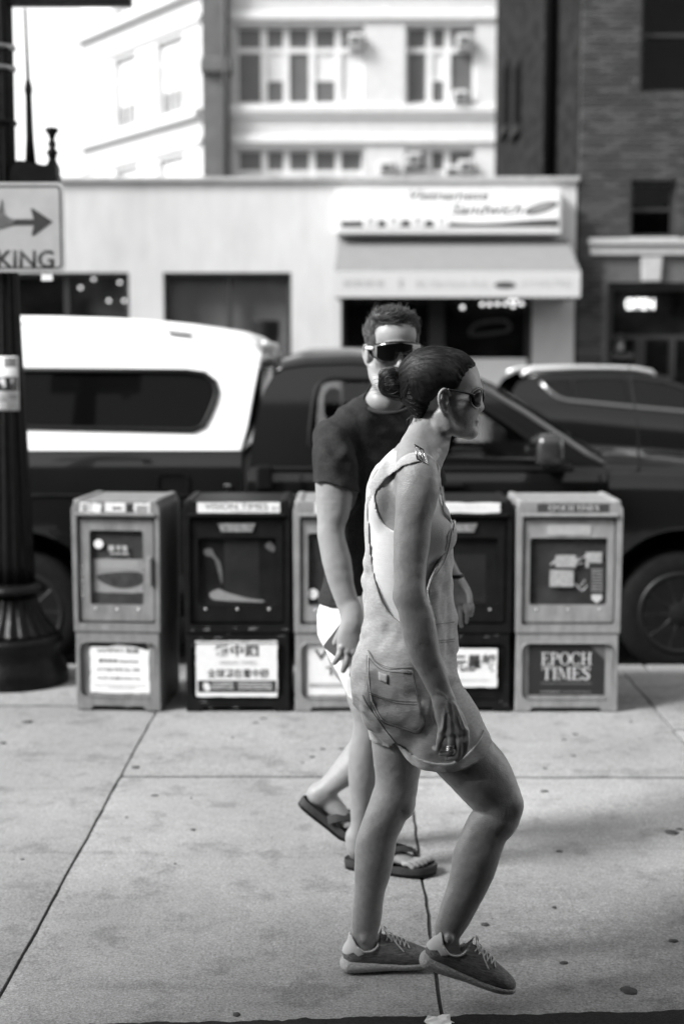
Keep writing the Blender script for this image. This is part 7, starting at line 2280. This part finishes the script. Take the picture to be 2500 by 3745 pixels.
Sh.chain([cst(1400, 2530, 4.60, 0.090, 0.086), cst(1404, 2640, 4.60, 0.092, 0.088)], 0.0, cut=True)
pm_(link('shorts', Sh.mesh('shorts'), M_shorts))

# hair: short and wavy
Hm = Field((HC.x - 0.13, HC.y - 0.14, HC.z - 0.04), (HC.x + 0.13, HC.y + 0.14, HC.z + 0.17), 0.003)
Hm.ell(hm(0, -0.010, 0.048), (0.084, 0.103, 0.087), 0.0, rot=ROT)
Hm.ell(hm(-0.01, 0.050, 0.108), (0.062, 0.038, 0.026), 0.015, rot=ROT)
Xr = Hm.ax[0][:, None, None] - HC.x; Yr = Hm.ax[1][None, :, None] - HC.y; Zr = Hm.ax[2][None, None, :] - HC.z
fwd_ = Xr * hf.x + Yr * hf.y + 0 * Zr
side_ = Xr * hx.x + Yr * hx.y + 0 * Zr
face = np.maximum(0.030 - fwd_, np.maximum(np.abs(side_) - 0.062 - 0.05 * np.clip(Zr, 0, 1), (Zr - 0.086 + 5.0 * (side_ + 0.005) ** 2)))       # bare forehead and face
Hm.F = np.maximum(Hm.F, -face)
Hm.F = np.maximum(Hm.F, 0.018 - Zr + np.where(fwd_ > -0.012, 0.0, -0.075))
Hm.F = Hm.F + 0.0018 * np.sin(75 * side_ + 50 * fwd_ + 60 * Zr + 7 * vnoise(Hm, 18, 31)) * np.clip((Zr - 0.05) * 14, 0.15, 1) + 0.003 * vnoise(Hm, 45, 32) + 0.002 * vnoise(Hm, 120, 33)
hair2 = pm_(link('hair', Hm.mesh('hair'), M_hair_m))
hb2 = BVHTree.FromPolygons([v.co for v in hair2.data.vertices], [p.vertices for p in hair2.data.polygons])
mb = MB()
r3 = random.Random(12)
for k in range(3200):
    d = Vector((r3.gauss(0, 1), r3.gauss(0, 1) , abs(r3.gauss(0, 1)) + 0.15)).normalized()
    if d.y > 0.55: continue
    hit = hb2.ray_cast(Vector(hm(0, 0, 0.04)) + d * 0.25, -d, 0.3)
    if hit[0] is None: continue
    n_ = hit[1]
    if n_.dot(d) < 0: n_ = -n_
    flow = (Vector((0.55 + r3.uniform(-0.35, 0.35), 0.5 + r3.uniform(-0.3, 0.3), 0.5 + 0.5 * math.sin(d.x * 9))) - n_ * 0.2)
    flow = (flow - n_ * flow.dot(n_)).normalized()
    L = r3.uniform(0.022, 0.046)
    p0 = hit[0] - n_ * 0.002
    p1 = p0 + flow * L * 0.5 + n_ * 0.005
    p2 = p0 + flow * L + n_ * r3.uniform(-0.001, 0.005)
    mb.tube([p0, p1, p2], [0.0008, 0.0008, 0.0003], 3, caps=False)
tag(pm_(mb.build('hair_strands', mat('brown_strand', 0.07, 0.42, var=0.5, scale=40, spec=0.4), None, smooth=True)), kind='stuff')

# wraparound shield sunglasses
sgl = root('shield_sunglasses', hm(0, 0.10, 0.0), 'mirrored wraparound shield sunglasses on the person in the T-shirt', 'sunglasses')
def pq(o):
    o.parent = sgl
    o.matrix_parent_inverse = Matrix.Translation(-sgl.location)
    return o
def shield(a, u):
    """a across (-1..1), u height in metres"""
    t = a * R(58)
    rad = 0.088
    return Vector(hm(rad * math.sin(t) * 0.98, 0.028 + rad * math.cos(t) - 0.10 * (u - 0.02) ** 2, u))
n = 28
rows = []
for i in range(n + 1):
    a = -1 + 2 * i / n
    top_ = 0.032 - 0.010 * a * a
    bot = -0.030 + 0.034 * max(0, 1 - abs(a) / 0.20) ** 1.0 + 0.016 * max(0, abs(a) - 0.6) / 0.4
    rows.append([shield(a, bot + (top_ - bot) * j / 8) for j in range(9)])
mb = MB(); mb.grid(rows)
sl_ = pq(mb.build('lens', mat('mirror_lens', 0.16, 0.05, metal=1.0, var=0), None, smooth=True))
sl_.modifiers.new('s', 'SOLIDIFY').thickness = 0.0015
pq(MB().tube([r_[-1] for r_ in rows], 0.0028, 6).build('top_rim', M_gfr, None, smooth=True))
pq(MB().tube([r_[0] for r_ in rows], 0.0014, 6).build('lower_rim', M_gfr, None, smooth=True))
for sg in (-1, 1):
    a0 = shield(sg, 0.012)
    pts = [a0, Vector(hm(sg * 0.083, 0.055, 0.014)), Vector(hm(sg * 0.083, 0.02, 0.014)), Vector(hm(sg * 0.082, -0.02, 0.016))]
    pq(MB().tube(pts, [0.006, 0.006, 0.005, 0.003], 8).build('temple', M_lt if sg < 0 else M_gfr, None, smooth=True))

# phone
q = [P(1232, 2290, 4.262), P(1262, 2312, 4.252), P(1224, 2400, 4.262), P(1180, 2364, 4.272)]
ux = (q[2] - q[3]).normalized(); uy = (q[0] - q[3]); uy = (uy - ux * uy.dot(ux)).normalized(); un = ux.cross(uy)
phM = Matrix((ux, uy, un)).transposed().to_4x4(); phM.translation = q[3] + ux * 0.036 + uy * 0.055
me = MB().plate(rrect(-0.036, 0.036, -0.055, 0.075, 0.009), (), -0.004, 0.008).mesh('phone')
phn = tag(link('phone', me, mat('phone_grey', 0.10, 0.35, var=0.05)), 'grey phone gripped in the hand beside the white shorts', 'phone')
me.transform(Matrix(((1, 0, 0, 0), (0, 0, 1, 0), (0, -1, 0, 0), (0, 0, 0, 1))))
phn.matrix_world = phM
bv = phn.modifiers.new('b', 'BEVEL'); bv.width = 0.002; bv.segments = 2; bv.limit_method = 'ANGLE'

# sandals
M_foot = mat('sandal_footbed', 0.05, 0.8, var=0.2, scale=60)
M_strap = mat('sandal_strap', 0.03, 0.6, var=0.2, scale=60)
def sandal(fmap, label):
    rt = root('sandal', fmap(0.10, 0, 0.0), label, 'sandal', 'pair of thong sandals')
    def ps_(o):
        o.parent = rt; o.matrix_parent_inverse = Matrix.Translation(-rt.location); return o
    outl = smooth_poly([(-0.018, 0.0), (-0.008, 0.026), (0.03, 0.036), (0.10, 0.036), (0.16, 0.050), (0.22, 0.056), (0.262, 0.050), (0.284, 0.028), (0.278, 0.0), (0.258, -0.024), (0.23, -0.040), (0.18, -0.046), (0.10, -0.036), (0.03, -0.036), (-0.008, -0.026)], 4)
    def ringz(z, f): return [Vector(fmap(0.13 + (p.x - 0.13) * f, p.y * f, z)) for p in outl]
    L = len(outl)
    def stack(levels, name, m):
        mb = MB()
        vs = []
        for z, f in levels: vs += ringz(z, f)
        fs = [(i * L + k, i * L + (k + 1) % L, (i + 1) * L + (k + 1) % L, (i + 1) * L + k) for i in range(len(levels) - 1) for k in range(L)]
        fs += [tuple(range(L - 1, -1, -1)), tuple((len(levels) - 1) * L + k for k in range(L))]
        mb._add(vs, fs)
        return ps_(mb.build(name, m, None, smooth=True, sharp=45))
    stack([(0.001, 0.96), (0.003, 0.985), (0.011, 0.985)], 'outsole', M_trim)
    stack([(0.0115, 0.99), (0.022, 1.0), (0.031, 1.0), (0.034, 0.985), (0.029, 0.95), (0.0265, 0.90)], 'footbed', M_foot)
    # Y strap: two bands from the sides meeting between the first two toes
    top = 0.086
    jn = Vector(fmap(0.205, 0.024, 0.072)); pin = Vector(fmap(0.222, 0.027, 0.030))
    ps_(MB().tube([jn, (jn + pin) / 2 + Vector((0.004, 0, 0.004)), pin], [0.008, 0.006, 0.005], 8).build('toe_post', M_strap, None, smooth=True))
    for sd in (-1, 1):
        path = [Vector(fmap(0.09, sd * 0.040, 0.030)), Vector(fmap(0.115, sd * 0.039, 0.060)), Vector(fmap(0.145, sd * 0.028 + 0.004, 0.080)), Vector(fmap(0.180, sd * 0.012 + 0.014, 0.080)), jn]
        path = smooth_poly(path, 4, False)
        mb = MB(); up2, dn2 = [], []
        for i, p in enumerate(path):
            t = (path[min(i + 1, len(path) - 1)] - path[max(i - 1, 0)]).normalized()
            c_ = Vector(fmap(0.13, 0.0, 0.03))
            n_ = (p - c_); n_ = (n_ - t * n_.dot(t)).normalized()
            s__ = t.cross(n_) * (0.015 - 0.005 * i / len(path))
            up2.append([p - s__ + n_ * 0.0015, p + n_ * 0.003, p + s__ + n_ * 0.0015]); dn2.append([p + s__ - n_ * 0.0015, p - n_ * 0.001, p - s__ - n_ * 0.0015])
        mb.grid(up2); mb.grid(dn2)
        ps_(mb.build('strap', M_strap, None, smooth=True))
    return rt
sandal(fp, 'dark thong sandal planted flat with bare toes showing')
def lmap(a, s_, z): 
    b_ = max(0.0, a - 0.16)
    q = Vector(lp_(min(a, 0.16), s_, z - 0.058))
    return tuple(q + Vector((0.95, 0, -0.30)) * b_)
sandal(lmap, 'dark thong sandal with its heel lifted behind the standing leg')
# ---------------------------------------------------------------- done
bpy.context.view_layer.update()
